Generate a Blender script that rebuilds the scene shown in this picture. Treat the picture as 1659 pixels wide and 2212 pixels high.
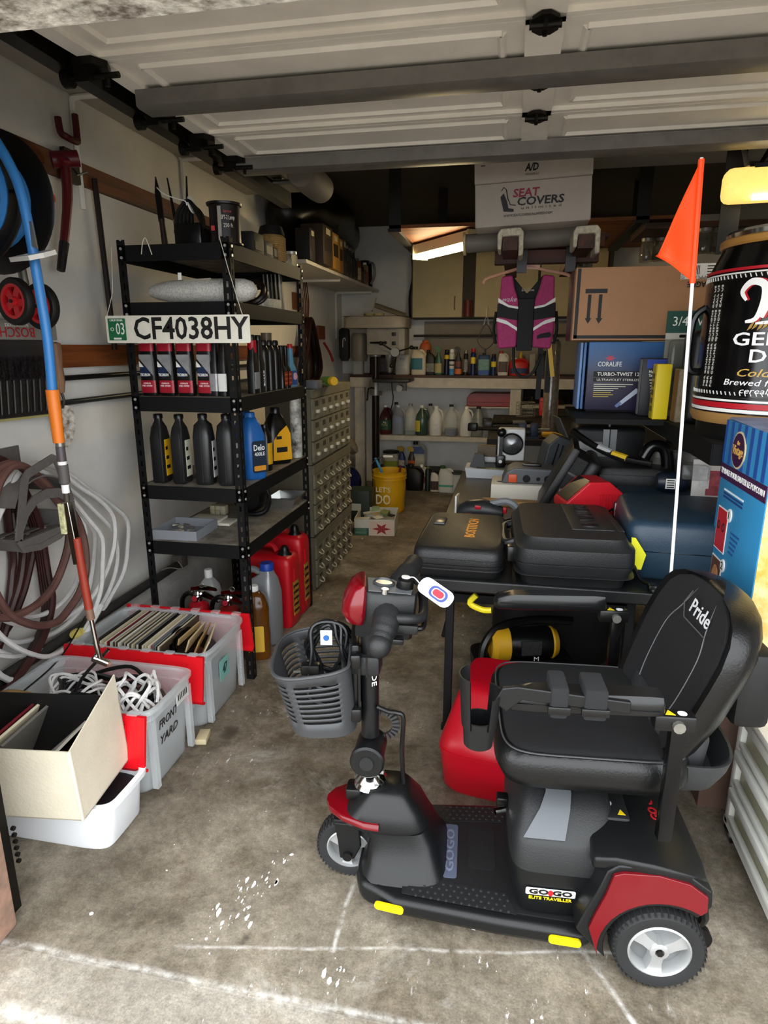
import bpy, bmesh, math, random
from mathutils import Vector, Matrix, Euler
for o in list(bpy.data.objects): bpy.data.objects.remove(o)
SC = bpy.context.scene; COL = SC.collection
R = math.radians; PI = math.pi
random.seed(7)

# ---------- camera, sky, exposure ----------
cam = bpy.data.cameras.new('camera'); camo = bpy.data.objects.new('camera', cam); COL.objects.link(camo)
camo.location = (0, 0, 1.43); camo.rotation_euler = (R(90 - 14.57), 0, R(11.2))
cam.sensor_fit = 'HORIZONTAL'; cam.sensor_width = 36; cam.lens = 1370 / 1659 * 36; cam.clip_start = 0.02
SC.camera = camo
W = bpy.data.worlds.new('overcast_sky'); SC.world = W; W.use_nodes = True
W.node_tree.nodes['Background'].inputs[0].default_value = (0.93, 0.97, 1.0, 1)
W.node_tree.nodes['Background'].inputs[1].default_value = 2.6
SC.view_settings.view_transform = 'Standard'; SC.view_settings.look = 'None'
SC.view_settings.gamma = 1; SC.view_settings.use_curve_mapping = False
SC.view_settings.exposure = 1.05

# ---------- materials ----------
def lin(h):
    if not isinstance(h, str): return tuple(h)
    c = [int(h[i:i+2], 16) / 255 for i in (0, 2, 4)]
    return tuple(x / 12.92 if x <= .04045 else ((x + .055) / 1.055) ** 2.4 for x in c)
MATS = {}
def mat(name, col, rough=.5, metal=0, spec=None, noise=None, bump=None, trans=0, emit=0, coat=0, alpha=1, col2=None, ior=1.45):
    """principled material; noise=(scale, amount) varies the colour, bump=(scale, strength)"""
    if name in MATS: return MATS[name]
    m = bpy.data.materials.new(name); m.use_nodes = True; MATS[name] = m
    nt = m.node_tree; N = nt.nodes; L = nt.links; b = N['Principled BSDF']
    c = lin(col); b.inputs['Base Color'].default_value = (*c, 1); b.inputs['Roughness'].default_value = rough
    b.inputs['Metallic'].default_value = metal; b.inputs['IOR'].default_value = ior
    if spec is not None: b.inputs['Specular IOR Level'].default_value = spec
    if trans: b.inputs['Transmission Weight'].default_value = trans
    if coat: b.inputs['Coat Weight'].default_value = coat
    if alpha < 1: b.inputs['Alpha'].default_value = alpha
    if emit: b.inputs['Emission Color'].default_value = (*c, 1); b.inputs['Emission Strength'].default_value = emit
    tc = N.new('ShaderNodeTexCoord')
    if noise or col2:
        sc, am = noise or (8, .3)
        n = N.new('ShaderNodeTexNoise'); n.inputs['Scale'].default_value = sc; n.inputs['Detail'].default_value = 6; n.inputs['Roughness'].default_value = .65
        L.new(tc.outputs['Object'], n.inputs['Vector'])
        r = N.new('ShaderNodeValToRGB'); r.color_ramp.elements[0].position = .35; r.color_ramp.elements[1].position = .65
        c2 = lin(col2) if col2 else tuple(max(0, x * (1 - am)) for x in c)
        r.color_ramp.elements[0].color = (*c2, 1); r.color_ramp.elements[1].color = (*c, 1)
        L.new(n.outputs['Fac'], r.inputs['Fac']); L.new(r.outputs['Color'], b.inputs['Base Color'])
    if bump:
        n2 = N.new('ShaderNodeTexNoise'); n2.inputs['Scale'].default_value = bump[0]; n2.inputs['Detail'].default_value = 4
        L.new(tc.outputs['Object'], n2.inputs['Vector'])
        bp = N.new('ShaderNodeBump'); bp.inputs['Strength'].default_value = bump[1]; bp.inputs['Distance'].default_value = .004
        L.new(n2.outputs['Fac'], bp.inputs['Height']); L.new(bp.outputs['Normal'], b.inputs['Normal'])
    return m
def pm(col, rough=.45, **k):      # quick plastic / paint by colour
    return mat('paint_%s_%d' % (col, rough * 100) + ''.join('_%s' % x for x in sorted(k)), col, rough, **k)
def wood(name, c1, c2, axis='Y', scale=18, rough=.6):
    if name in MATS: return MATS[name]
    m = mat(name, c1, rough); nt = m.node_tree; N = nt.nodes; L = nt.links; b = N['Principled BSDF']
    tc = N.new('ShaderNodeTexCoord'); mp = N.new('ShaderNodeMapping')
    s = [scale] * 3; s['XYZ'.index(axis)] = scale * .07; mp.inputs['Scale'].default_value = s
    n = N.new('ShaderNodeTexNoise'); n.inputs['Scale'].default_value = 1.6; n.inputs['Detail'].default_value = 7; n.inputs['Distortion'].default_value = .6
    r = N.new('ShaderNodeValToRGB'); r.color_ramp.elements[0].position = .36; r.color_ramp.elements[1].position = .62
    r.color_ramp.elements[0].color = (*lin(c2), 1); r.color_ramp.elements[1].color = (*lin(c1), 1)
    L.new(tc.outputs['Object'], mp.inputs[0]); L.new(mp.outputs[0], n.inputs[0]); L.new(n.outputs['Fac'], r.inputs[0]); L.new(r.outputs[0], b.inputs['Base Color'])
    return m

# ---------- mesh builder ----------
class B:
    def __init__(s): s.v = []; s.f = []
    def add(s, vs, fs):
        k = len(s.v); s.v += [tuple(p) for p in vs]; s.f += [tuple(i + k for i in f) for f in fs]; return s
    def box(s, x0, x1, y0, y1, z0, z1, M=None):
        vs = [Vector((x, y, z)) for z in (z0, z1) for y in (y0, y1) for x in (x0, x1)]
        if M: vs = [M @ p for p in vs]
        return s.add(vs, [(0, 2, 3, 1), (4, 5, 7, 6), (0, 1, 5, 4), (2, 6, 7, 3), (0, 4, 6, 2), (1, 3, 7, 5)])
    def rbox(s, x0, x1, y0, y1, z0, z1, r=.01, seg=2, M=None):
        bm = bmesh.new(); bmesh.ops.create_cube(bm, size=1)
        for v in bm.verts: v.co = (x0 + (v.co.x + .5) * (x1 - x0), y0 + (v.co.y + .5) * (y1 - y0), z0 + (v.co.z + .5) * (z1 - z0))
        r = min(r, .49 * min(x1 - x0, y1 - y0, z1 - z0))
        bmesh.ops.bevel(bm, geom=bm.edges[:], offset=r, segments=seg, profile=.5, affect='EDGES')
        return s.bm(bm, M)
    def bm(s, bm, M=None):
        bm.verts.index_update()
        s.add([(M @ v.co if M else v.co) for v in bm.verts], [[v.index for v in f.verts] for f in bm.faces]); bm.free(); return s
    def ico(s, c, r, sub=2, sc=(1, 1, 1)):
        bm = bmesh.new(); bmesh.ops.create_icosphere(bm, subdivisions=sub, radius=r)
        return s.bm(bm, Matrix.Translation(c) @ Matrix.Diagonal((*sc, 1)))
    def cyl(s, p0, p1, r0, r1=None, n=16):
        p0 = Vector(p0); p1 = Vector(p1); r1 = r0 if r1 is None else r1
        q = (p1 - p0).to_track_quat('Z', 'Y'); vs = []
        for p, r in ((p0, r0), (p1, r1)):
            vs += [p + q @ Vector((r * math.cos(2 * PI * i / n), r * math.sin(2 * PI * i / n), 0)) for i in range(n)]
        return s.add(vs, [(i, (i + 1) % n, n + (i + 1) % n, n + i) for i in range(n)] + [tuple(range(n))[::-1], tuple(range(n, 2 * n))])
    def lathe(s, prof, n=24, M=None, a0=0, a1=2 * PI):
        """prof [(r,z)...] about Z"""
        full = abs(a1 - a0 - 2 * PI) < 1e-6; m = n if full else n + 1; vs = []; fs = []
        for r, z in prof:
            for i in range(m):
                a = a0 + (a1 - a0) * i / n; p = Vector((r * math.cos(a), r * math.sin(a), z)); vs.append(M @ p if M else p)
        for j in range(len(prof) - 1):
            for i in range(n):
                k = (i + 1) % m if full else i + 1
                fs.append((j * m + i, j * m + k, (j + 1) * m + k, (j + 1) * m + i))
        if full:
            if prof[0][0] > 1e-6: fs.append(tuple(range(m))[::-1])
            if prof[-1][0] > 1e-6: fs.append(tuple(range((len(prof) - 1) * m, len(prof) * m)))
        return s.add(vs, fs)
    def tube(s, pts, r, n=8, closed=False, smooth=0):
        P = [Vector(p) for p in pts]
        if smooth: P = spline(P, smooth, closed)
        m = len(P); vs = []; fs = []; up = None
        for i, p in enumerate(P):
            t = (P[(i + 1) % m] - P[i - 1]) if closed else (P[min(i + 1, m - 1)] - P[max(i - 1, 0)])
            t = t.normalized() if t.length > 1e-9 else Vector((0, 0, 1))
            if up is None: up = t.orthogonal().normalized()
            up = (up - t * up.dot(t)); up = up.normalized() if up.length > 1e-6 else t.orthogonal().normalized()
            w = t.cross(up); rr = r[i * len(r) // m] if isinstance(r, (list, tuple)) else r
            vs += [p + up * (rr * math.cos(2 * PI * k / n)) + w * (rr * math.sin(2 * PI * k / n)) for k in range(n)]
        for i in range(m if closed else m - 1):
            j = (i + 1) % m
            fs += [(i * n + k, i * n + (k + 1) % n, j * n + (k + 1) % n, j * n + k) for k in range(n)]
        if not closed: fs += [tuple(range(n))[::-1], tuple(range((m - 1) * n, m * n))]
        return s.add(vs, fs)
    def prism(s, poly, h0, h1, ax='z', M=None):
        """polygon extruded along ax; poly in the other two axes (x,y)|(x,z) for ax=y|(y,z) for ax=x"""
        n = len(poly); vs = []
        for h in (h0, h1):
            for a, b in poly:
                p = Vector({'z': (a, b, h), 'y': (a, h, b), 'x': (h, a, b)}[ax]); vs.append(M @ p if M else p)
        return s.add(vs, [(i, (i + 1) % n, n + (i + 1) % n, n + i) for i in range(n)] + [tuple(range(n))[::-1], tuple(range(n, 2 * n))])
    def loft(s, rings, caps=True, closed=False):
        n = len(rings[0]); vs = [p for r in rings for p in r]; m = len(rings)
        fs = [(j * n + i, j * n + (i + 1) % n, ((j + 1) % m) * n + (i + 1) % n, ((j + 1) % m) * n + i) for j in range(m if closed else m - 1) for i in range(n)]
        if caps and not closed: fs += [tuple(range(n))[::-1], tuple(range((m - 1) * n, m * n))]
        return s.add(vs, fs)
    def tf(s, M):
        s.v = [tuple(M @ Vector(p)) for p in s.v]; return s
def spline(P, k, closed=False):
    P = [Vector(p) for p in P]; m = len(P); out = []
    for i in range(m if closed else m - 1):
        a, b, c, d = (P[(i - 1) % m], P[i], P[(i + 1) % m], P[(i + 2) % m]) if closed else (P[max(i - 1, 0)], P[i], P[i + 1], P[min(i + 2, m - 1)])
        for j in range(k):
            t = j / k
            out.append(.5 * ((2 * b) + (c - a) * t + (2 * a - 5 * b + 4 * c - d) * t * t + (3 * b - a - 3 * c + d) * t ** 3))
    if not closed: out.append(P[-1])
    return out
def sring(z, hx, hy, ox=0, oy=0, e=4., n=24):
    """superellipse ring"""
    o = []
    for i in range(n):
        a = 2 * PI * i / n; c = math.cos(a); d = math.sin(a)
        o.append((ox + hx * math.copysign(abs(c) ** (2 / e), c), oy + hy * math.copysign(abs(d) ** (2 / e), d), z))
    return o
def rrect(w, h, r, n=4, cx=0, cy=0):
    o = []
    for k, (sx, sy) in enumerate(((1, 1), (-1, 1), (-1, -1), (1, -1))):
        for i in range(n + 1):
            a = PI / 2 * (k + i / n); o.append((cx + sx * (w / 2 - r) + r * math.cos(a), cy + sy * (h / 2 - r) + r * math.sin(a)))
    return o

# ---------- objects ----------
def props(o, label=None, cat=None, group=None, kind=None):
    if label: o['label'] = label
    if cat: o['category'] = cat
    if group: o['group'] = group
    if kind: o['kind'] = kind
    return o
def T(name, label, cat, loc=(0, 0, 0), rot=(0, 0, 0), group=None):
    o = bpy.data.objects.new(name, None); COL.objects.link(o); o.empty_display_size = .05
    o.location = loc; o.rotation_euler = [R(a) for a in rot]; return props(o, label, cat, group)
def P(name, b, m, parent=None, loc=(0, 0, 0), rot=(0, 0, 0), bev=0, ang=38, label=None, cat=None, group=None, kind=None, sub=0):
    if isinstance(b, bpy.types.Mesh): me = b
    else:
        me = bpy.data.meshes.new(name); me.from_pydata([tuple(p) for p in b.v], [], b.f)
        bm = bmesh.new(); bm.from_mesh(me); bmesh.ops.recalc_face_normals(bm, faces=bm.faces[:]); bm.to_mesh(me); bm.free()
        me.materials.append(m); me.shade_smooth()
        if not bev: me.set_sharp_from_angle(angle=R(ang))
    o = bpy.data.objects.new(name, me); COL.objects.link(o); o.location = loc; o.rotation_euler = [R(a) for a in rot]
    if parent: o.parent = parent
    if bev:
        d = o.modifiers.new('bevel', 'BEVEL'); d.width = bev; d.segments = 2; d.limit_method = 'ANGLE'; d.angle_limit = R(35); d.harden_normals = True
    if sub:
        d = o.modifiers.new('subdiv', 'SUBSURF'); d.levels = sub; d.render_levels = sub
    return props(o, label, cat, group, kind)
def dup(o, loc=None, rot=None, label=None, parent=None):
    c = o.copy(); COL.objects.link(c); c.parent = parent
    if loc is not None: c.location = loc
    if rot is not None: c.rotation_euler = [R(a) for a in rot]
    if label: c['label'] = label
    for ch in list(o.children): dup(ch, parent=c)
    return c
def txt(s, h, m, parent, loc, rot=(90, 0, 0), w=None, depth=.0006, al='CENTER', shear=0, name='lettering', bold=0, bend=None, sx=1):
    """flat lettering of cap height h, optionally squeezed to width w; bend = radius of the cylinder it wraps (about local Z)"""
    cu = bpy.data.curves.new('t', 'FONT'); cu.body = s; cu.size = h / .7; cu.resolution_u = 2; cu.extrude = depth; cu.align_x = al; cu.align_y = 'CENTER'; cu.shear = shear; cu.offset = bold * h
    ob = bpy.data.objects.new('t', cu); COL.objects.link(ob)
    me = bpy.data.meshes.new_from_object(ob); bpy.data.objects.remove(ob); bpy.data.curves.remove(cu)
    if len(me.vertices):
        xs = [v.co.x for v in me.vertices]; k = sx
        if w: k = w / max(1e-6, max(xs) - min(xs))
        for v in me.vertices:
            v.co.x *= k
            if bend:
                a = v.co.x / bend; r = bend + v.co.z + depth
                v.co = (r * math.sin(a), v.co.y, r * math.cos(a) - bend)
    me.materials.clear(); me.materials.append(m)
    o = bpy.data.objects.new(name, me); COL.objects.link(o); o.parent = parent; o.location = loc; o.rotation_euler = [R(a) for a in rot]
    return o
# ---------- the room ----------
WL, WR, YF, YB, ZC = -1.78, 1.85, 1.05, 6.72, 2.6
def concrete(name='concrete_floor', lo='483d2d', hi='a89d8b', br='54432a', am=.7):
    m = mat(name, '8d877c', .62); nt = m.node_tree; N = nt.nodes; L = nt.links; b = N['Principled BSDF']
    tc = N.new('ShaderNodeTexCoord')
    def noise(sc, det=8, ro=.6, dist=0, vec=None):
        n = N.new('ShaderNodeTexNoise'); n.inputs['Scale'].default_value = sc; n.inputs['Detail'].default_value = det; n.inputs['Roughness'].default_value = ro; n.inputs['Distortion'].default_value = dist
        L.new(vec or tc.outputs['Object'], n.inputs['Vector']); return n.outputs['Fac']
    def ramp(fac, p0, p1, c0=(0, 0, 0), c1=(1, 1, 1)):
        r = N.new('ShaderNodeValToRGB'); e = r.color_ramp.elements; e[0].position = p0; e[1].position = p1; e[0].color = (*c0, 1); e[1].color = (*c1, 1)
        L.new(fac, r.inputs[0]); return r.outputs[0]
    def mix(f, a, c):
        x = N.new('ShaderNodeMix'); x.data_type = 'RGBA'
        if isinstance(f, float): x.inputs[0].default_value = f
        else: L.new(f, x.inputs[0])
        for s, v in ((6, a), (7, c)):
            if isinstance(v, tuple): x.inputs[s].default_value = (*v, 1)
            else: L.new(v, x.inputs[s])
        return x.outputs[2]
    def math_(op, a, c=None):
        x = N.new('ShaderNodeMath'); x.operation = op
        for i, v in enumerate((a, c)):
            if v is None: continue
            if isinstance(v, (int, float)): x.inputs[i].default_value = v
            else: L.new(v, x.inputs[i])
        return x.outputs[0]
    base = ramp(noise(2.3, 12, .72, .25), .34, .66, lin(lo), lin(hi))
    brown = ramp(noise(3.7, 10, .7, .3), .5, .68)
    c = mix(math_('MULTIPLY', brown, am), base, lin(br))
    grain = ramp(noise(42, 8, .8), .32, .68, (.5, .5, .5), (1.18, 1.18, 1.18))
    g = N.new('ShaderNodeMix'); g.data_type = 'RGBA'; g.blend_type = 'MULTIPLY'; g.inputs[0].default_value = .9
    L.new(c, g.inputs[6]); L.new(grain, g.inputs[7]); c = g.outputs[2]
    g2 = N.new('ShaderNodeMix'); g2.data_type = 'RGBA'; g2.blend_type = 'MULTIPLY'; g2.inputs[0].default_value = .8
    L.new(c, g2.inputs[6]); L.new(ramp(noise(190, 6, .8), .34, .66, (.55, .55, .55), (1.2, 1.2, 1.2)), g2.inputs[7]); c = g2.outputs[2]
    # pale efflorescence clouds, oil spots, paint flecks
    c = mix(math_('MULTIPLY', ramp(noise(3.4, 10, .75, .4), .56, .72), .6), c, lin('c2beb6'))
    c = mix(math_('MULTIPLY', ramp(noise(4.3, 3, .5), .66, .74), .75), c, lin('3c352b'))
    c = mix(math_('MULTIPLY', ramp(noise(7.3, 4, .5), .7, .76), .8), c, lin('423a30'))
    st = N.new('ShaderNodeMapping'); st.inputs['Scale'].default_value = (26, 8, 1); L.new(tc.outputs['Object'], st.inputs[0])
    region = ramp(noise(1.15, 2), .46, .56)
    c = mix(math_('MULTIPLY', region, ramp(noise(1.6, 6, .75, 0, st.outputs[0]), .62, .67)), c, lin('e6e4e0'))
    sep = N.new('ShaderNodeSeparateXYZ'); L.new(tc.outputs['Object'], sep.inputs[0]); X, Y = sep.outputs[0], sep.outputs[1]
    wob = math_('MULTIPLY', math_('SUBTRACT', noise(6, 3), .5), .03)
    def line(expr, w, col, am, x0=-9, x1=9, along=None):
        nonlocal c
        d = math_('ABSOLUTE', math_('ADD', expr, wob)); f = math_('MAXIMUM', math_('SUBTRACT', 1.0, math_('DIVIDE', d, w)), 0.0)
        a = along or X; f = math_('MULTIPLY', f, math_('MULTIPLY', math_('GREATER_THAN', a, x0), math_('LESS_THAN', a, x1)))
        f = math_('MULTIPLY', math_('MULTIPLY', f, am), ramp(noise(24, 5, .7), .36, .62)); c = mix(f, c, lin(col))
    line(math_('SUBTRACT', Y, 1.05), .014, 'd9d6d0', .75)                         # door line
    line(math_('SUBTRACT', Y, .9), .028, 'cfcac0', .9, -9, -.5)                   # worn white paint at the threshold
    line(math_('SUBTRACT', math_('SUBTRACT', Y, math_('MULTIPLY', X, .18)), 1.255), .007, 'c9c5be', .8, -.75, .45)
    line(math_('SUBTRACT', X, -.363), .009, 'd4d1cb', .75, 1.18, 1.46, Y)
    line(math_('ADD', math_('SUBTRACT', Y, 1.1), math_('MULTIPLY', math_('SUBTRACT', X, .36), 1.6)), .018, 'dcd9d4', .8, .2, .75)
    out = ramp(Y, .0, .0) if False else None
    L.new(c, b.inputs['Base Color'])
    bp = N.new('ShaderNodeBump'); bp.inputs['Strength'].default_value = .35; bp.inputs['Distance'].default_value = .004
    L.new(noise(70, 6, .7), bp.inputs['Height']); L.new(bp.outputs[0], b.inputs['Normal'])
    rr = ramp(noise(2.2, 5), .3, .7, (.5, .5, .5), (.8, .8, .8)); L.new(rr, b.inputs['Roughness'])
    return m
STR = lambda name, b, m, **k: P(name, b, m, kind='structure', **k)
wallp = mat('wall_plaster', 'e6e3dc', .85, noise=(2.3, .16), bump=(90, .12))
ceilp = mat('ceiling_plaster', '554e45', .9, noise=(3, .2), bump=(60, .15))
STR('floor', B().box(-4, 4, 1.04, YB + .1, -.12, 0), concrete())
STR('driveway', B().box(-9, 9, -9, 1.04, -.12, 0), concrete('driveway_concrete', '7f7668', 'b9b1a4', '86745a', .5))
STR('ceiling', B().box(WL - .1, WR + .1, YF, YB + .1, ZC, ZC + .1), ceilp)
STR('wall_left', B().box(WL - .12, WL, YF, YB, 0, ZC), wallp)
STR('wall_right', B().box(WR, WR + .12, YF, YB, 0, ZC), wallp)
STR('wall_back', B().box(WL - .12, WR + .12, YB, YB + .12, 0, ZC), wallp)
stucco = mat('stucco_front', 'b9a795', .9, noise=(9, .3), bump=(60, .6))
STR('wall_front', B().box(-4, -1.19, .95, YF + .06, 0, 3).box(1.26, 4, .95, YF + .06, 0, 3).box(-1.19, 1.26, .95, YF + .06, 1.97, 3), stucco)
STR('trim_1', B().box(-1.21, 1.28, .93, 1.03, 1.915, 2.0), mat('flaked_white_paint', 'efece4', .8, noise=(30, .5), bump=(70, .8), col2='6a6257'))
STR('trim_2', B().rbox(-1.24, -1.17, .96, 1.10, 0, 1.95, .012), mat('bare_pink_wood', 'b58c78', .75, noise=(12, .3), bump=(40, .4), col2='7d6a5c'))
STR('trim_3', B().rbox(1.24, 1.31, .96, 1.10, 0, 1.95, .012), MATS['bare_pink_wood'])
# concrete stem wall along the foot of the left wall, with its pale capping
STR('baseboard_left', B().prism([(WL - .02, 0), (WL + .14, 0), (WL + .11, .25), (WL + .02, .29), (WL - .02, .29)], YF + .02, YB, 'y'),
    mat('rough_stem_wall', 'bdbab4', .9, noise=(7, .3), bump=(50, .6)))
# back wall: boarded lower half
STR('trim_4', B().box(WL, WR, YB - .015, YB, 1.06, 1.16), mat('old_white_board', 'b9b2a3', .7, noise=(8, .25)))

# ---------- overhead sectional garage door ----------
dm = mat('door_steel_white', 'ebe5da', .5, noise=(5, .12), bump=(220, .12)); sm = mat('door_strut_grey', '7b7773', .45, metal=.35, noise=(12, .25))
bk = mat('greasy_black_iron', '17140f', .45, metal=.5, noise=(25, .4)); galv = mat('galvanised', '9a9891', .4, metal=.8, noise=(15, .3))
d = T('garage_door', 'white sectional overhead garage door rolled open under the ceiling', 'garage door', (0, 0, 2.15))
YJ = [1.12, 1.40, 1.71, 2.05, 2.33, 2.66]
X0, X1, XM = -1.13, 1.19, .035
def rise(y): return max(0, (1.45 - y)) * -.28
for i in range(5):
    y0, y1 = YJ[i] + .002, YJ[i + 1] - .002; b = B(); za, zb = rise(y0), rise(y1)
    Mx = Matrix.Translation((0, y0, za)) @ Matrix.Rotation(math.atan2(zb - za, y1 - y0), 4, 'X'); L_ = math.hypot(y1 - y0, zb - za)
    b.box(X0, X1, 0, L_, .012, .04, Mx)
    b.box(X0, X0 + .05, 0, L_, 0, .012, Mx).box(X1 - .05, X1, 0, L_, 0, .012, Mx).box(XM - .045, XM + .045, 0, L_, 0, .012, Mx)
    b.box(X0, X1, 0, .02, 0, .012, Mx).box(X0, X1, L_ - .02, L_, 0, .012, Mx)
    for xa, xb in ((X0 + .11, XM - .1), (XM + .1, X1 - .11)):      # raised panel moulding seen from behind
        for t in (0, 1):
            yy = .075 if t == 0 else L_ - .075
            b.prism([(yy - .013, .013), (yy + .013, .013), (yy + .004, .003), (yy - .004, .003)], xa, xb, 'x', Mx)
        for xx in (xa, xb): b.prism([(xx - .013, .013), (xx + .013, .013), (xx + .004, .003), (xx - .004, .003)], .075, L_ - .075, 'y', Mx)
    P('door_section', b, dm, d)
for y in (1.90, 2.60):
    P('strut', B().prism([(y, 0), (y, -.042), (y + .012, -.046), (y + .085, -.046), (y + .097, -.042), (y + .097, 0), (y + .092, 0), (y + .092, -.039), (y + .005, -.039), (y + .005, 0)], X0 + .02, X1 - .02, 'x'), sm, d)
def hinge(x, y, sc=1):
    b = B()
    b.prism([(x - .03, y - .005), (x + .03, y - .005), (x + .03, y + .03), (x + .012, y + .052), (x - .012, y + .052), (x - .03, y + .03)], -.012, -.004, 'z')
    b.prism([(x - .03, y - .012), (x + .03, y - .012), (x + .03, y - .026), (x + .01, y - .05), (x - .01, y - .05), (x - .03, y - .026)], -.012, -.004, 'z')
    b.cyl((x - .036, y - .008, -.014), (x + .036, y - .008, -.014), .0095, n=10)
    b.cyl((x, y + .03, -.012), (x, y + .03, -.022), .006, n=6).cyl((x, y - .034, -.012), (x, y - .034, -.03), .005, n=6)
    return b
for y in (1.40, 1.71, 2.05, 2.33): P('hinge', hinge(XM, y), bk, d)
for y in (1.40, 1.71, 2.05, 2.33, 2.6):
    b = B().prism([(-1.15, y - .04), (-1.09, y - .04), (-1.07, y), (-1.09, y + .045), (-1.15, y + .045)], -.02, -.002, 'z')
    b.box(-1.15, -1.11, y - .03, y + .03, -.055, -.02).cyl((-1.19, y, -.035), (-1.04, y, -.035), .008, n=8).cyl((-1.2, y, -.035), (-1.178, y, -.035), .022, n=14)
    b.cyl((-1.075, y, -.03), (-1.075, y, -.06), .007, n=6)
    P('roller_bracket', b, bk, d)
# track
t = T('door_track', 'greasy black steel garage door track along the left side', 'track', (-1.2, 0, 2.155))
pr = [(-.028, -.02), (-.028, .06), (-.024, .06), (-.024, -.016), (.02, -.016), (.02, .052), (.024, .052), (.024, -.02)]
P('rail', B().prism(pr, 1.35, 3.45, 'y').prism([(-.03, .06), (-.03, .10), (.028, .10), (.028, .095), (-.025, .095), (-.025, .06)], 1.3, 3.4, 'y'), bk, t)
P('vertical_rail', B().box(-.02, .03, 1.12, 1.15, -2.155, -.25).box(-.02, -.012, 1.12, 1.19, -2.155, -.25).tf(Matrix.Translation((-.035, 0, 0))), bk, t)
b = B()
for i in range(6): b.cyl((-.004, 1.16, -2.02 + i * .02), (.004, 1.16, -2.02 + i * .02), .006, n=6)
P('bolt_row', b, bk, t, kind='stuff')
P('curve', B().tube([(0, 1.135, -.26), (0, 1.16, -.13), (0, 1.24, -.03), (0, 1.36, .01)], .022, 6, smooth=5), bk, t)
for y in (2.2, 3.35):
    P('hanger_bracket', B().box(-.02, .0, y, y + .03, .1, .5).box(-.04, .02, y - .02, y + .05, .09, .1), galv, t)
# torsion spring tube beyond the door end
s = T('counterbalance_tube', 'pale round tube end beyond the last door strut', 'tube', (-.99, 3.2, 2.2))
P('drum', B().lathe([(.0, -.16), (.068, -.16), (.07, -.12), (.07, .14), (.062, .16), (0, .16)], 20, Matrix.Rotation(R(90), 4, 'X')), mat('dusty_tube', '6f675d', .7), s)
P('brace_rod', B().cyl((-.05, -.15, .05), (.02, -.3, .2), .006, n=6), galv, s); P('shaft', B().cyl((-.05, 0, 0), (-.22, 0, .0), .012, n=8), galv, s)
# ribbed boards stacked over the rafters
s = T('ribbed_panel_stack', 'stack of grey ribbed panels stored above the door end', 'panels', (.75, 3.2, 2.33))
for i in range(4):
    P('panel', B().prism([(-.7, .018 * i), (.8, .018 * i), (.8, .018 * i + .012), (-.7, .018 * i + .012)], -.3, .6, 'y'), pm('8f8b85', .6, noise=(9, .2)), s)

# ---------- high shelf on the left wall, with its white brackets ----------
wp = mat('shelf_white_paint', 'd6d0c4', .6, noise=(6, .12))
s = T('high_wall_shelf', 'long white shelf board high on the left wall beside the track', 'shelf', (WL, 0, 2.4))
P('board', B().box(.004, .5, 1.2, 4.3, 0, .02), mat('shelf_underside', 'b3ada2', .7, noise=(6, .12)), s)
for y in (2.55, 3.43):
    b = B().tube([(.012, y, -.42), (.012, y, -.05), (.022, y, -.02), (.05, y, -.012), (.46, y, -.012)], .0115, 8, smooth=4)
    P('bracket', b, pm('efece4', .5), s)

# white paint splashes and droppings dried on the slab
sb_ = B(); random.seed(21)
for cx_, cy_, n_, sp_, ln in ((-.63, 1.32, 22, .035, 1), (-.62, 1.25, 14, .03, 1), (-.675, 1.20, 10, .02, 1), (-.60, 1.44, 6, .02, 1), (-.335, 1.13, 12, .018, 1), (-.66, 1.14, 5, .03, 0), (-.1, 1.1, 4, .15, 0), (-.75, 1.7, 5, .15, 0), (.1, 1.1, 4, .15, 0), (-.9, 1.25, 5, .15, 0)):
    for _ in range(n_):
        x_, y_ = random.gauss(cx_, sp_), random.gauss(cy_, sp_ * 1.3); r_ = .001 + .0055 * random.random() ** 3; a0 = random.uniform(0, 6)
        pts_ = [(x_ + r_ * random.uniform(.5, 1.2) * math.cos(a0 + k * PI / 3), y_ + r_ * (2.2 if ln else 1) * random.uniform(.5, 1.3) * math.sin(a0 + k * PI / 3)) for k in range(6)]
        sb_.prism(pts_, .0002, .001, 'z')
P('paint_splashes', sb_, pm('e9e7e2', .7), label='scattered white paint splashes dried on the concrete floor', cat='paint', kind='stuff')
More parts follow.
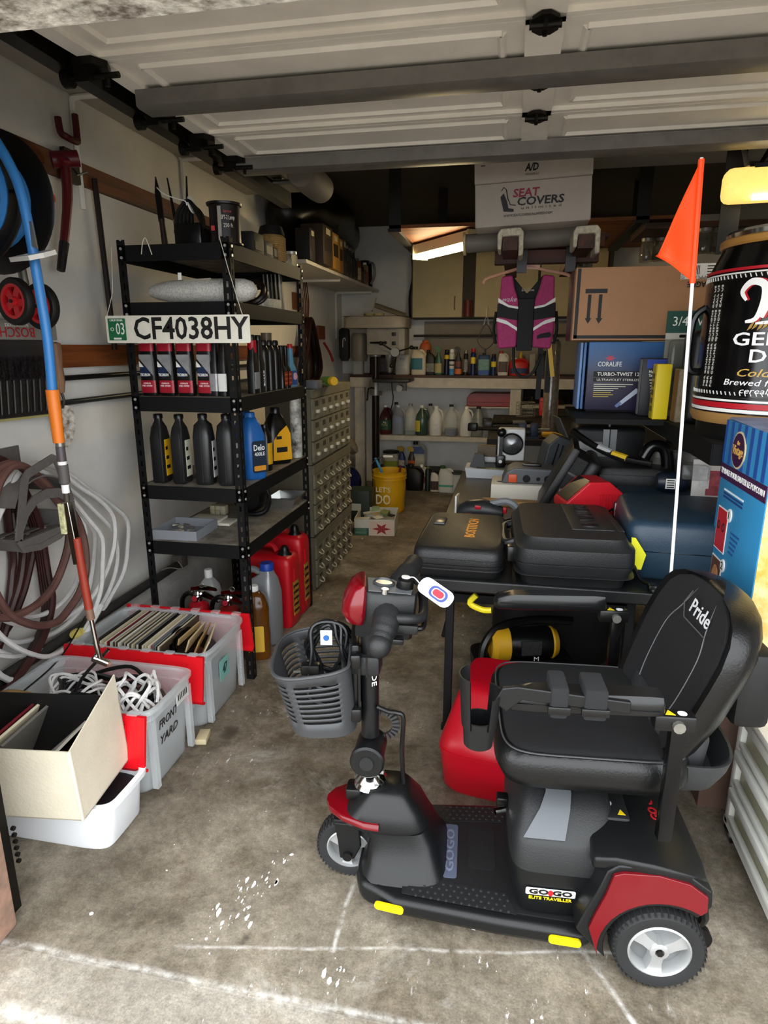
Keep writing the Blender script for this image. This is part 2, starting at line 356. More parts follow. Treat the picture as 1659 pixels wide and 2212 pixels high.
# ---------- generic bottles ----------
def pint(prof, z):
    for a, b in zip(prof, prof[1:]):
        if a[0] <= z <= b[0]:
            t = (z - a[0]) / max(1e-9, b[0] - a[0]); g = lambda q, i: q[i] if len(q) > i else 0
            return [g(a, i) + (g(b, i) - g(a, i)) * t for i in range(1, 4)]
    return list(prof[-1][1:4])
def bot(label, x, y, z, prof, body, cap=None, labs=(), rz=0, e=3., group=None, name='bottle', cat='bottle', handle=None, tx=(), rx=0, liquid=None, n=24):
    """bottle from a profile [(z,halfw,halfd,offset)], cap=(radius,height,material[,offset]), labs=[(z0,z1,material,half angle deg,mid angle)]"""
    t = T(name, label, cat, (x, y, z), (rx, 0, rz), group)
    rings = [sring(q[0], q[1], q[2], q[3] if len(q) > 3 else 0, 0, q[4] if len(q) > 4 else e, n) for q in prof]
    P('body', B().loft(rings), body, t, ang=60)
    q = prof[-1]; ox = q[3] if len(q) > 3 else 0
    if cap:
        c = B().lathe([(0, q[0] - .002), (cap[0], q[0] - .002), (cap[0], q[0] + cap[1] * .8), (cap[0] * .9, q[0] + cap[1]), (0, q[0] + cap[1])], 14, Matrix.Translation((ox, 0, 0)))
        P('cap', c, cap[2], t)
    if liquid:
        zz = [prof[0][0] + .004] + [r[0] for r in prof if prof[0][0] + .006 < r[0] < liquid[0]] + [liquid[0]]
        P('liquid', B().loft([sring(k, *[w * .95 for w in pint(prof, k)[:2]], pint(prof, k)[2], 0, e, n) for k in zz]), liquid[1], t, ang=60)
    for L_ in labs:
        z0, z1, m, ha = L_[:4]; mid = L_[4] if len(L_) > 4 else -90; bb = B(); k = 10; rows = []
        for zz in (z0, (z0 + z1) / 2, z1):
            hx, hy, o = pint(prof, zz); hx += .0012; hy += .0012; row = []
            for i in range(k + 1):
                a = R(mid + ha * (2 * i / k - 1)); c, d = math.cos(a), math.sin(a)
                row.append((o + hx * math.copysign(abs(c) ** (2 / e), c), hy * math.copysign(abs(d) ** (2 / e), d), zz))
            rows.append(row)
        bb.add([p for r in rows for p in r], [(j * (k + 1) + i, j * (k + 1) + i + 1, (j + 1) * (k + 1) + i + 1, (j + 1) * (k + 1) + i) for j in range(2) for i in range(k)])
        P('label', bb, m, t, ang=60)
    for s_, h_, m_, zc, w_ in tx:
        hx, hy, o = pint(prof, zc); txt(s_, h_, m_, t, (o, -hy - .0022, zc), w=w_)
    if handle:
        P('handle', B().tube([(p[0], 0, p[1]) for p in handle[0]], handle[1], 8, smooth=4), body, t)
    return t
K = pm('101010', .38); K2 = mat('black_plastic', '0c0c0d', .3); WHT = pm('e9e8e4', .45); SIL = mat('silver_print', 'b9bcc0', .35, metal=.4)
REDP = pm('b01322', .4); YEL = pm('e8b21a', .5); txw = pm('f2f2f0', .6); txb = pm('0d0d0d', .6)
steelb = mat('black_powder_coat', '131314', .6, noise=(40, .3), spec=.2); rivet = mat('zinc_rivet', 'c9c9c4', .3, metal=.6)
# ---------- black boltless steel shelving unit ----------
SX, SY, SW, SD = -1.525, 2.38, .465, .865
sh = T('steel_shelving_unit', 'black slotted steel shelving unit with five shelves against left wall', 'shelving', (SX, SY, 0))
def post():
    b = B(); H_, w, t_ = 1.83, .034, .0022
    for ax in (0, 1):
        def bx(a0, a1, z0, z1):
            if ax == 0: b.box(a0, a1, 0, t_, z0, z1)
            else: b.box(0, t_, a0, a1, z0, z1)
        bx(0, .0125, 0, H_); bx(.0215, w, 0, H_)
        z = 0; k = 0
        while z < H_ - .02:
            bx(.0125, .0215, z, z + .022); z += .044; k += 1
    return b
pmesh = None
for sx, sy in ((0, 0), (1, 0), (0, 1), (1, 1)):
    if pmesh is None: o = P('post', post(), steelb, sh); pmesh = o.data
    else: o = P('post', pmesh, steelb, sh)
    o.location = (SW * sx, SD * sy, 0); o.scale = (1 - 2 * sx, 1 - 2 * sy, 1)
LV = [.62, .865, 1.235, 1.60, 1.81]
riv = B()
for z in LV:
    pb = mat('particle_board_top', '928a7e', .8, noise=(14, .35), col2='5d564b')
    P('shelf_board', B().box(.006, SW - .006, .006, SD - .006, z - .012, z), pb, sh)
    for f in (0, 1):
        P('beam', B().prism([(0, z - .058), (.004, z - .06), (.004, z - .032), (.014, z - .026), (.014, z - .012), (.004, z - .006), (.004, z), (0, z)] if f == 0 else
                            [(SD, z - .058), (SD - .004, z - .06), (SD - .004, z - .032), (SD - .014, z - .026), (SD - .014, z - .012), (SD - .004, z - .006), (SD - .004, z), (SD, z)], .003, SW - .003, 'x'), steelb, sh)
        x = SW if f else 0; s_ = -1 if f else 1
        P('beam', B().prism([(x, z - .058), (x + s_ * .004, z - .06), (x + s_ * .004, z - .032), (x + s_ * .014, z - .026), (x + s_ * .014, z - .012), (x + s_ * .004, z - .006), (x + s_ * .004, z), (x, z)], .003, SD - .003, 'y'), steelb, sh)
    for zz in (z - .012, z - .045):
        for px in (.017, SW - .017):
            P('rivet', B().cyl((px, -.004, zz), (px, .001, zz), .0055, n=8), rivet, sh)
        for py in (.017, SD - .017):
            P('rivet', B().cyl((SW + .004, py, zz), (SW - .001, py, zz), .0055, n=8), rivet, sh)
def on(lv, dx, dy): return SX + dx, SY + dy, LV[lv] + .001
# --- hanging boat registration plate
pl = T('registration_plate', 'white hanging plate with black characters CF4038HY tied to the shelving', 'sign', (-1.275, 2.335, 1.497))
P('panel', B().prism(rrect(.60, .103, .006), -.002, .002, 'y'), mat('painted_plate', 'e9e5d6', .5, noise=(20, .1)), pl)
txt('CF4038HY', .08, txb, pl, (.055, -.004, -.001), w=.475, bold=.024)
P('sticker', B().prism(rrect(.074, .083, .002, cx=-.252, cy=.0), -.0045, -.002, 'y'), pm('1e6b43', .5), pl)
txt('CALIFORNIA', .008, txw, pl, (-.252, -.0055, .034), w=.056); txt('03', .044, txw, pl, (-.237, -.0055, 0), w=.036); txt('O', .014, txw, pl, (-.272, -.0055, 0))
P('date_strip', B().box(-.268, -.236, -.006, -.0045, -.038, -.031), WHT, pl)
P('string', B().tube([(-.293, 0, .05), (-.27, .02, .14), (-.262, .028, .305)], .0014, 5), pm('d8d2c0', .8), pl)
P('string', B().tube([(.272, 0, .05), (.225, .01, .2), (.186, .025, .33)], .0014, 5), pm('d8d2c0', .8), pl)
st = P('loose_string', B().tube([(-1.418, 2.372, 1.775), (-1.405, 2.366, 1.815), (-1.395, 2.37, 1.832), (-1.383, 2.366, 1.812), (-1.374, 2.372, 1.772)], .002, 5, smooth=4), pm('d8d2c0', .8),
       label='short loop of white string over the top shelf edge', cat='string')
# --- shelf 3 (eye level): fuel cleaner bottles
fuel = [(0, .033, .02), (.01, .036, .022), (.13, .036, .022), (.15, .035, .022), (.175, .0325, .021), (.19, .0325, .021), (.235, .0325, .02)]
slv = mat('silver_label', 'a9a9ab', .3, metal=.3, noise=(30, .3)); crim = pm('a01a2c', .35)
for i, dx in enumerate((.036, .113, .192, .277)):
    t = bot(['black and red fuel cleaner bottle at the left end of its row of four', 'black and red fuel cleaner bottle, second from the left of four', 'black and red fuel cleaner bottle, third from the left of four', 'black and red fuel cleaner bottle nearest the shelf post'][i],
            SX + dx + .02, SY + .06 + .008 * i, LV[2] + .001, fuel, K, None, [(.012, .062, crim, 62), (.178, .23, crim, 80)], rz=-4, e=4, group='fuel cleaner bottles')
    P('label', B().prism([(-.028, .165), (-.028, .15), (.0305, .082), (.0305, .165)], -.0245, -.0225, 'y'), slv, t)
    P('label', B().prism([(-.03, .115), (-.03, .138), (-.008, .115)], -.0243, -.0225, 'y'), WHT, t)
    P('emblem', B().prism([(.022 * math.cos(a) - .008, .096 + .022 * math.sin(a)) for a in [k * PI / 8 for k in range(16)]], -.0243, -.0225, 'y'), pm('1c2c4a', .4), t)
    txt('TECHRON', .011, txw, t, (-.004, -.0258, .084), w=.046, bold=.02); txt('COMPLETE', .006, txw, t, (0, -.0236, .05), w=.035); txt('FUEL SYSTEM', .006, txw, t, (0, -.0236, .04), w=.045)
    txt('CLEAN DRIVE', .008, txw, t, (0, -.0235, .212), w=.05)
    P('lip', B().lathe([(.018, .235), (.02, .238), (.02, .262), (.0, .264)], 12), K, t)
misc3 = [(.335, .09, 'dark slim additive bottle with white side print behind the fuel cleaners', K, slv), (.375, .085, 'black additive bottle with pale barcode label beside the shelf post', K, WHT),
         (.43, .25, 'black fuel additive bottle with red collar behind the post', K, slv), (.425, .33, 'glossy black bottle with white vertical print', K, None)]
for i, (dx, dy, lb, m, lm) in enumerate(misc3):
    t = bot(lb, *on(2, dx, dy), [(0, .02, .03), (.12, .021, .031), (.15, .017, .024), (.2, .014, .016), (.225, .013, .013)], m, (.015, .02, K2), [(.02, .09, lm, 50, 0 if i > 1 else -90)] if lm else (), e=4)
    if i == 2: P('collar', B().lathe([(.0165, .17), (.019, .172), (.019, .222), (.016, .224)], 16), REDP, t)
    if i == 3: txt('GUARD', .012, txw, t, (.0235, 0, .06), (90, -90, 90), w=.07)
for i, (dx, dy) in enumerate(((.42, .40), (.42, .47), (.42, .54))):
    bot('tall plain glossy black bottle, %s of three on the third shelf' % ('nearest', 'middle', 'farthest')[i], *on(2, dx, dy), [(0, .026, .026), (.17, .026, .026), (.19, .022, .022), (.205, .015, .015)], K2, (.02, .02, K2), e=2, group='plain black bottles')
for i, dy in enumerate((.60, .66)):
    t = bot('long-necked black bottle with %s red label' % ('a striped', 'a bright')[i], *on(2, .43, dy), [(0, .022, .026), (.09, .022, .026), (.11, .012, .014), (.19, .011, .012)], K2, (.012, .012, K2), e=3)
    P('label', B().box(.0225, .0238, -.022, .022, .012, .08), pm('7c1c16', .5), t)
    for k in range(3): P('stripe', B().box(.0238, .0244, -.018, .018, .022 + k * .02, .029 + k * .02), pm('b8672a', .5), t)
bot('tall brown-tinted plastic cup stack behind the additive bottles', *on(2, .36, .6), [(0, .03, .03), (.2, .024, .024), (.26, .026, .026)], pm('6d5b45', .4), None, name='cup_stack', cat='cups', e=2)
bot('clear bottle with off-white cap on the third shelf', *on(2, .40, .72), [(0, .024, .024), (.13, .024, .024), (.16, .012, .012)], mat('cloudy_clear', '8d8f8b', .3, trans=.4), (.016, .02, WHT), e=2)
t = bot('light blue flask bottle with red cap by the rear post', *on(2, .425, .745), [(0, .036, .02), (.008, .038, .022), (.075, .038, .022), (.1, .026, .018), (.115, .014, .014), (.19, .012, .012)], pm('5f93b0', .35), (.013, .02, REDP), e=4, rz=75)
P('label', B().prism(rrect(.05, .07, .012, cx=.0, cy=.045), -.0245, -.0225, 'y'), pm('2c4d8d', .5), t)
P('emblem', B().prism(rrect(.03, .035, .012, cx=.004, cy=.052), -.0255, -.0245, 'y'), pm('d9a8b4', .5), t)
# --- shelf 4: oil
quart = [(0, .042, .026), (.008, .046, .03), (.19, .046, .03), (.235, .03, .026), (.262, .014, .014), (.275, .014, .014)]
g1 = mat('satin_black_oil', '1b1b1c', .34, bump=(300, .05))
oil = [(-1.465, 2.425, 'black oil bottle with slim yellow label, leftmost of four', YEL, .0), (-1.37, 2.425, 'black oil bottle with pale green and yellow label, second from left', pm('d6d6bc', .5), .0),
       (-1.262, 2.425, 'rounded black oil bottle with white label, third from left', WHT, 1), (-1.158, 2.425, 'rounded black oil bottle half behind the front post', WHT, 1)]
for i, (x, y, lb, lm, rd) in enumerate(oil):
    pr = quart if not rd else [(0, .036, .04), (.01, .04, .043), (.2, .041, .043), (.25, .034, .034), (.268, .017, .017), (.28, .017, .017)]
    if not rd: pr = [(a, d, b_) for a, b_, d in pr]
    t = bot(lb, x, y + .04, LV[3 - 2] + .001, pr, g1, (.02, .016, K2), e=3.5 if rd else 5, rz=8 if rd else 4, group='oil bottles')
    w = pr[2][1]
    P('label', B().box(w + .0006, w + .002, -.025, .028, .03, .185), lm, t)
    if rd: P('seam', B().tube([(0, -pr[1][2] - .0005, .01), (0, -pr[2][2] - .0005, .2), (0, -.034, .25)], .0012, 4), pm('2b2b2b', .4), t)
    else: P('shoulder_ridge', B().tube([(.022, -.046, .012), (.024, -.047, .185), (.015, -.03, .235)], .004, 6), g1, t)
    for k in range(3): P('print', B().box(w + .002, w + .0026, -.02, .012 - .006 * k, .06 + k * .04, .075 + k * .04), txb, t)
blu = mat('blue_oil_jug', '1f5fa6', .4, noise=(14, .2))
for i, (dx, dy, lb) in enumerate(((.41, .235, 'blue oil jug with gold and black label, nearer the post'), (.36, .30, 'blue oil jug tucked behind its twin on the fourth shelf'))):
    t = bot(lb, *on(1, dx, dy), [(0, .045, .05), (.01, .05, .055), (.19, .05, .055), (.24, .034, .04), (.27, .02, .02)], blu, (.022, .02, blu), e=4, rz=55, group='blue oil jugs')
    if i == 0:
        P('label', B().prism(rrect(.07, .14, .012, cx=.004, cy=.1), -.0575, -.0552, 'y'), pm('1b2836', .5), t)
        txt('Delo', .026, txw, t, (.002, -.059, .14), w=.055, bold=.015); txt('400LE', .016, txw, t, (.004, -.059, .112), w=.052)
        P('emblem', B().prism(rrect(.06, .022, .004, cx=.004, cy=.05), -.0585, -.0575, 'y'), pm('c98a2a', .5), t)
bot('black and yellow bottle just visible behind the blue jugs', *on(1, .40, .42), [(0, .03, .03), (.16, .03, .03), (.2, .014, .014)], K2, (.016, .015, K2), [(.03, .13, YEL, 50, 0)], e=3)
t = bot('large black jug with bright yellow label on the fourth shelf', *on(1, .38, .62), [(0, .06, .05), (.01, .065, .055), (.16, .065, .055), (.22, .04, .035), (.25, .022, .022)], K2, (.026, .025, K2), e=4, rz=50)
P('label', B().prism([(-.05, .02), (.055, .02), (.05, .15), (.03, .19), (-.01, .16), (-.045, .12)], -.0575, -.0552, 'y'), pm('e3a417', .5), t)
P('print', B().box(-.03, .03, -.0585, -.0575, .06, .085), txb, t); P('print', B().box(-.03, .0, -.0585, -.0575, .125, .14), txb, t)
c = T('rusted_pipe_offcut', 'white painted pipe offcut with dark flaking patches on the fourth shelf', 'pipe', on(1, .425, .80))
P('pipe', B().lathe([(.024, 0), (.03, 0), (.03, .31), (.024, .31), (.024, 0)], 18), mat('flaked_pipe_paint', 'dad7cd', .6, noise=(18, .5), col2='2b2621'), c)
# --- shelf 2: silver mesh roll and others
mesh_s = mat('silver_netting', 'e8e6de', .35, metal=.25, bump=(260, 1.0), noise=(170, .45))
t = T('silver_mesh_roll', 'puffy silver mesh wrapped roll lying across the second shelf', 'roll', (-1.235, 2.47, LV[3] + .001))
pr = [(0, -.225), (.018, -.215), (.032, -.18), (.042, -.12), (.045, -.05), (.046, .05), (.045, .14), (.043, .19), (.032, .222), (.015, .236), (0, .24)]
P('wrapping', B().lathe([(r, z) for r, z in pr], 28, Matrix.Translation((0, 0, .045)) @ Matrix.Rotation(R(90), 4, 'Y')), mesh_s, t)
P('tag', B().box(-.075, -.06, -.03, -.028, .085, .112), WHT, t); P('label', B().prism([(-.05, .075), (.06, .078), (.06, .09), (-.05, .086)], -.03, -.02, 'y'), pm('8f8c80', .4), t)
b = B().tube([(math.cos(a) * .05, math.sin(a) * .03, .06 + math.sin(a) * .045) for a in [k * PI / 8 for k in range(16)]], .012, 8, closed=True).tube([(math.cos(a) * .04 + .01, .03 + math.sin(a) * .03, .05 + math.sin(a) * .035) for a in [k * PI / 8 for k in range(16)]], .011, 8, closed=True)
P('cable_bundle', B().add(b.v, b.f), pm('1d0e0d', .4), loc=on(3, .40, .36), label='dark coiled cable bundle beside the silver roll', cat='cable')
t = T('wrapped_package', 'white package with yellowed wrinkled wrap on the second shelf edge', 'package', on(3, .40, .52), (0, 0, 84))
P('body', B().rbox(-.09, .09, -.035, .035, 0, .045, .01), mat('crumpled_paper', 'd8d3bf', .7, noise=(20, .4), bump=(40, .8)), t); P('end_flap', B().box(-.096, -.09, -.03, .03, .004, .04), WHT, t)
for k in range(5):
    P('sheet', B().box(-.003, .003, -.07, .07, 0, .17), pm(['5a5750', '8c8a84', '3f3c38', '77736a', 'a09c92'][k], .5), loc=(SX + .31 + k * .02, SY + .77, LV[3] + .001), rot=(0, -3, 90 - 75),
      label=['grey', 'pale', 'dark', 'taupe', 'cream-edged'][k] + ' thin sheet standing on end by the rear post', cat='sheet', group='thin upright sheets')
# --- top shelf
t = T('cable_spool_can', 'dark round spool of lamp wire with white print on the top shelf', 'spool', (-1.112, 2.47, LV[4] + .001))
P('drum', B().lathe([(0, 0), (.066, 0), (.066, .006), (.058, .008), (.058, .138), (.066, .14), (.068, .148), (0, .148)], 28), mat('spool_black', '120d0e', .35), t)
P('barcode', B().box(-.002, .012, -.0605, -.0585, .01, .13), pm('9a958e', .5), t)
txt('SPT-2 Lamp', .015, pm('cfcac2', .5), t, (.036, -.053, .09), (90, 0, 30), w=.05, bold=.01); txt('250 ft', .014, pm('cfcac2', .5), t, (.036, -.053, .062), (90, 0, 30), w=.035); txt('Service', .01, pm('b04446', .5), t, (.034, -.052, .112), (90, 0, 30), w=.03)
P('logo', B().box(-.03, -.016, -.0605, -.058, .045, .062), pm('b0383a', .5), t)
t = T('cord_bundle', 'black cord bundle tied with white string in a caddy on the top shelf', 'cord', (-1.26, 2.50, LV[4] + .001))
P('caddy', B().rbox(-.06, .055, -.05, .06, 0, .085, .01), K2, t)
for k in range(5):
    P('cord_loop', B().tube([(-.06 + .012 * k + .0, -.03 + .012 * k, .05), (-.045 + .01 * k, -.035 + .01 * k, .12), (.0, -.03 + .012 * k, .165 - .004 * k), (.035, -.03 + .01 * k, .12), (.065 - .006 * k, -.035 + .012 * k, .06)], .008, 7, smooth=5), pm('0b0a0a', .4), t)
P('tie', B().tube([(-.12, -.04, .215), (-.09, -.045, .19), (-.03, -.05, .168), (.0, -.052, .16), (.005, -.05, .145)], .0022, 5, smooth=3), WHT, t)
P('tie_wrap', B().lathe([(.03, 0), (.032, 0), (.032, .006), (.03, .006)], 12, Matrix.Translation((0, -.005, .155)) @ Matrix.Rotation(R(80), 4, 'Y')), WHT, t)
for i, (x, y, h_, lb, rr) in enumerate(((-1.44, 2.6, .27, 'dark curved tool blade standing up on the top shelf', -4), (-1.38, 2.62, .27, 'thin dark prong tool standing on the top shelf', -8), (-1.35, 2.62, .27, 'straight dark spike tool leaning beside the prong', 3))):
    t = T('garden_shears' if i == 0 else 'pointed_tool', lb, 'tool', (x, y, LV[4] + .001), (0, rr, 0))
    P('handle', B().cyl((0, 0, 0), (0, 0, .13), .014, .011, n=10), pm('2b1712' if i != 1 else '8f8d88', .5), t)
    P('blade', B().prism([(-.013, .12), (.012, .12), (.012, h_ * .8), (0, h_ + .02), (-.012, h_ * .85)], -.004, .004, 'y') if i == 0 else B().cyl((0, 0, .12), (0, 0, h_ + .02), .008, .003, n=8), K2, t)
t = T('rope_spool', 'natural fibre rope spool with black lid on the top shelf', 'spool', (-1.115, 2.97, LV[4] + .001))
P('rope', B().lathe([(0, 0), (.062, 0)] + [q for k in range(12) for q in ((.066, .006 + k * .0085), (.0625, .0102 + k * .0085))] + [(.055, .112), (0, .112)], 26), mat('sisal_rope', 'a8854f', .9, noise=(60, .3), bump=(200, .5)), t)
P('lid', B().lathe([(0, .112), (.062, .112), (.05, .15), (.03, .158), (0, .158)], 20), pm('0b0a09', .6), t)
for i, (y, lb, c1, w) in enumerate(((2.70, 'low dark box on the top shelf behind the wire spool', '0d0c0b', .06), (2.82, 'small dark carton with pale worn end on the top shelf', '3a3630', .05), (2.90, 'small black radio box at the top shelf edge', '1c1a18', .035))):
    t = T('small_carton', lb, 'box', (-1.12, y, LV[4] + .001)); P('body', B().rbox(-.05, .05, -w, w, 0, (.08, .062, .05)[i], .004), pm(c1, .6), t)
    P('end_label', B().box(.0502, .052, -w * .7, w * .7, .012, .045), pm(('1a1917', '77705f', '4a463d')[i], .6), t)
bot('small glass jar catching the light at the rear of the top shelf', -1.09, 3.17, LV[4] + .001, [(0, .03, .03), (.05, .03, .03), (.06, .024, .024)], mat('jar_glass', 'e8e4d4', .05, trans=.9), (.026, .012, rivet), name='glass_jar', cat='jar', e=2)
# --- shelf 5
t = T('parts_tray', 'shallow grey plastic tray of small metal fittings on the lower shelf', 'tray', (-1.405, 2.51, LV[0] + .001), (0, 0, 2))
P('tray', B().box(-.1, .1, -.105, .105, 0, .004).box(-.104, -.1, -.109, .109, 0, .042).box(.1, .104, -.109, .109, 0, .042).box(-.1, .1, -.109, -.105, 0, .042).box(-.1, .1, .105, .109, 0, .042), pm('83868c', .5), t)
for k in range(9):
    P('fitting', B().rbox(-.018, .018, -.007, .007, 0, .012, .004, M=Matrix.Translation((random.uniform(-.06, .03), random.uniform(-.07, .05), .006 + .008 * (k % 3))) @ Matrix.Rotation(random.uniform(0, 3), 4, 'Z')), [rivet, pm('a8a089', .4), galv][k % 3], t)
for i, (x, y, z, lb) in enumerate(((-1.335, 2.70, 0, 'lower white tile sticking out under its neighbour'), (-1.385, 2.70, .014, 'upper thick white tile stacked on the lower shelf'))):
    P('white_tile', B().rbox(-.075, .075, -.05, .05, 0, .013, .003), pm('cdc7b8', .4), loc=(x, y, LV[0] + .001 + z), label=lb, cat='tile', group='white tiles')
for k in range(6):
    P('cream_block', B().rbox(-.0125, .0125, -.02, .02, 0, .022, .002), pm('b5ad91', .7, noise=(30, .2)), loc=(-1.435 + .027 * (k % 3), 2.86, LV[0] + .001 + .0225 * (k // 3)),
      label='%s cream block in the %s row of the small stack' % (('left', 'middle', 'right')[k % 3], ('lower', 'upper')[k // 3]), cat='block', group='small cream blocks')
t = T('blower_motor', 'black round blower with bent tube handle on the lower shelf', 'blower', (-1.27, 2.93, LV[0] + .001))
P('housing', B().lathe([(0, -.05), (.075, -.05), (.085, -.03), (.085, .03), (.07, .05), (0, .05)], 24, Matrix.Translation((0, 0, .087)) @ Matrix.Rotation(R(90), 4, 'X')), K2, t)
P('handle', B().tube([(-.03, -.09, .02), (.06, -.09, .012), (.11, -.07, .03), (.125, -.06, .09), (.1, -.06, .15), (.04, -.05, .165)], .012, 8, smooth=5), K2, t)
P('cap', B().cyl((.04, -.052, .12), (.06, -.058, .12), .012, n=10), galv, t)
t = T('steel_pan', 'shiny rectangular steel pan resting on the lower shelf', 'pan', (-1.15, 3.13, LV[0] + .001))
ri = [[(sx * (w - (.0 if k < 1 else 0)), sy * d_, z) for sx, sy in ((-1, -1), (1, -1), (1, 1), (-1, 1))] for k, (w, d_, z) in enumerate(((.07, .095, 0), (.078, .104, .048), (.088, .114, .05), (.088, .114, .053), (.075, .1, .05), (.066, .09, .004)))]
P('pan', B().loft(ri), mat('stainless', 'b9bab8', .22, metal=.9), t, bev=.004)
# --- floor under the unit: fuel cans, jugs, extinguishers
def jerry(lb, x, y, h_, w, d_, rz):
    t = T('jerry_can', lb, 'fuel can', (x, y, 0), (0, 0, rz), 'red jerry cans'); rm = mat('jerry_red', 'c10f1e', .38, noise=(6, .15))
    P('body', B().loft([sring(z, w * k, d_ * k, e=7, n=32) for z, k in ((.0, .93), (.008, .97), (.02, .98), (.025, 1.0), (h_ * .86, 1.0), (h_ * .93, .96), (h_ * .97, .8))]), rm, t, ang=60)
    P('handle', B().tube([(-w * .75, 0, h_ * .95), (-w * .6, 0, h_ * 1.06), (0, 0, h_ * 1.08), (w * .2, 0, h_ * 1.0)], .014, 8, smooth=4), rm, t)
    s_ = P('spout', B().lathe([(.04, h_ * .93), (.038, h_ * .97), (.026, h_), (.022, h_ * 1.05), (.014, h_ * 1.08), (0, h_ * 1.085)], 16, Matrix.Translation((w * .55, 0, 0))), K2, t)
    P('side_ridge', B().tube([(w * 1.0, -d_ * .3, .05), (w * 1.0, -d_ * .3, h_ * .8)], .004, 6), rm, t)
    P('warning_label', B().box(w + .001, w + .0028, -d_ * .55, d_ * .35, h_ * .16, h_ * .62), pm('c9a23a', .5, noise=(60, .8)), t)
    for k in range(5): P('print', B().box(w + .0028, w + .0034, -d_ * .5, d_ * .3, h_ * (.2 + .085 * k), h_ * (.235 + .085 * k)), txb, t)
    return t
jerry('red plastic jerry can standing in front, below the shelving', -1.19, 2.99, .40, .13, .075, -5)
jerry('taller red jerry can at the back beside the rear post', -1.20, 3.165, .46, .14, .07, -3)
t = bot('silver plastic jug with blue cap under the shelving', -1.165, 2.77, 0, [(0, .085, .06), (.01, .092, .066), (.26, .092, .066), (.33, .06, .05, .02), (.36, .032, .032, .035), (.38, .026, .026, .035)], mat('silver_jug', '8f9194', .35, metal=.3), (.034, .034, pm('1b3fa0', .4)), e=4, rz=-12, name='silver_jug', cat='jug',
        handle=([(.01, .352), (-.05, .37), (-.088, .33), (-.088, .24)], .017))
t = bot('amber jug with yellow label and white cap under the shelving', -1.13, 2.595, 0, [(0, .06, .048), (.01, .066, .052), (.13, .066, .052), (.15, .062, .05), (.25, .064, .05), (.31, .045, .04), (.335, .018, .018)], mat('amber_fluid', '9a5a10', .15, trans=.55, noise=(5, .5)), (.02, .024, WHT), e=4, rz=20, name='amber_jug', cat='jug')
P('label', B().prism(rrect(.075, .13, .006, cx=0, cy=.11), -.0545, -.0522, 'y'), pm('dcb03a', .5), t); P('barcode', B().box(-.03, -.008, -.0552, -.0545, .052, .07), WHT, t)
chrome = mat('chrome', 'c8c8c6', .12, metal=1)
for i, (x, y, lb) in enumerate(((-1.43, 2.62, 'fire extinguisher with chrome valve, left of the pair behind the record tote'), (-1.265, 2.60, 'fire extinguisher with chrome valve, right of the pair'))):
    t = T('fire_extinguisher', lb, 'extinguisher', (x, y, 0), (0, 0, 0), 'fire extinguishers')
    P('cylinder', B().lathe([(0, 0), (.052, 0), (.055, .01), (.055, .2), (.045, .235), (.02, .25), (.018, .26)], 24), [REDP, mat('old_extinguisher_red', '7d1a14', .35)][i], t)
    P('valve', B().lathe([(0, .25), (.02, .25), (.022, .285), (.014, .3), (0, .302)], 14), chrome, t)
    P('gauge', B().cyl((-.0, -.018, .272), (-.0, -.036, .272), .017, n=16), chrome, t); P('gauge_face', B().cyl((0, -.036, .272), (0, -.038, .272), .014, n=16), pm('b52b3a', .4), t)
    P('top_lever', B().prism([(-.03, .318), (.02, .33), (.09, .318), (.1, .308), (.02, .31), (-.03, .302)], -.009, .009, 'y'), chrome, t)
    P('carry_handle', B().prism([(-.02, .298), (.03, .296), (.105, .26), (.11, .25), (.02, .278), (-.02, .285)], -.011, .011, 'y'), chrome, t)
    P('hose', B().tube([(-.015, 0, .285), (-.05, -.005, .285), (-.08, -.005, .25), (-.085, 0, .17), (-.07, 0, .1)], .012, 8, smooth=5), K2, t); P('hose_nut', B().cyl((-.012, 0, .285), (-.04, -.003, .287), .013, n=8), chrome, t)
    P('pin_ring', B().tube([(.012 * math.cos(a) + .03, -.014, .335 + .012 * math.sin(a)) for a in [k * PI / 5 for k in range(10)]], .0015, 5, closed=True), galv, t)
bot('clear plastic bottle with white angled spout behind the extinguishers', -1.44, 2.76, 0, [(0, .06, .05), (.2, .06, .05), (.28, .045, .04), (.32, .016, .016)], mat('milky_plastic', 'c9cac8', .3, trans=.35), (.02, .04, WHT), e=4, name='spout_bottle',)
# ---------- things on the left wall ----------
bw = wood('stained_board', '6d3a1c', '3a1c0e', 'Y'); XW = WL
P('wall_board', B().box(XW, XW + .02, 1.6, 4.4, 2.07, 2.155), bw, label='upper brown wooden board fixed along the left wall', cat='board')
P('wall_board', B().box(XW, XW + .02, 1.75, 5.6, 1.35, 1.44), wood('orange_board', '8a4a20', '4e260f', 'Y'), label='lower reddish brown board fixed along the left wall', cat='board')
P('wall_rod', B().cyl((XW + .03, 2.0, 1.31), (XW + .03, 4.2, 1.31), .011, n=10), pm('17191a', .35), label='upper black rod below the brown board', cat='rod')
P('wall_rod', B().cyl((XW + .03, 2.0, 1.215), (XW + .03, 4.2, 1.215), .012, n=10), pm('2a2e30', .35), label='lower dark grey rod below the brown board', cat='rod')
t = T('leaning_pole', 'thin dark pole hung from the upper board beside the shelving', 'pole', (XW + .03, 2.64, 1.42), (0, 0, 0))
P('shaft', B().cyl((0, 0, 0), (.0, -.02, .69), .012, n=8), pm('1b130e', .6), t)
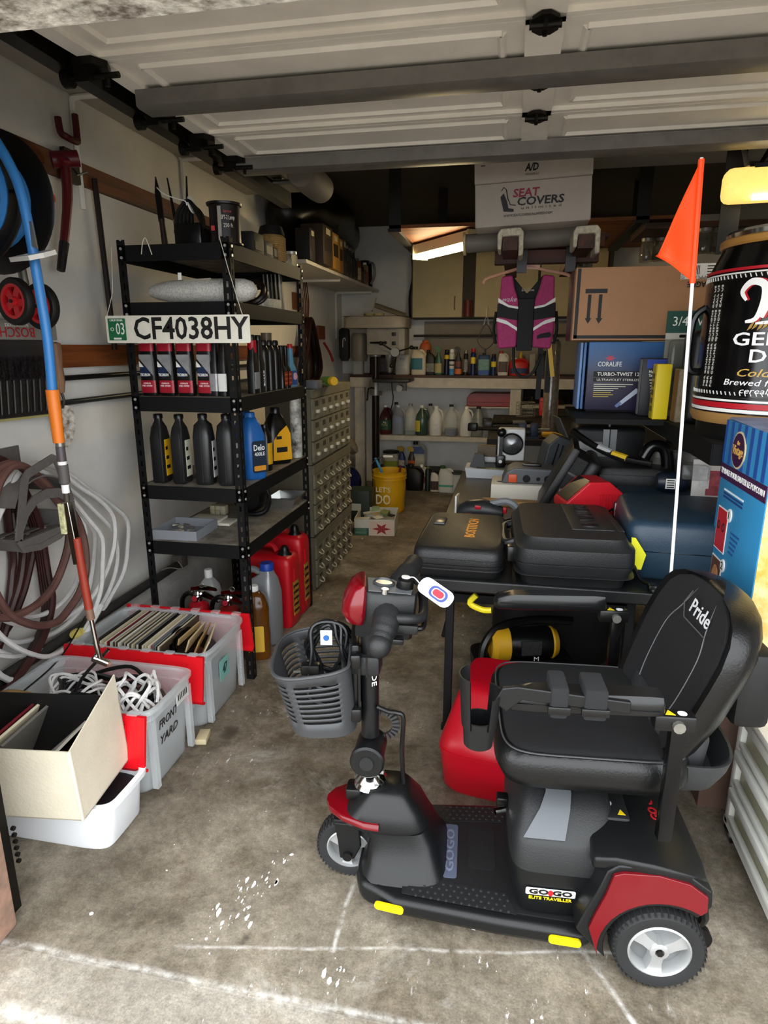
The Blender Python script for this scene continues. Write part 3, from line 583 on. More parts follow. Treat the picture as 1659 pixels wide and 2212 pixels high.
# hose reel
rl = T('hose_reel', 'black air hose reel wound with blue hose, at the upper left edge', 'hose reel', (-1.525, 1.72, 1.842))
RY = Matrix.Rotation(R(90), 4, 'X')
P('rear_disc', B().lathe([(0, -.07), (.19, -.07), (.2, -.06), (.19, -.055), (0, -.06)], 40, RY), pm('0e0d0c', .35), rl)
P('front_disc', B().lathe([(.06, .055), (.185, .055), (.197, .062), (.2, .072), (.192, .075), (.18, .066), (.06, .066), (.06, .055)], 40, RY), pm('100f0e', .3), rl)
P('hub', B().lathe([(0, .05), (.055, .05), (.058, .07), (.03, .085), (0, .085)], 24, RY), pm('5b4836', .5), rl)
P('hub_cap', B().cyl((0, -.08, .02), (0, -.1, .02), .018, n=12), pm('d48a1e', .5), rl)
hb = pm('2f74b5', .42)
for k in range(4):
    P('hose_wrap', B().tube([((.11 + .012 * (k % 2)) * math.cos(a), -.03 + .024 * k, (.11 + .012 * (k % 2)) * math.sin(a)) for a in [i * PI / 16 for i in range(32)]], .0125, 8, closed=True), hb, rl)
P('hose_turn', B().tube([(.02 + .135 * math.cos(a), -.082, .135 * math.sin(a)) for a in [R(60 - i * 12) for i in range(15)]], .011, 8), hb, rl)
P('arm', B().box(-.25, .0, .075, .085, -.03, .03).box(-.254, -.245, .0, .12, -.12, .12), galv, rl)
for k in range(5): P('bolt', B().cyl((.15 * math.cos(k * 1.256), -.064, .15 * math.sin(k * 1.256)), (.15 * math.cos(k * 1.256), -.072, .15 * math.sin(k * 1.256)), .006, n=6), galv, rl)
# air hose with gun
HX, HY = -1.29, 1.625
ah = T('air_hose', 'blue air hose hanging down to an orange cuff and chrome tyre chuck', 'hose', (HX, HY, .45))
def hz(z): return z - .45
P('hose', B().tube([(-.13, .02, hz(2.01)), (-.075, .0, hz(1.96)), (-.025, 0, hz(1.86)), (-.008, 0, hz(1.75)), (0, 0, hz(1.6)), (.006, 0, hz(1.45)), (.0, 0, hz(1.31))], .0135, 10, smooth=5), hb, ah)
P('cuff', B().lathe([(0, 0), (.016, 0), (.0185, .15), (.0175, .152), (0, .152)], 14, Matrix.Translation((.0, 0, hz(1.16)))), pm('d4701a', .45), ah)
for k, (z0, z1, r, m_) in enumerate(((1.15, 1.165, .012, galv), (1.105, 1.15, .013, pm('4b4347', .4)), (1.095, 1.107, .0125, WHT), (1.04, 1.095, .0155, pm('4f4b4a', .6)), (1.01, 1.035, .011, WHT), (.975, 1.01, .0085, pm('3d362b', .5)))):
    P('coupler', B().cyl((.002, 0, hz(z0)), (.002, 0, hz(z1)), r, n=12), m_, ah)
P('gauge_body', B().prism([(-.014, hz(.98)), (.012, hz(.985)), (.02, hz(.88)), (.022, hz(.79)), (.002, hz(.785)), (-.006, hz(.88))], -.012, .012, 'y'), chrome, ah, bev=.004)
P('gauge_scale', B().box(-.02, -.004, -.016, -.004, hz(.885), hz(.978)), pm('d8d4a2', .5, noise=(90, .6)), ah)
P('lower_hose', B().tube([(.018, 0, hz(.87)), (.022, 0, hz(.78)), (.03, .0, hz(.64))], .0125, 10, smooth=4), pm('8c2f1e', .5), ah)
P('ferrule', B().cyl((.03, 0, hz(.64)), (.033, 0, hz(.605)), .012, n=12), pm('7a5b4c', .4), ah)
P('stem', B().cyl((.033, 0, hz(.605)), (.045, 0, hz(.47)), .007, .009, n=10), chrome, ah)
P('chuck', B().cyl((.03, -.01, hz(.478)), (.062, .012, hz(.45)), .012, n=12), chrome, ah)
P('chuck_tip', B().cyl((.058, .01, hz(.453)), (.068, .016, hz(.445)), .008, n=10), pm('8f5b44', .5), ah)
# roller guide
g = T('hose_guide', 'white metal roller guide plate around the blue hose', 'bracket', (HX, HY, 1.665), (18, 0, -20))
pts = [(-.07, -.03), (.045, -.045), (.075, -.02), (.065, .025), (.0, .045), (-.06, .035)]
b = B(); inn = [(x * .45, y * .45) for x, y in pts]; n_ = 6
b.add([(x, y, z) for z in (0, .012) for q in (pts, inn) for x, y in q], [(i, (i + 1) % 6, 6 + (i + 1) % 6, 6 + i) for i in range(6)] + [(12 + i, 18 + i, 18 + (i + 1) % 6, 12 + (i + 1) % 6) for i in range(6)] + [(i, 12 + i, 12 + (i + 1) % 6, (i + 1) % 6) for i in range(6)] + [(6 + i, 6 + (i + 1) % 6, 18 + (i + 1) % 6, 18 + i) for i in range(6)])
P('plate', b, pm('c9c7c2', .4), g); P('strap', B().prism([(.0, .03), (.03, .02), (.014, .09), (.0, .09)], .006, .01, 'z').tf(Matrix.Rotation(R(70), 4, 'X')), galv, g)
for k in (-1, 1): P('roller', B().cyl((-.02, .009 * k + .004, .004), (.022, .009 * k, .004), .004, n=8), pm('4a4844', .5), g)
# red tool on its hook
h = T('tool_hook', 'dark red coated double hook screwed to the upper board', 'hook', (XW + .02, 2.46, 2.1))
P('plate', B().box(0, .02, -.03, .05, -.04, .08), pm('120c0b', .5), h)
P('hook', B().tube([(.03, -.06, .17), (.035, -.06, .12), (.05, -.05, .105), (.05, .01, .105), (.04, .03, .13), (.03, .045, .21)], .013, 8, smooth=5), pm('4a0c14', .45), h)
P('screw', B().cyl((.01, .03, -.01), (.05, .06, .01), .004, n=6), galv, h)
r_ = T('red_handled_tool', 'red handled tool with black grip hanging beside the hose reel', 'tool', (-1.70, 2.37, 2.1), (-14, 0, 0))
P('head', B().cyl((-.03, -.035, .0), (.04, .02, .03), .03, n=14), pm('5c0d1a', .4), r_); P('head_knob', B().cyl((.03, -.06, -.02), (.035, -.03, -.01), .014, n=10), pm('6a1120', .4), r_)
P('shaft', B().tube([(.0, 0, 0), (.0, .02, -.12), (0, .01, -.3)], [.02, .019, .017, .016], 10, smooth=4), pm('560c14', .4), r_)
P('grip', B().cyl((0, .012, -.29), (0, -.0, -.4), .018, .015, n=10), pm('100d0c', .6), r_)
P('paint_blob', B().ico((XW + .012, 2.37, 1.985), .012, 2, (.5, 1, 1.4)), pm('e2541f', .6), label='small orange blob stuck on the wall under the board', cat='blob')
# hand truck wheels
c = T('folding_cart', 'folded hand cart with two red spoked wheels hung on the left wall', 'cart', (-1.575, 1.87, 1.572))
P('frame_tube', B().cyl((-.06, .02, .0), (-.02, .05, .2), .014, n=10).v and B().cyl((.0, .05, .055), (-.02, .06, .2), .014, n=10), galv, c)
for k, (ox, oy, oz) in enumerate(((.0, 0, 0), (.03, .075, -.012))):
    MM = Matrix.Translation((ox, oy, oz)) @ Matrix.Rotation(R(-12), 4, 'Z') @ RY
    w = P('wheel', B().lathe([(.052, -.012), (.07, -.014), (.074, -.008), (.074, .008), (.07, .014), (.052, .012), (.052, -.012)], 28, MM), pm('0e0d0d', .6), c)
    P('rim', B().lathe([(.044, -.012), (.054, -.013), (.054, .013), (.044, .012), (.044, -.012)], 28, MM), pm('c01c24', .4), w)
    for s_ in range(5):
        P('spoke', B().prism([(.008, -.012), (.05, -.02), (.05, .004), (.01, .01)], -.004, .006, 'z', MM @ Matrix.Rotation(s_ * 2 * PI / 5, 4, 'Z')), pm('c01c24', .4), w)
    P('hub', B().cyl(MM @ Vector((0, 0, -.012)), MM @ Vector((0, 0, .016)), .015, n=12), pm('c01c24', .4), w)
    P('axle', B().cyl(MM @ Vector((0, 0, .01)), MM @ Vector((0, 0, .022)), .006, n=6), pm('2a0d0d', .4), w)
P('cross_bar', B().cyl((0, -.01, 0), (.03, .09, -.012), .007, n=8), galv, c)
# drill bit pouch
q = T('drill_bit_pouch', 'clear yellow-edged pouch of black drill bits hung below its grey header card', 'bit set', (-1.735, 2.06, 1.18), (0, 0, 78))
P('backing', B().box(-.3, .12, .0, .004, 0, .285), pm('1a1614', .5), q)
P('header_card', B().rbox(-.3, .145, -.012, .006, .275, .345, .004), pm('8b8781', .5, noise=(14, .2)), q)
txt('BOSCH', .034, pm('a8242c', .5), q, (-.02, -.0135, .303), (90, 180, 0), w=.135, bold=.01); txt('ROTARY TOOLS', .011, txw, q, (-.02, -.0135, .326), (90, 180, 0), w=.09)
P('trim', B().box(.114, .122, -.004, .002, 0, .24), pm('c6ad3f', .5), q); P('trim', B().box(-.3, .12, -.004, .002, -.004, .004), pm('a89d62', .5), q)
for k in range(12):
    P('drill_bit', B().cyl((-.2 + k * .026, -.008, .02), (-.19 + k * .0262, -.008, .135), .005, n=8), mat('bit_steel', '3b3733', .3, metal=.8), q)
    P('drill_bit', B().lathe([(.009, 0), (.006, .008), (.009, .016), (.006, .024), (.009, .032), (.006, .04), (.009, .048), (.006, .056), (.009, .064), (.003, .08)], 8, Matrix.Translation((-.2 + k * .026, -.01, .14))), mat('bit_dark', '1c1614', .4, metal=.6), q)
P('film', B().box(-.3, .118, -.0205, -.0195, 0, .27), mat('clear_film', 'ffffff', .12, trans=1, alpha=.18), q)
# trowel
tr = T('garden_trowel', 'old trowel with wooden handle and rusty blade hung behind the hose', 'trowel', (-1.71, 2.2, 1.26), (3, 0, 60))
P('handle', B().lathe([(0, .19), (.017, .185), (.02, .16), (.017, .1), (.02, .04), (.014, 0), (0, 0)], 14), wood('trowel_handle', '9a7355', '6a4a34', 'Z'), tr)
P('neck', B().tube([(0, 0, .01), (.005, -.01, -.03), (.0, 0, -.06)], .005, 6, smooth=3), pm('3a2a20', .5), tr)
bl = [[(-.035 * k - .002, -.012 * k, z), (0, .006, z), (.035 * k + .002, -.012 * k, z), (0, .009, z)] for z, k in ((-.05, .5), (-.065, .95), (-.1, 1.1), (-.15, .95), (-.19, .6), (-.215, .05))]
P('blade', B().loft(bl), mat('rusty_blade', '6d5842', .7, noise=(40, .7), col2='cfcac0', bump=(80, .5)), tr)
# hose hanger and its coils
hg = T('hose_hanger', 'grey folded steel hose hanger screwed to the left wall', 'hanger', (XW, 1.88, .78)); gm = mat('grey_sheet_steel', '7a7571', .5, metal=.35, noise=(30, .2))
P('back_plate', B().box(0, .006, -.14, .14, .06, .3), gm, hg)
sad = [(.15 * math.cos(a), .1 + .12 * math.sin(a)) for a in [R(20 + 14 * i) for i in range(11)]]
b = B()
b.loft([[(x, y, z) for x in (0, .2)] + [(x, y * .97, z - .005) for x in (.2, 0)] for y, z in sad]); P('saddle', b, gm, hg)
def ribbon(path, w, x0, x1):
    o = []; n = len(path)
    for i, (y, z) in enumerate(path):
        a = path[max(i - 1, 0)]; d_ = path[min(i + 1, n - 1)]; t_ = Vector((d_[0] - a[0], d_[1] - a[1])).normalized(); q = Vector((-t_.y, t_.x)) * w / 2
        o.append([(x0, y - q.x, z - q.y), (x0, y + q.x, z + q.y), (x1, y + q.x, z + q.y), (x1, y - q.x, z - q.y)])
    return B().loft(o)
P('front_loop', ribbon([(-.15, .03), (-.12, .12), (-.085, .225), (-.07, .24), (.06, .272), (.075, .265), (.1, .19), (.125, .1)], .03, .205, .211), gm, hg)
P('saddle_lip', ribbon([(-.14, .055), (-.1, .11), (-.05, .145), (.01, .155), (.07, .145), (.125, .115)], .034, .2, .206), gm, hg)
P('lower_frame', ribbon([(-.15, .03), (-.135, -.005), (-.06, -.018), (.04, -.008), (.13, .02), (.128, .1)], .022, .205, .211), gm, hg)
for k in range(4): P('tray_slat', B().box(.02 + k * .05, .045 + k * .05, -.14, .14, 0, .006), gm, hg)
P('tray_rim', B().box(0, .206, -.145, -.139, -.01, .03).v and B().box(0, .206, -.145, -.139, -.01, .03), gm, hg); P('tray_rim', B().box(0, .206, .139, .145, -.01, .06), gm, hg); P('tray_rim', B().box(.2, .206, -.14, .14, -.015, .025), gm, hg)
def loop(yc, ztop, hw, hh, x, jit=.01, skew=0, n=20):
    o = []
    for i in range(n):
        a = 2 * PI * i / n; s_ = math.sin(a); w = hw * (1 if s_ < 0 else 1 - .45 * s_)
        o.append((x + random.uniform(-jit, jit), yc + w * math.cos(a) + skew * (s_ - 1) + random.uniform(-jit, jit), ztop - hh + hh * s_ + random.uniform(-jit, jit)))
    return o
wc = T('white_extension_cord', 'white extension cord coiled on the hanger with a yellow plug', 'cord', (XW, 1.88, .3)); wcm = mat('white_cord_jacket', 'dcdad7', .4, noise=(30, .12))
for k, (yc, zt, hw, hh, x, sk) in enumerate(((.05, .70, .34, .33, .06, -.04), (.06, .71, .42, .37, .075, -.06), (.08, .72, .50, .36, .09, -.05), (.02, .70, .27, .27, .1, -.02), (.05, .73, .38, .31, .12, -.05), (.02, .72, .31, .36, .14, -.03))):
    P('cord_loop', B().tube(loop(yc, zt, hw, hh, x,   .006, sk), .0095, 8, True, smooth=3), wcm, wc)
P('cord_tail', B().tube([(.12, -.3, .2), (.13, -.2, .02), (.14, .0, -.04), (.15, .15, .0), (.15, .3, .09)], .0115, 8, smooth=5), wcm, wc)
pg = P('plug', B().lathe([(0, -.03), (.022, -.03), (.024, -.02), (.021, -.012), (.024, -.004), (.021, .004), (.024, .012), (.02, .028), (.012, .04), (0, .04)], 16, Matrix.Translation((.13, .17, .02)) @ Matrix.Rotation(R(70), 4, 'X')), pm('d7c463', .5), wc)
for k in (-1, 1): P('prong', B().box(.128 + .008 * k, .131 + .008 * k, .195, .222, .006, .016), galv, pg)
bh = T('brown_rubber_hose', 'brown rubber hose looped on the hanger behind the white cord', 'hose', (XW, 1.88, .3)); bhm = mat('brown_hose', '6b4a43', .5, noise=(12, .3))
for k, (yc, zt, hw, hh, x, sk) in enumerate(((-.02, .74, .13, .36, .03, .1), (.0, .75, .16, .34, .045, .11), (.02, .73, .18, .3, .03, .08), (-.1, .76, .26, .26, .16, 0), (-.08, .75, .24, .3, .17, -.05))):
    P('hose_loop', B().tube(loop(yc, zt, hw, hh, x, .005, sk), .0145, 8, True, smooth=3), bhm if k > 2 else mat('dark_red_hose', '40201d', .45, noise=(10, .3)), bh)
for k in range(4): P('hose_tail', B().tube([(.08 + .02 * k, -.5, .0 - .02 * k), (.08 + .02 * k, -.25, -.04 + .01 * k), (.07 + .02 * k, -.05, .02 + .015 * k), (.06 + .015 * k, .08, .12 + .02 * k), (.05 + .01 * k, .11, .3), (.06 + .01 * k, .09, .5), (.07 + .01 * k, .03, .64)], .013, 8, smooth=4), MATS['dark_red_hose'], bh)
# pipe and thin wire along the stem wall
t = T('floor_pipe', 'dark pipe running along the top of the stem wall', 'pipe', (XW + .09, 0, .315)); P('pipe', B().cyl((0, 1.15, 0), (0, 2.92, 0), .021, n=12), mat('grimy_pipe', '34322f', .6, noise=(15, .4)), t)
P('pipe_end', B().rbox(-.03, .03, 2.9, 2.97, -.02, .05, .01), pm('565049', .7), t); P('wire_tie', B().tube([(.0, 2.75, .025), (.03, 2.78, .03), (.06, 2.85, .0), (.02, 2.88, .03)], .003, 5, smooth=4), pm('8f8a80', .6), t)
P('thin_wire', B().tube([(XW + .2, 1.25, .30), (XW + .17, 1.5, .27), (XW + .17, 1.75, .28), (XW + .17, 1.9, .31), (XW + .17, 2.05, .40)], .003, 5, smooth=5), pm('141210', .5), label='thin black wire trailing along the stem wall', cat='wire')
# ---------- totes, records and bins on the floor, left ----------
cl = mat('frosted_clear_plastic', 'dfe4e6', .3, alpha=.3, bump=(30, .06)); red = mat('tote_lid_red', 'd0101c', .35)
def tote(name, lb, x0, x1, y0, y1, h_, write=None, far=True):
    cx, cy = (x0 + x1) / 2, (y0 + y1) / 2; hx, hy = (x1 - x0) / 2, (y1 - y0) / 2
    t = T(name, lb, 'tote', (cx, cy, 0)); th = .004
    prof = [(0, .86), (.01, .89), (h_ * .45, .93), (h_ * .86, .965), (h_ * .87, 1.0), (h_, 1.0)]
    outer = [sring(z, hx * k, hy * k, e=9, n=36) for z, k in prof]; inner = [sring(max(z, .008) if z < h_ else h_, hx * k - th, hy * k - th, e=9, n=36) for z, k in prof[::-1]]
    P('tub', B().loft(outer + inner), cl, t, ang=50)
    P('rim', B().loft([sring(h_ - .012, hx + .008, hy + .008, e=9, n=36), sring(h_, hx + .008, hy + .008, e=9, n=36), sring(h_, hx - .005, hy - .005, e=9, n=36), sring(h_ - .012, hx - .005, hy - .005, e=9, n=36)], closed=True), cl, t, ang=50)
    for k in range(5):
        xx = -hx * .75 + k * hx * .375; P('rib', B().box(xx - .005, xx + .005, -hy * .97 - .004, -hy * .93, h_ * .3, h_ * .86), cl, t)
    for k in (-1, 1):
        yy = k * hy * .78; P('rib', B().box(hx * .92, hx * .985 + .002, yy - .01, yy + .01, h_ * .08, h_ * .86), cl, t)
    for s_ in ((-1, 1) if far else (-1,)):        # hinged half lids folded down outside
        f = P('lid_flap', B().prism([(0, .006), (.004, .012), (.17, -.006), (.182, -.018), (.182, -.03), (.174, -.03), (.168, -.014), (.0, 0)], -hx - .006, hx + .014, 'x').tf(Matrix.Translation((0, 0, 0))), red, t, loc=(0, s_ * (hy + .012), h_ + .004), rot=(-74, 0, 0))
        if s_ < 0: f.rotation_euler = (R(-74), 0, R(180)); f.location = (0, -hy - .012, h_ + .004)
        for k in range(4):
            P('lid_rib', B().prism([(.03, .012), (.15, .0), (.15, .004), (.03, .016)], -hx * .8 + k * hx * .53, -hx * .8 + k * hx * .53 + .01, 'x'), red, f)
        for k in range(6):
            xx = -hx * .85 + k * hx * .34; P('hinge_tab', B().rbox(xx - .018, xx + .018, s_ * (hy + .01) - .012, s_ * (hy + .01) + .012, h_ - .004, h_ + .01, .003), cl, t)
    return t
t1 = tote('storage_tote', 'frosted tote of cords with FRONT YARD written on its end and red lid', -1.62, -1.07, 1.585, 1.885, .315, far=False)
txt('FRONT', .03, txb, t1, (.2655, -.02, .225), (92, 0, 90), w=.12, shear=.2); txt('YARD', .03, txb, t1, (.262, -.02, .165), (92, 0, 90), w=.11, shear=.25)
P('shipping_label', B().box(.27, .2716, .03, .115, .235, .285), pm('d6d6d2', .5), t1)
for k in range(6): P('barcode_line', B().box(.2716, .2722, .04 + k * .011, .045 + k * .011, .25, .275), txb, t1)
t2 = tote('storage_tote', 'frosted tote of vinyl records with teal note on its end and red lid', -1.62, -1.065, 1.965, 2.33, .325)
P('note', B().box(.2705, .2718, -.06, .02, .15, .235), pm('7fb7b0', .6), t2); txt('47', .04, txb, t2, (.2728, -.02, .19), (90, 0, 90), w=.04, shear=.2)
# records: each sleeve stands along the tote's length
cols = ['16140f', '2b2823', 'd9cfb2', 'c7bb98', 'b7aa8c', 'e2dac4', '7a1420', '6f7a80', 'd8d0bc', '241f1b', 'cfc4a6', '4a3a2c', 'e5dfcf', '8c8375', '3a2f28', 'bfb193', '1d1b19', 'dad2bd', '595048', 'c4b795', '3f4c5e', 'd3c7a9']
x = -1.575; k = 0
desc = {'16140f': 'black', '2b2823': 'charcoal', 'd9cfb2': 'cream', 'c7bb98': 'tan', 'b7aa8c': 'buff', 'e2dac4': 'ivory', '7a1420': 'crimson', '6f7a80': 'blue grey', 'd8d0bc': 'off-white', '241f1b': 'dark brown', 'cfc4a6': 'sand', '4a3a2c': 'brown', 'e5dfcf': 'white', '8c8375': 'taupe', '3a2f28': 'umber', 'bfb193': 'beige', '1d1b19': 'jet black', 'dad2bd': 'pale', '595048': 'grey brown', 'c4b795': 'straw', '3f4c5e': 'slate blue', 'd3c7a9': 'parchment'}
recm = None
for i in range(34):
    c_ = cols[i % len(cols)]; th = .0075
    o = P('record_sleeve', B().box(-th / 2 + .0008, th / 2 - .0008, -.152, .152, 0, .318), pm(c_, .65), loc=(-1.575 + i * .0084, 2.148 + random.uniform(-.006, .006), .012), rot=(0, 7 + random.uniform(-.8, .8), 0),
          label='%s record sleeve in the %s of the record tote' % (desc[c_], ('wall side third', 'middle third', 'aisle side third')[i // 12]), cat='record', group='record sleeves in the tote')
for i in range(4):
    P('small_sleeve', B().box(-.003, .003, -.088, .088, 0, .178), pm(['b99b6a', 'cbb48a', 'a7854f', 'd2c4a0'][i], .7), loc=(-1.275 + i * .018, 2.16, .155), rot=(0, 16 + 4 * i, 6 * i), label='%s paper sleeve of a small record beside the black discs' % ['brown', 'tan', 'dark kraft', 'pale'][i], cat='record', group='small record sleeves')
for i in range(3):
    rd = T('vinyl_record', 'black vinyl disc leaning in the tote, %s of three' % ('left', 'middle', 'right')[i], 'record', (-1.215 + .02 * i, 2.14, .235), (0, 58 - 5 * i, 0), 'loose vinyl discs')
    P('disc', B().lathe([(0, -.001), (.12, -.001), (.12, .001), (0, .001)], 40), pm('0a0909', .25), rd, loc=(0, 0, 0)); P('centre_label', B().lathe([(.004, .0012), (.035, .0012), (.035, .0016), (.004, .0016)], 20), pm('5a2c24', .5), rd)
# cords in the front tote
def tangle(nm, lb, x, y, z, rx_, ry_, r, m, k, hgt=.03, cat='cord'):
    t = T(nm, lb, cat, (x, y, z))
    for i in range(k):
        n = 14; ph = random.uniform(0, 6)
        P('loop', B().tube([((rx_ + random.uniform(-.012, .012)) * math.cos(2 * PI * j / n) + random.uniform(-.01, .01), (ry_ + random.uniform(-.01, .01)) * math.sin(2 * PI * j / n), hgt * (1 + math.sin(2 * PI * j / n * 2 + ph)) + r + .006 * i) for j in range(n)], r, 6, True, smooth=3), m, t)
    return t
tangle('black_cable_coil', 'black cable coiled in the middle of the front tote', -1.33, 1.75, .19, .16, .1, .007, pm('0d1212', .4), 9, .035)
tangle('white_cord_coil', 'loose white cord looped at the left of the front tote', -1.42, 1.72, .235, .085, .07, .0045, wcm, 6, .03)
tangle('white_cord_coil', 'tied white and brown cord bundle at the right of the front tote', -1.18, 1.71, .22, .06, .07, .0055, wcm, 7, .05)
tangle('brown_cord_coil', 'flat brown cord coil under the white bundle in the front tote', -1.18, 1.73, .2, .06, .075, .006, pm('3d2a22', .5), 4, .03)
t = T('antenna_lead', 'stiff black lead sticking up out of the front tote', 'cable', (-1.44, 1.68, .13)); P('lead', B().tube([(0, 0, 0), (.0, .02, .1), (.03, .06, .19), (.1, .09, .27)], .006, 6, smooth=4), pm('191514', .5), t); P('connector', B().cyl((.1, .09, .27), (.118, .098, .29), .006, n=8), chrome, t)
P('jute_bundle', B().tube([(-1.60, 1.52, .31), (-1.55, 1.56, .33), (-1.5, 1.6, .3)], .03, 10, smooth=4), mat('jute', '9a7a48', .9, bump=(90, .7)), label='tan jute wrapped pipe end behind the record carton', cat='wrap')
# white bin
wb = T('white_plastic_bin', 'glossy white plastic bin on the floor holding the record carton', 'bin', (-1.31, 1.45, 0)); wm = mat('bin_white', 'e9ebee', .3)
hx, hy, h_ = .24, .10, .155
prof = [(0, .9), (.012, .94), (h_ - .01, 1.0)]
P('tub', B().loft([sring(z, hx * k, hy * k + .0, e=7, n=40) for z, k in prof] + [sring(h_ - .01, hx + .014, hy + .014, e=7, n=40), sring(h_ + .006, hx + .014, hy + .014, e=7, n=40), sring(h_ + .006, hx - .002, hy - .002, e=7, n=40), sring(.014, hx * .92, hy * .92, e=7, n=40)]), wm, wb, ang=50)
P('liner', B().loft([sring(.02, hx * .9, hy * .9, e=7, n=32), sring(h_ - .03, hx * .95, hy * .95, e=7, n=32)]), pm('17171a', .6), wb)
# carton of records tilted on the bin
cb = T('record_carton', 'cream open-topped carton of records tilted on the white bin', 'carton', (-1.325, 1.40, .166), (3, -1.5, 5)); cm = mat('cream_carton', 'd3c9b4', .8, noise=(5, .12), bump=(120, .25))
a, d_, hh, w = .215, .13, .225, .004
P('front_wall', B().box(-a, a, -d_, -d_ + w, 0, hh), cm, cb); P('back_wall', B().box(-a, a, d_ - w, d_, 0, hh), cm, cb)
P('side_wall', B().box(a - w, a, -d_, d_, 0, hh).v and B().prism([(-d_, 0), (d_, 0), (d_, hh + .075), (-d_, hh)], a - w, a, 'x'), cm, cb); P('side_wall', B().box(-a, -a + w, -d_, d_, 0, hh), cm, cb); P('bottom', B().box(-a, a, -d_, d_, 0, w), cm, cb)
P('edge_tape', B().rbox(a - .006, a + .0015, -d_ - .0015, -d_ + .006, 0, hh, .001), pm('e2dac6', .7), cb)
P('dark_lining', B().box(-a + w, a - w, -d_ + w, -d_ + .007, .0, hh - .002).v and B().box(-a + w + .001, a - w - .001, d_ - .01, d_ - w - .001, .006, hh + .004), pm('0e0c0c', .7), cb)
P('lid_panel', B().box(-a - .02, -a + .12, -.003, .003, 0, .12), pm('15120f', .6), cb, loc=(-.05, d_ - .05, hh - .01), rot=(-25, 0, 28)); P('lid_edge', B().box(-a - .026, -a + .125, -.004, .004, .12, .127), WHT, cb, loc=(-.05, d_ - .05, hh - .01), rot=(-25, 0, 28))
for i, (xx, rr, c_, lb) in enumerate(((-.15, 24, '6b1420', 'maroon album leaning in the cream carton'), (-.132, 24, 'd8ccb0', 'cream album edge beside the maroon one in the carton'), (-.11, 26, '6d6a64', 'grey sleeve with black disc showing in the carton'), (-.05, 48, 'cfc8ba', 'white paper folder lying in the cream carton'), (-.02, 52, '7a3640', 'plum album lying in the cream carton'))):
    p_ = Vector((-1.325 + xx, 1.40, .18)); P('record_album', B().box(-.004, .004, -.105, .105, 0, .2), pm(c_, .6), loc=p_, rot=(0, rr, 5), label=lb, cat='album', group='albums in the cream carton')
P('wood_block', B().rbox(-.02, .02, -.035, .035, 0, .022, .002), pm('c7b994', .7), loc=(-1.075, 1.925, 0), rot=(0, 0, 12), label='small cream wood block on the floor between the totes', cat='block')
# ---------- back bench, shelves and bottles ----------
bwp = mat('bench_white_paint', 'c4bcad', .7, noise=(10, .25), bump=(60, .2)); tin = mat('dull_tin', '8a877f', .4, metal=.6)
bench = T('back_bench', 'white painted bench with brown top edge along the back wall', 'bench', (-.3, 6.3, 0))
P('top_board', B().box(-1.3, 1.9, .0, .4, 1.14, 1.165), wood('bench_top', '4c2a1b', '2c170f', 'X'), bench)
P('fascia', B().box(-1.29, 1.9, -.015, .01, 1.045, 1.139), bwp, bench)
P('leg', B().box(-1.25, -1.15, .01, .08, 0, 1.045), bwp, bench); P('leg', B().box(.29, .39, .01, .08, 0, 1.045), bwp, bench)
P('lower_shelf', B().box(-.99, 1.4, .0, .38, .52, .565), bwp, bench); P('ledge', B().box(.4, 1.3, .05, .36, .86, .885), bwp, bench)
P('ledge', B().box(-.15, .28, .12, .36, .845, .858), bwp, bench)
YS = 6.40
gal = [(0, .055, .055), (.01, .064, .064), (.165, .064, .064), (.21, .05, .05), (.255, .022, .022), (.275, .018, .018)]
def tint(nm, c, a=.55): return mat(nm, c, .15, trans=a)
def gallon(lb, x, body, cap, liquid=None, labs=(), y=YS, z=.566, handle=True, sc=1, rz=0, tx=()):
    pr = [(q[0] * sc, q[1] * sc, q[2] * sc) for q in gal]
    return bot(lb, x, y, z, pr, body, (.021, .02, cap), labs, rz=rz, e=2.6, name='gallon_jug', cat='jug', liquid=liquid, tx=tx, handle=([(.016, .262), (.05, .245), (.068, .2), (.06, .15)], .011) if handle else None, group='gallon jugs on the lower back shelf')
cloud = mat('cloudy_jug', 'c4c6c2', .25, alpha=.38); blk = pm('111111', .5)
px = lambda u: -1.59 + (u - 757) * .004486
gallon('red fluid jug with green label on the lower back shelf', px(833), mat('red_jug', '5d2a2a', .25, trans=.3), WHT, None, [(.05, .15, pm('24472c', .5), 70)], tx=[('Big', .018, txw, .125, .03), ('Parts', .018, pm('c7b26a', .5), .1, .06)])
gallon('clear jug mostly full of blue fluid on the lower shelf', px(862), cloud, WHT, (.19, pm('2c4c86', .3)))
gallon('tall narrow clear bottle with green dregs', px(890), cloud, tin, (.05, pm('4f6f66', .3)), handle=False, sc=1.06)
gallon('green coolant jug with yellow side label', px(916), mat('green_jug', '3f5a4d', .25, trans=.35), WHT, None, [(.04, .15, pm('c7b23a', .5), 30, -125)])
gallon('opaque white jug with black print lines', px(948), pm('d3d1ca', .4), WHT, None, tx=[('----', .01, txb, .11, .05), ('---', .01, txb, .06, .03)])
gallon('clear jug half full of dark blue fluid and black cap', px(982), cloud, blk, (.075, pm('1f3568', .3)), sc=1.06)
gallon('plain white jug with a big moulded handle', px(1015), pm('cfcfc8', .4), WHT)
gallon('grey translucent jug at the right end of the row', px(1042), mat('grey_jug', '8f948c', .3, trans=.3), blk, handle=False)
gallon('dark capped clear jug behind the blue one', px(850), cloud, blk, y=6.58, sc=1.05, handle=False)
gallon('dark capped jug at the back between green and white jugs', px(930), cloud, blk, y=6.58, sc=1.02, handle=False)
t = T('cleaner_carton', 'blue and yellow printed carton beside the jugs', 'carton', (px(1083), 6.4, .566))
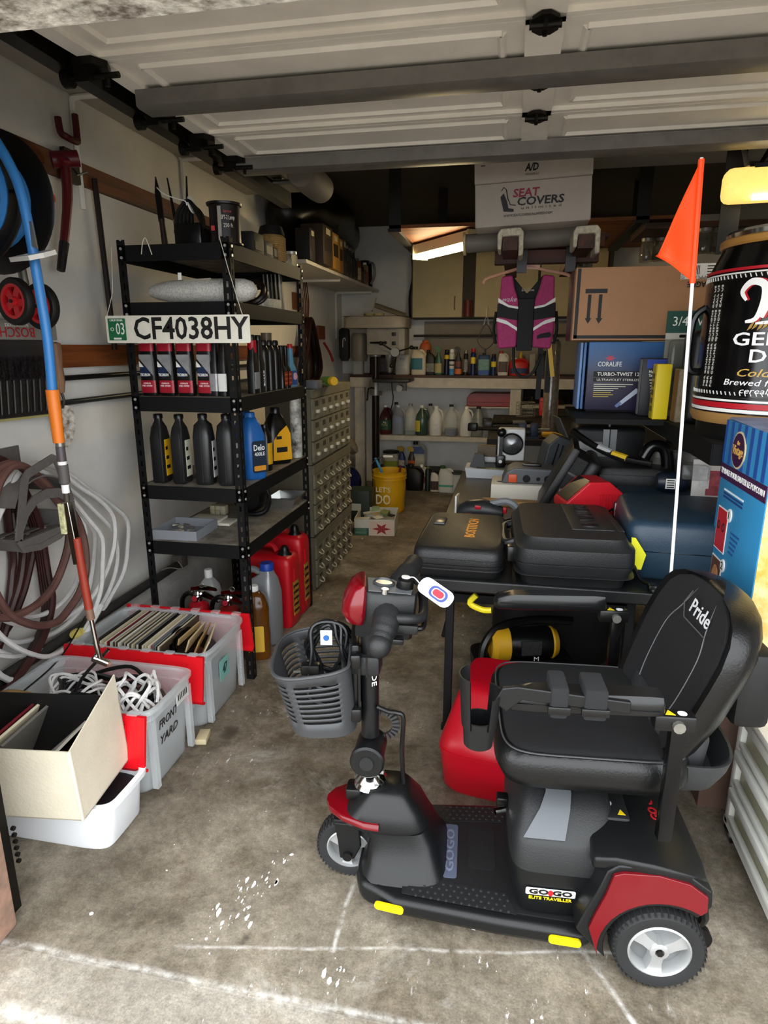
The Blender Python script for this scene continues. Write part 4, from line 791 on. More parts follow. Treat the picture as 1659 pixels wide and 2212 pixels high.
P('body', B().rbox(-.13, .13, -.06, .06, 0, .155, .003), pm('1d2b4d', .6), t); P('side_panel', B().box(-.13, -.08, -.0615, -.06, 0, .15), pm('8c8a92', .6, noise=(30, .5)), t)
P('panel', B().prism([(-.07, 0.005), (.11, .005), (.11, .085), (-.02, .085), (-.07, .05)], -.0618, -.06, 'y'), pm('2f7fa8', .6), t); txt('PENGUIN', .034, pm('e0ac38', .5), t, (.025, -.0622, .115), w=.17, bold=.02)
txt('Product of', .012, txw, t, (.03, -.0628, .06), w=.08); txt('Professional cleaner', .01, txw, t, (.02, -.0628, .036), w=.14); P('band', B().box(-.08, .12, -.0625, -.0605, 0, .01), pm('b3932f', .6), t)
t = T('red_toolbox', 'long red metal toolbox on the ledge under the bench', 'toolbox', (px(1063), 6.53, .858))
P('body', B().prism([(-.215, 0), (.215, 0), (.215, .135), (-.15, .135), (-.19, .12), (-.215, .08)], -.1, .1, 'y'), mat('old_red_enamel', '8c1f14', .4, noise=(8, .2)), t, bev=.008); P('lid_seam', B().box(-.214, .214, -.1015, -.1, .04, .044), pm('5a130d', .5), t)
# --- products on the bench top
def aer(lb, u, h_, r, body, capm, labs=(), y=6.37, trig=None, z=1.166, n='spray_can', cat='can'):
    t = bot(lb, px(u), y, z, [(0, r, r), (h_ * .82, r, r), (h_ * .88, r * .55, r * .55)], body, (r * .8, h_ * .12, capm), labs, e=2, name=n, cat=cat, n=18)
    return t
def spray(lb, u, h_, w, body, trigm, labs=(), y=6.36, z=1.166):
    t = bot(lb, px(u), y, z, [(0, w, w * .6), (.01, w * 1.05, w * .65), (h_ * .5, w * 1.05, w * .65), (h_ * .7, w * .45, w * .4), (h_ * .8, w * .3, w * .3)], body, None, labs, e=3, name='spray_bottle', cat='bottle')
    P('trigger', B().prism([(-w * .5, h_ * .8), (w * .5, h_ * .8), (w * .6, h_ * .92), (-w * .2, h_), (-w * 1.2, h_ * .97), (-w * 1.2, h_ * .92), (-w * .4, h_ * .9)], -w * .3, w * .3, 'y'), trigm, t)
    P('lever', B().prism([(-w * .6, h_ * .9), (-w * .5, h_ * .9), (-w * .75, h_ * .74), (-w * .85, h_ * .75)], -w * .15, w * .15, 'y'), trigm, t); return t
def can_jug(lb, u, w, h_, body, capm, lab=None, y=6.38, z=1.166, hd=1, e=4, nm='plastic_jug', tx=()):
    t = bot(lb, px(u), y, z, [(0, w, w * .65), (.01, w * 1.05, w * .7), (h_ * .68, w * 1.05, w * .7), (h_ * .82, w * .7, w * .5, -w * .2), (h_ * .9, w * .3, w * .3, -w * .5)], body, (w * .36, h_ * .1, capm), [lab] if lab else (), e=e, name=nm, cat='jug', tx=tx,
            handle=([(-w * .2, h_ * .84), (w * .5, h_ * .86), (w * .95, h_ * .68), (w * .9, h_ * .4)], w * .17) if hd else None); return t
bot('bumpy white wrapped bottle at the left end of the bench', px(770), 6.40, 1.166, [(0, .055, .055), (.2, .058, .058), (.26, .04, .04), (.28, .02, .02)], mat('bubble_white', 'bdb8ad', .6, bump=(120, 1)), (.024, .03, blk), e=3)
can_jug('dark jug with framed picture label on the bench', 836, .065, .27, pm('17181a', .4), blk, (.03, .19, pm('5b5058', .5, noise=(40, .6)), 62))
t = can_jug('white jug with black cap and printed instructions', 872, .068, .26, pm('b9b3a4', .4), blk, tx=[('ZEP ALL', .02, txb, .15, .05), ('- - - -', .012, txb, .09, .06), ('--- --', .012, txb, .055, .06)])
t = can_jug('cream jug with teal label and moulded handle', 908, .07, .27, pm('d0c2a4', .4), blk, (.05, .16, pm('2c6a70', .5), 40, -110))
t = bot('orange jug standing behind the cream one', px(918), 6.52, 1.166, [(0, .06, .05), (.24, .06, .05), (.29, .05, .04), (.31, .03, .03)], pm('c25a24', .5), (.03, .02, pm('c25a24', .5)), e=3, name='plastic_jug', cat='jug')
can_jug('black jug with pale lettered label behind the green spray', 934, .045, .24, blk, blk, (.03, .11, pm('8f8a78', .5, noise=(60, .7)), 60), hd=0)
spray('green spray bottle with green trigger on the bench', 952, .27, .034, mat('green_spray', '2e5a38', .3, trans=.2), pm('2f6b3d', .5), [(.02, .11, pm('a99a62', .5), 60)])
aer('dark blue can with yellow dot behind the aerosols', 968, .24, .026, pm('161c3a', .35), blk, [(.15, .19, pm('d6b422', .5), 60)], y=6.45)
aer('white and light blue aerosol can', 981, .245, .026, pm('c9c6bd', .35), WHT, [(.0, .06, pm('3f7fae', .5), 90), (.09, .1, txb, 70), (.13, .15, txb, 70)])
t = spray('black bottle with orange band and black trigger', 995, .27, .032, blk, blk, [(.01, .06, pm('c8621c', .5), 80), (.08, .13, pm('7d3c1c', .5, noise=(80, .7)), 80)])
aer('slim black can with white stripes', 1011, .235, .023, blk, tin, [(.03, .15, pm('a3a19a', .5, noise=(90, .9)), 60)])
aer('tall blue and yellow lubricant can with red cap', 1027, .25, .027, pm('14224d', .35), REDP, [(.11, .17, pm('d9bd2a', .5), 55)])
t = bot('rectangular blue green solvent tin', px(1050), 6.38, 1.166, [(0, .055, .035), (.185, .055, .035), (.19, .05, .03)], pm('1f3f66', .4), (.016, .02, blk), [(.05, .15, pm('6f9a90', .5, noise=(30, .4)), 62), (.01, .045, pm('2a4f92', .5), 62)], e=7, name='solvent_tin', cat='tin')
P('spout', B().prism([(-.005, .19), (.015, .19), (.02, .25), (.0, .25)], -.008, .008, 'y'), blk, t)
aer('short blue and yellow lubricant can', 1071, .2, .025, pm('14224d', .35), blk, [(.08, .13, pm('d9bd2a', .5), 60)], y=6.35)
can_jug('white bottle with brown label and red cap', 1091, .048, .23, pm('c4beb0', .4), REDP, (.03, .13, pm('4f3327', .5), 45))
t = can_jug('red plastic jug with white print under the vest', 1124, .085, .17, pm('ad1f18', .4), pm('c0b49c', .5), (.02, .07, pm('1c2b52', .5), 50))
bot('yellow funnel upside down behind the red jug', px(1128), 6.55, 1.166, [(0, .05, .05), (.1, .04, .04), (.16, .02, .02), (.22, .01, .01)], pm('c9a52a', .5), None, name='funnel', cat='funnel', e=2)
bot('off white box beside the red jug', px(1152), 6.45, 1.166, [(0, .03, .05), (.2, .03, .05)], pm('8f8678', .6), None, name='small_box', cat='box', e=9)
bot('dark bottle between wrapped bottle and drill press', px(803), 6.5, 1.166, [(0, .045, .04), (.2, .045, .04), (.25, .02, .02)], pm('22231f', .4), (.022, .02, blk), e=4)
bot('black bottle half hidden behind the vest strap', px(1175), 6.42, 1.166, [(0, .05, .04), (.17, .05, .04), (.21, .02, .02)], pm('12140f', .4), (.022, .02, blk), e=4)
# --- bottles on the floor below
def fl(u, y): return px(u) * (y / 6.3)
st = T('low_step', 'dark low wooden step holding tubs below the shelf', 'step', (-1.05, 6.56, 0)); P('board', B().box(-.3, .35, -.1, .1, .18, .2), pm('2a2620', .7), st); P('leg', B().box(-.28, -.25, -.1, .1, 0, .18), pm('2a2620', .7), st); P('leg', B().box(.3, .33, -.1, .1, 0, .18), pm('2a2620', .7), st)
t = bot('green and white tub with dark lid below the shelf', -1.22, 6.55, .2, [(0, .08, .06), (.15, .085, .065)], pm('a8a99c', .5), (.088, .02, blk), [(.01, .07, pm('8a9130', .5), 60)], name='tub', cat='tub', e=3)
for i, (x, lb, c, tr, lc) in enumerate(((-1.10, 'blue spray bottle with yellow trigger on the low step', '20305f', 'b08a1e', 'a8a398'), (-.995, 'brown bottle with yellow and black sprayer on the low step', '3a2a1c', 'c9a227', 'b8551e'))):
    t = bot(lb, x, 6.52, .201, [(0, .035, .03), (.1, .038, .032), (.15, .02, .02), (.17, .014, .014)], pm(c, .4), None, [(.02, .08, pm(lc, .5), 60)], name='spray_bottle', e=3)
    P('trigger', B().prism([(-.02, .17), (.02, .17), (.025, .2), (.0, .225), (-.05, .215), (-.05, .2)], -.012, .012, 'y'), pm(tr, .5), t)
can_jug('tall white jug with blue emblem on the low step', 905, .07, .27, pm('aaa698', .5), blk, (.15, .22, pm('4a5a86', .5), 40), y=6.56, z=.201)
t = can_jug('black rectangular jug with carry handle on the floor', 903, .085, .27, pm('0c0c0c', .45), blk, None, y=6.36, z=0, hd=1)
can_jug('white and red jug behind the black one', 921, .05, .25, pm('b9b5ab', .5), WHT, (.06, .13, pm('8e1d35', .5), 70), y=6.45, z=0)
bot('dark green slim cylinder with wire hook on the floor', -.80, 6.36, 0, [(0, .03, .03), (.2, .03, .03), (.23, .02, .02)], pm('18271e', .4), (.018, .015, pm('6d6a3a', .5)), name='slim_bottle', e=2)
can_jug('white spray bottle with brown printed label on the floor', 950, .042, .22, pm('c8c2b4', .5), pm('2a1c14', .5), (.02, .11, pm('4a2d20', .5, noise=(60, .5)), 55), y=6.33, z=0, hd=0)
can_jug('white jug with dark green cap and teal print on the floor', 976, .075, .27, pm('c3c4bd', .5), pm('2f4a24', .5), (.06, .08, pm('3f9a83', .5), 60), y=6.33, z=0)
t = bot('white tub with grey lid by the table corner', -.50, 6.36, 0, [(0, .07, .055), (.19, .075, .06)], pm('b4b4ae', .5), (.078, .02, pm('3c403c', .5)), name='tub', cat='tub', e=4)
for i, (x, lb, c) in enumerate(((-1.09, 'small red carton on the floor below the step', '8e1d2d'), (-1.03, 'small white carton with red flower behind the bucket', 'a9a39a'))):
    t = T('small_carton', lb, 'box', (x, 6.38, 0)); P('body', B().rbox(-.03, .03, -.03, .03, 0, .16, .003), pm(c, .6), t); P('label', B().box(-.02, .02, -.0315, -.03, .05, .12), pm('b8551e' if i == 0 else 'a82438', .5), t)
bot('crushed silver can on the floor beside the bucket', -.96, 5.75, 0, [(0, .03, .03), (.03, .025, .03), (.09, .03, .027)], tin, None, name='drink_can', cat='can', e=2)
# --- drill press
dp = T('drill_press', 'grey floor standing drill press in the back left corner', 'drill press', (-1.28, 6.05, 0)); dpg = mat('press_grey', '8f8a80', .5, noise=(9, .25))
P('base', B().rbox(-.16, .16, -.22, .18, 0, .05, .01), pm('24211d', .6), dp)
P('column', B().cyl((0, 0, .05), (0, 0, 1.42), .037, n=18), mat('oily_column', '2a2220', .3, metal=.7), dp)
P('column_collar', B().lathe([(.05, 1.34), (.055, 1.345), (.055, 1.40), (.05, 1.41), (.037, 1.41)], 18), tin, dp)
P('head', B().rbox(-.06, .30, -.12, .14, 1.36, 1.60, .012), dpg, dp)
P('belt_cover', B().loft([sring(z, hx, .19, .02, .02, 6, 36) for z, hx in ((1.60, .29), (1.605, .30), (1.63, .30), (1.634, .295), (1.64, .30), (1.69, .30), (1.70, .28))]), mat('cover_tan', '9c9181', .5, noise=(6, .2)), dp, ang=50)
P('cover_top', B().box(-.27, .31, -.16, .2, 1.70, 1.705), pm('4a3a2c', .6), dp)
P('motor', B().lathe([(0, 1.3), (.07, 1.3), (.08, 1.33), (.08, 1.52), (.06, 1.56), (0, 1.56)], 20, Matrix.Translation((-.17, .06, 0))), pm('6f675a', .5), dp)
P('switch_plate', B().prism(rrect(.09, .15, .01, cx=.2, cy=1.5), -.123, -.12, 'y'), pm('7d776d', .5), dp)
for z in (1.45, 1.53): P('switch', B().rbox(.18, .22, -.135, -.123, z, z + .03, .004), blk, dp)
P('hub', B().cyl((.22, -.12, 1.385), (.22, -.19, 1.385), .04, n=18), tin, dp)
for k in range(3):
    a = R(20 + 120 * k); P('feed_handle', B().cyl((.22, -.17, 1.385), (.22 + .16 * math.cos(a), -.2, 1.385 + .12 * math.sin(a)), .007, n=8), K2, dp); P('handle_knob', B().ico((.22 + .165 * math.cos(a), -.2, 1.385 + .123 * math.sin(a)), .02, 2), K2, dp)
P('depth_rod', B().cyl((-.02, -.14, 1.47), (.12, -.15, 1.47), .008, n=8), K2, dp); P('depth_knob', B().ico((.125, -.15, 1.47), .014, 2), K2, dp)
P('table_clamp', B().lathe([(.037, .98), (.06, .985), (.06, 1.11), (.05, 1.13), (.037, 1.13)], 18), tin, dp)
P('table', B().rbox(.02, .36, -.24, .1, 1.115, 1.145, .008), pm('1c1815', .5), dp); P('table_bracket', B().box(.04, .3, -.05, .03, 1.03, 1.115), pm('76726a', .5), dp); P('table_lock', B().cyl((.26, -.1, 1.06), (.26, -.18, 1.06), .03, n=14), tin, dp)
P('chuck', B().lathe([(0, 1.2), (.02, 1.2), (.03, 1.24), (.03, 1.3), (.045, 1.32), (.045, 1.37), (0, 1.37)], 16, Matrix.Translation((.15, -.06, 0))), tin, dp)
P('power_cord', B().tube([(.22, -.1, 1.36), (.19, -.18, 1.12), (.2, -.16, .95), (.12, -.05, .75)], .005, 6, smooth=5), K2, dp); P('crank', B().tube([(.0, -.06, 1.05), (-.05, -.09, 1.05), (-.06, -.09, .95), (-.06, -.12, .95)], .008, 6, smooth=2), K2, dp)
t = T('scoop_guard', 'olive metal scoop lying on top of the drill press cover', 'scoop', (-1.16, 6.0, 1.706), (0, 18, 12))
P('trough', B().loft([[(x, .05 * math.cos(a), .03 + .05 * math.sin(a)) for a in [R(10 + 16 * i) for i in range(11)]] + [(x, .046 * math.cos(a), .03 + .046 * math.sin(a)) for a in [R(170 - 16 * i) for i in range(11)]] for x in (-.14, .16)]), pm('6a614b', .5), t); P('end_plate', B().box(-.15, -.138, -.07, .07, .0, .12), pm('77705a', .5), t)
for i, (x, c) in enumerate(((-1.31, '8f8359'), (-1.22, '9d8c5e'))): P('wood_disc', B().lathe([(0, 0), (.05, 0), (.05, .022), (0, .022)], 20), pm(c, .7), loc=(x, 5.92, 1.706), label=('left', 'right')[i] + ' pale wooden disc on the drill press cover', cat='disc', group='wooden discs')
# --- left corner wall things
hk = T('hanging_cables', 'bunch of black and brown cables hung on the left wall beyond the shelving', 'cables', (WL, 5.3, 1.0))
for k in range(7):
    w = .09 + .03 * (k % 4); P('cable', B().tube([(.06 + .01 * k, .04 * math.sin(k * 2), .66), (.07 + .01 * k, -w, .45), (.05 + .012 * k, -w * 1.6, .22 - .03 * (k % 3)), (.06 + .01 * k, .0, .06 + .03 * (k % 4)), (.05 + .01 * k, w * 1.8, .25), (.06 + .01 * k, w * .8, .5)], .014, 7, True, smooth=4), pm('0c0909' if k % 3 else '2a0f0c', .35), hk)
for k in range(4): P('red_lead', B().tube([(.05, -.08 + .05 * k, 1.0), (.07, -.06 + .045 * k, .8), (.06, -.03 + .03 * k, .62)], .005, 5, smooth=4), pm('4a1a12', .5), hk)
P('mount_board', B().box(0, .02, -.15, .08, .73, .86), pm('6b3c1a', .6), hk)
t = T('strap_holster', 'black pouch with white hook mark hanging on the back left corner', 'pouch', (-1.62, 6.2, 1.3)); P('body', B().loft([sring(z, .055 * k, .03 * k, e=3, n=20) for z, k in ((0, .6), (.03, .95), (.2, 1), (.29, .95), (.31, .5))]), pm('0b0c0d', .6), t); P('mark', B().tube([(-.01, -.034, .13), (-.006, -.034, .2), (.012, -.034, .215), (.016, -.034, .19)], .004, 6, smooth=4), pm('b9b8ad', .5), t)
P('wood_patch', B().box(-1.76, -1.74, 5.75, 5.95, 1.5, 1.62), pm('6a3415', .6), label='small reddish board on the left wall by the black pouch', cat='board')
P('red_hung_tool', B().tube([(-1.74, 5.9, 1.47), (-1.70, 5.95, 1.38), (-1.68, 5.98, 1.3)], .012, 8, smooth=4), pm('7c1813', .4), label='red tool handle below the reddish board', cat='handle')
# --- white shelf left of the back corner
s = T('white_wall_shelf', 'white shelf with curved bracket in the back left corner', 'shelf', (WL, 0, 1.965)); P('board', B().box(.002, .42, 4.25, 6.6, 0, .022), wp, s)
for y in (5.25, 6.45): P('bracket', B().tube([(.012, y, -.45), (.012, y, -.06), (.025, y, -.02), (.06, y, -.012), (.38, y, -.012)], .012, 8, smooth=4), pm('d8d3c6', .5), s)
its = [(4.35, .06, .20, .05, '15120f', 'dark carton at the near end of the white wall shelf'), (4.62, .12, .26, .08, '3a2c1a', 'brown box front beside the dark carton'), (4.86, .09, .25, .07, 'a5772c', 'ochre carton with dark floral print on the wall shelf'), (5.05, .055, .24, .06, '8f6520', 'narrower ochre carton with dark print'), (5.2, .05, .26, .05, '4a3c30', 'worn grey brown packet standing on the wall shelf')]
for y, w, h_, d_, c, lb in its:
    t = T('carton', lb, 'box', (WL + .385, y, 1.988)); P('body', B().rbox(-d_, d_, -w, w, 0, h_, .004), pm(c, .6, noise=(9, .2)), t)
    P('print', B().box(d_, d_ + .0015, -w * .7, w * .7, h_ * .35, h_ * .7), pm('2a2118', .6, noise=(40, .6)), t); P('label', B().box(d_, d_ + .0015, -w * .4, w * .5, h_ * .78, h_ * .93), pm('b8ab86', .6), t)
for i, y in enumerate((5.33, 5.45, 5.56, 5.67)):
    t = bot('%s in the row of silver capped bottles on the wall shelf' % ('nearest glass bottle', 'second glass bottle', 'third glass bottle', 'farthest glass bottle')[i], WL + .385, y, 1.988, [(0, .04, .04), (.15, .04, .04), (.18, .018, .018), (.23, .016, .016)], mat('dusky_glass', '55534c', .15, trans=.4), (.02, .02, tin), [(.03, .12, pm('3c3a36', .5, noise=(50, .8)), 60, 0)], e=2, group='silver capped bottles')
for i, (y, h_, c, lb) in enumerate(((5.82, .17, '7d4c2c', 'cream and red printed can on the wall shelf'), (5.93, .14, '2b2620', 'short dark bottle on the wall shelf'), (6.02, .12, '4a443a', 'low brown bottle on the wall shelf'), (6.12, .17, '8c7350', 'tall white capped bottle with red label on the wall shelf'))):
    bot(lb, WL + .385, y, 1.988, [(0, .035, .035), (h_, .035, .035), (h_ + .01, .02, .02)], pm(c, .5), (.018, .02, [tin, blk, blk, WHT][i]), [(.02, h_ * .7, pm(['c9b48a', '4a3a2a', '6d6656', '9c4a24'][i], .5, noise=(60, .6)), 60, -20)], e=2)
t = T('black_kettle', 'black electric kettle with looped handle at the shelf end', 'kettle', (WL + .34, 6.32, 1.988)); P('body', B().lathe([(0, 0), (.075, 0), (.075, .02), (.07, .2), (.05, .24), (0, .25)], 24), K2, t); P('handle', B().tube([(.05, -.03, .22), (.1, -.06, .2), (.11, -.065, .1), (.07, -.045, .03)], .012, 8, smooth=5), tin, t)
bg = T('black_bag', 'huge black plastic bag bulging up to the ceiling on the wall shelf', 'bag', (WL + .16, 5.35, 2.2))
bb = B().ico((0, 0, .15), .3, 4, (1.0, 2.9, 1.0)); random.seed(3)
bb.v = [(x + .02 * math.sin(9 * y + 7 * z), y, z + .02 * math.sin(11 * y + 5 * x)) for x, y, z in bb.v]
bb.v = [(min(max(x, -.152), .12 if z < .07 else .12 + (z - .07) * 1.2), y, max(-.2, min(z, .39))) for x, y, z in bb.v]; P('bag_skin', bb, mat('bin_bag_black', '070707', .35, bump=(14, .6)), bg, ang=70); P('tie', B().tube([(.2, -.1, .1), (.25, -.12, .2), (.24, -.1, .25)], .006, 6, smooth=3), pm('4c4a22', .6), bg)
# --- upper cabinets
cb2 = T('wall_cabinet', 'cream two unit wall cabinet with doors on the back wall', 'cabinet', (0, 6.4, 1.70)); ccr = mat('cabinet_cream', 'b8a77c', .55, noise=(5, .12))
P('carcass', B().box(-1.0, .85, .02, .3, 0, .72), pm('3a3225', .7), cb2)
for i, (x0, x1) in enumerate(((-.985, -.505), (-.385, .19), (.215, .80))):
    dd = P('door', B().box(x0, x1, 0, .019, .01, .71), ccr, cb2)
    xh = x1 - .07; P('handle', B().tube([(xh, -.002, .08), (xh, -.025, .09), (xh, -.025, .19), (xh, -.002, .2)], .005, 6), pm('7c6a3a', .4, metal=.7), dd)
P('red_can', B().cyl((-.445, 6.36, 1.71), (-.445, 6.36, 1.86), .04, n=18), pm('5d1a16', .5), label='dark red can in the gap between the cabinet doors', cat='can')
P('wall_rail', B().cyl((-1.0, 6.6, 1.54), (.9, 6.6, 1.54), .012, n=8), pm('4d4740', .4, metal=.5), label='thin metal rail on the back wall above the bench', cat='rail')
P('tan_backboard', B().box(-.9, 1.2, 6.66, 6.69, 1.17, 1.68), pm('8d8272', .7, noise=(4, .2)), label='tan backboard on the wall behind the bench bottles', cat='board')
t = T('spring_clamp', 'black spring clamp with cable loop hanging below the cabinets', 'clamp', (-.265, 6.33, 1.44)); P('cable_loop', B().tube([(0, 0, .2), (-.07, 0, .08), (-.065, 0, .02), (0, 0, -.03), (.065, 0, .02), (.07, 0, .08)], .004, 6, True, smooth=4), pm('1b1612', .4), t)
P('jaw', B().prism([(-.035, .18), (-.02, .24), (-.005, .27), (-.012, .2)], -.01, .01, 'y'), K2, t); P('jaw', B().prism([(.035, .18), (.02, .24), (.005, .27), (.012, .2)], -.01, .01, 'y'), K2, t); P('hook_wire', B().cyl((0, 0, .26), (0, 0, .36), .003, n=6), galv, t)
P('wall_cable', B().tube([(-1.02, 6.55, 2.3), (-1.0, 6.5, 2.1), (-1.03, 6.5, 1.9), (-1.02, 6.5, 1.65)], .012, 6, smooth=4), pm('15120f', .5), label='dark cable drop beside the wall cabinet', cat='cable')
# --- parts drawer cabinets
pc = T('parts_cabinet', 'tall stack of olive grey small-parts drawer cabinets facing the aisle', 'cabinet', (-1.10, 3.46, 0)); om = mat('olive_cabinet', '6f6a58', .55, noise=(8, .2)); od = mat('olive_drawer', '7e7966', .45, noise=(20, .25))
def unit(z0, h_, rows, cols, kn):
    P('case', B().box(-.28, -.01, 0, .86, z0, z0 + h_), om, pc); P('top_rail', B().box(-.012, .004, 0, .86, z0 + h_ - .05, z0 + h_), om, pc)
    rh = (h_ - .06) / rows; cw = .84 / cols
    for r in range(rows):
        for c in range(cols):
            y0 = .01 + c * cw; zz = z0 + .01 + r * rh
            dr = P('drawer', B().box(-.012, .003, y0 + .004, y0 + cw - .004, zz + .004, zz + rh - .004), od, pc)
            P('label_holder', B().box(.003, .005, y0 + cw * .3, y0 + cw * .7, zz + rh * .62, zz + rh * .86), pm('3f3a2c', .6), dr)
            if kn: P('knob', B().rbox(.003, .02, y0 + cw * .38, y0 + cw * .62, zz + rh * .3, zz + rh * .45, .003), pm('c9c4b2', .35), dr)
            else: P('pull', B().tube([(.004, y0 + cw * .3, zz + rh * .45), (.02, y0 + cw * .35, zz + rh * .3), (.024, y0 + cw * .5, zz + rh * .25), (.02, y0 + cw * .65, zz + rh * .3), (.004, y0 + cw * .7, zz + rh * .45)], .004, 5), pm('b5ae97', .4), dr)
unit(.0, .33, 3, 6, 0); unit(.335, .43, 4, 6, 0); unit(.77, .43, 3, 6, 1)
t = bot('yellow capped green bottle lying on the parts cabinet', -1.13, 3.82, 1.235, [(0, .028, .028), (.12, .028, .028), (.14, .012, .012)], pm('4f7f2c', .5), (.026, .045, YEL), [(.03, .09, pm('c9d0b4', .5), 70)], e=2, rx=90)
t.rotation_euler = (R(88), 0, R(35)); t.location.z = 1.230
P('grey_block', B().rbox(-.04, .04, -.05, .05, 0, .045, .003), pm('5d5f66', .6), loc=(-1.12, 3.56, 1.201), label='small grey block on the corner of the parts cabinet', cat='block')
# --- aisle: bucket and boxes
bk_ = T('yellow_bucket', 'yellow five gallon bucket stencilled LETS DO in the aisle', 'bucket', (-1.03, 5.45, 0)); ym = mat('bucket_yellow', 'd9a514', .4, noise=(6, .15))
P('pail', B().lathe([(0, 0), (.128, 0), (.132, .01), (.146, .26), (.146, .30), (.155, .302), (.155, .308), (.148, .31), (.148, .328), (.156, .33), (.156, .336), (.149, .338), (.151, .37), (.154, .375), (.145, .375), (.135, .02), (0, .02)], 36), ym, bk_)
txt("LET'S", .045, pm('e9dfc0', .6), bk_, (-.03, -.143, .22), (90, 0, -4), w=.13); txt('DO', .085, pm('e9dfc0', .6), bk_, (-.03, -.140, .13), (90, 0, -4), w=.13, bold=.02)
P('bail', B().tube([(-.155, 0, .33), (-.15, -.03, .43), (-.06, -.05, .50), (.05, -.05, .50), (.14, -.03, .43), (.155, 0, .33)], .004, 6, smooth=4), galv, bk_); P('grip', B().cyl((-.045, -.05, .503), (.04, -.05, .503), .011, n=10), WHT, bk_)
P('blue_stick', B().cyl((-1.04, 5.5, .2), (-1.17, 5.5, .47), .012, n=8), pm('3e8fc0', .5), label='light blue handle poking out of the yellow bucket', cat='handle')
P('red_stick', B().cyl((-.95, 5.42, .2), (-.93, 5.45, .42), .01, n=8), pm('5c1a2a', .5), label='dark red handle standing in the yellow bucket', cat='handle')
pb_ = T('poinsettia_box', 'open white carton with red flower print full of small junk', 'carton', (-1.02, 4.86, 0), (0, 0, 6)); pw = mat('carton_white', 'cfcabc', .7, noise=(12, .15))
P('bottom', B().box(-.16, .16, -.2, .2, 0, .004), pw, pb_)
for x0, x1, y0, y1 in ((-.16, .16, -.2, -.196), (-.16, .16, .196, .2), (-.16, -.156, -.2, .2), (.156, .16, -.2, .2)): P('side', B().box(x0, x1, y0, y1, 0, .13), pw, pb_)
P('green_panel', B().box(-.16, -.045, -.2018, -.2, .0, .06), pm('1c4a34', .6), pb_)
for k in range(5): P('green_line', B().box(-.15, -.06, -.2026, -.2018, .01 + .01 * k, .013 + .01 * k), pm('7fa58c', .6), pb_)
P('picture', B().box(-.04, .15, -.2018, -.2, .0, .12), pm('d3b9a4', .6), pb_)
for k in range(6):
    a = k * PI / 3; P('petal', B().prism([(.055, .055), (.055 + .03 * math.cos(a - .5), .055 + .024 * math.sin(a - .5)), (.055 + .075 * math.cos(a), .055 + .05 * math.sin(a)), (.055 + .03 * math.cos(a + .5), .055 + .024 * math.sin(a + .5))], -.2032, -.2018, 'y'), pm('9c1f26', .6), pb_)
jn = [('flat cream packet', 'c9c2a8', .06, .03), ('grey folded bag', '8f948f', .07, .03), ('green sponge', '6d7a4c', .04, .03), ('white card', 'd6d2c6', .06, .006), ('dark framed slide', '2a2622', .045, .008), ('pale tube', 'b9b9b2', .07, .02), ('tan pad', 'a08a66', .05, .02), ('mint packet', '7fa07c', .05, .012)]
for k, (nm, c, w, h_) in enumerate(jn):
    P('junk_item', B().rbox(-w, w, -.03, .03, 0, h_, .004), pm(c, .6), loc=(-1.02 + (-.09, -.02, .06, .03, .08, -.06, .0, -.04)[k], 4.86 + (-.12, -.05, .02, -.12, .1, .08, -.02, .14)[k], .09 + .012 * (k % 4)), rot=(8 * ((k % 3) - 1), 6 * ((k % 2) * 2 - 1), 40 * k), label=nm + ' lying in the flower print carton', cat='junk', group='junk in the flower carton')
t = T('dark_green_carton', 'dark green carton with white label behind the flower box', 'carton', (-1.22, 5.12, 0)); P('body', B().rbox(-.085, .1, -.1, .1, 0, .27, .004), pm('26332c', .6), t); P('label', B().box(-.075, .03, -.1018, -.1, .1, .16), pm('b9bdb4', .6), t)
P('red_poster_tube', B().box(-.03, .03, -.01, .01, 0, .24), pm('4c1f26', .6), loc=(-1.245, 4.78, 0), rot=(-8, 0, 8), label='narrow maroon printed box leaning at the carton corner', cat='box')
t = T('blue_gas_ball', 'glossy dark blue round tank on the floor behind the cartons', 'tank', (-1.55, 5.86, 0)); P('shell', B().ico((0, 0, .165), .165, 4), mat('deep_blue_gloss', '141f52', .12, noise=(4, .3)), t, ang=80); P('foot', B().lathe([(.09, 0), (.1, 0), (.1, .03), (.09, .03), (.09, 0)], 24), K2, t); P('neck', B().cyl((0, 0, .32), (0, 0, .36), .03, n=14), K2, t)
t = T('black_compressor', 'dark machine with round filter in the shadow of the drill press', 'compressor', (-1.56, 5.3, .36)); 
P('tank', B().lathe([(0, -.2), (.1, -.18), (.12, -.14), (.12, .14), (.1, .18), (0, .2)], 24, Matrix.Translation((0, 0, .13)) @ Matrix.Rotation(R(90), 4, 'X')), pm('0b0b0b', .4), t); P('pump', B().rbox(-.1, .1, -.12, .12, .24, .42, .02), pm('0d0d0d', .4), t)
P('filter', B().lathe([(0, 0), (.075, 0), (.08, .01), (.08, .05), (.06, .06), (0, .06)], 24, Matrix.Translation((.22, -.1, .25)) @ Matrix.Rotation(R(60), 4, 'Y')), mat('perforated', '6a645b', .6, bump=(120, 1)), t)
P('stand', B().box(-.1, .1, -.15, .15, -.36, .03), pm('0b0b0b', .6), t); P('wheel', B().lathe([(0, -.02), (.07, -.02), (.07, .02), (0, .02)], 20, Matrix.Translation((.12, 0, -.29)) @ Matrix.Rotation(R(90), 4, 'Y')), pm('0c0c0c', .6), t)

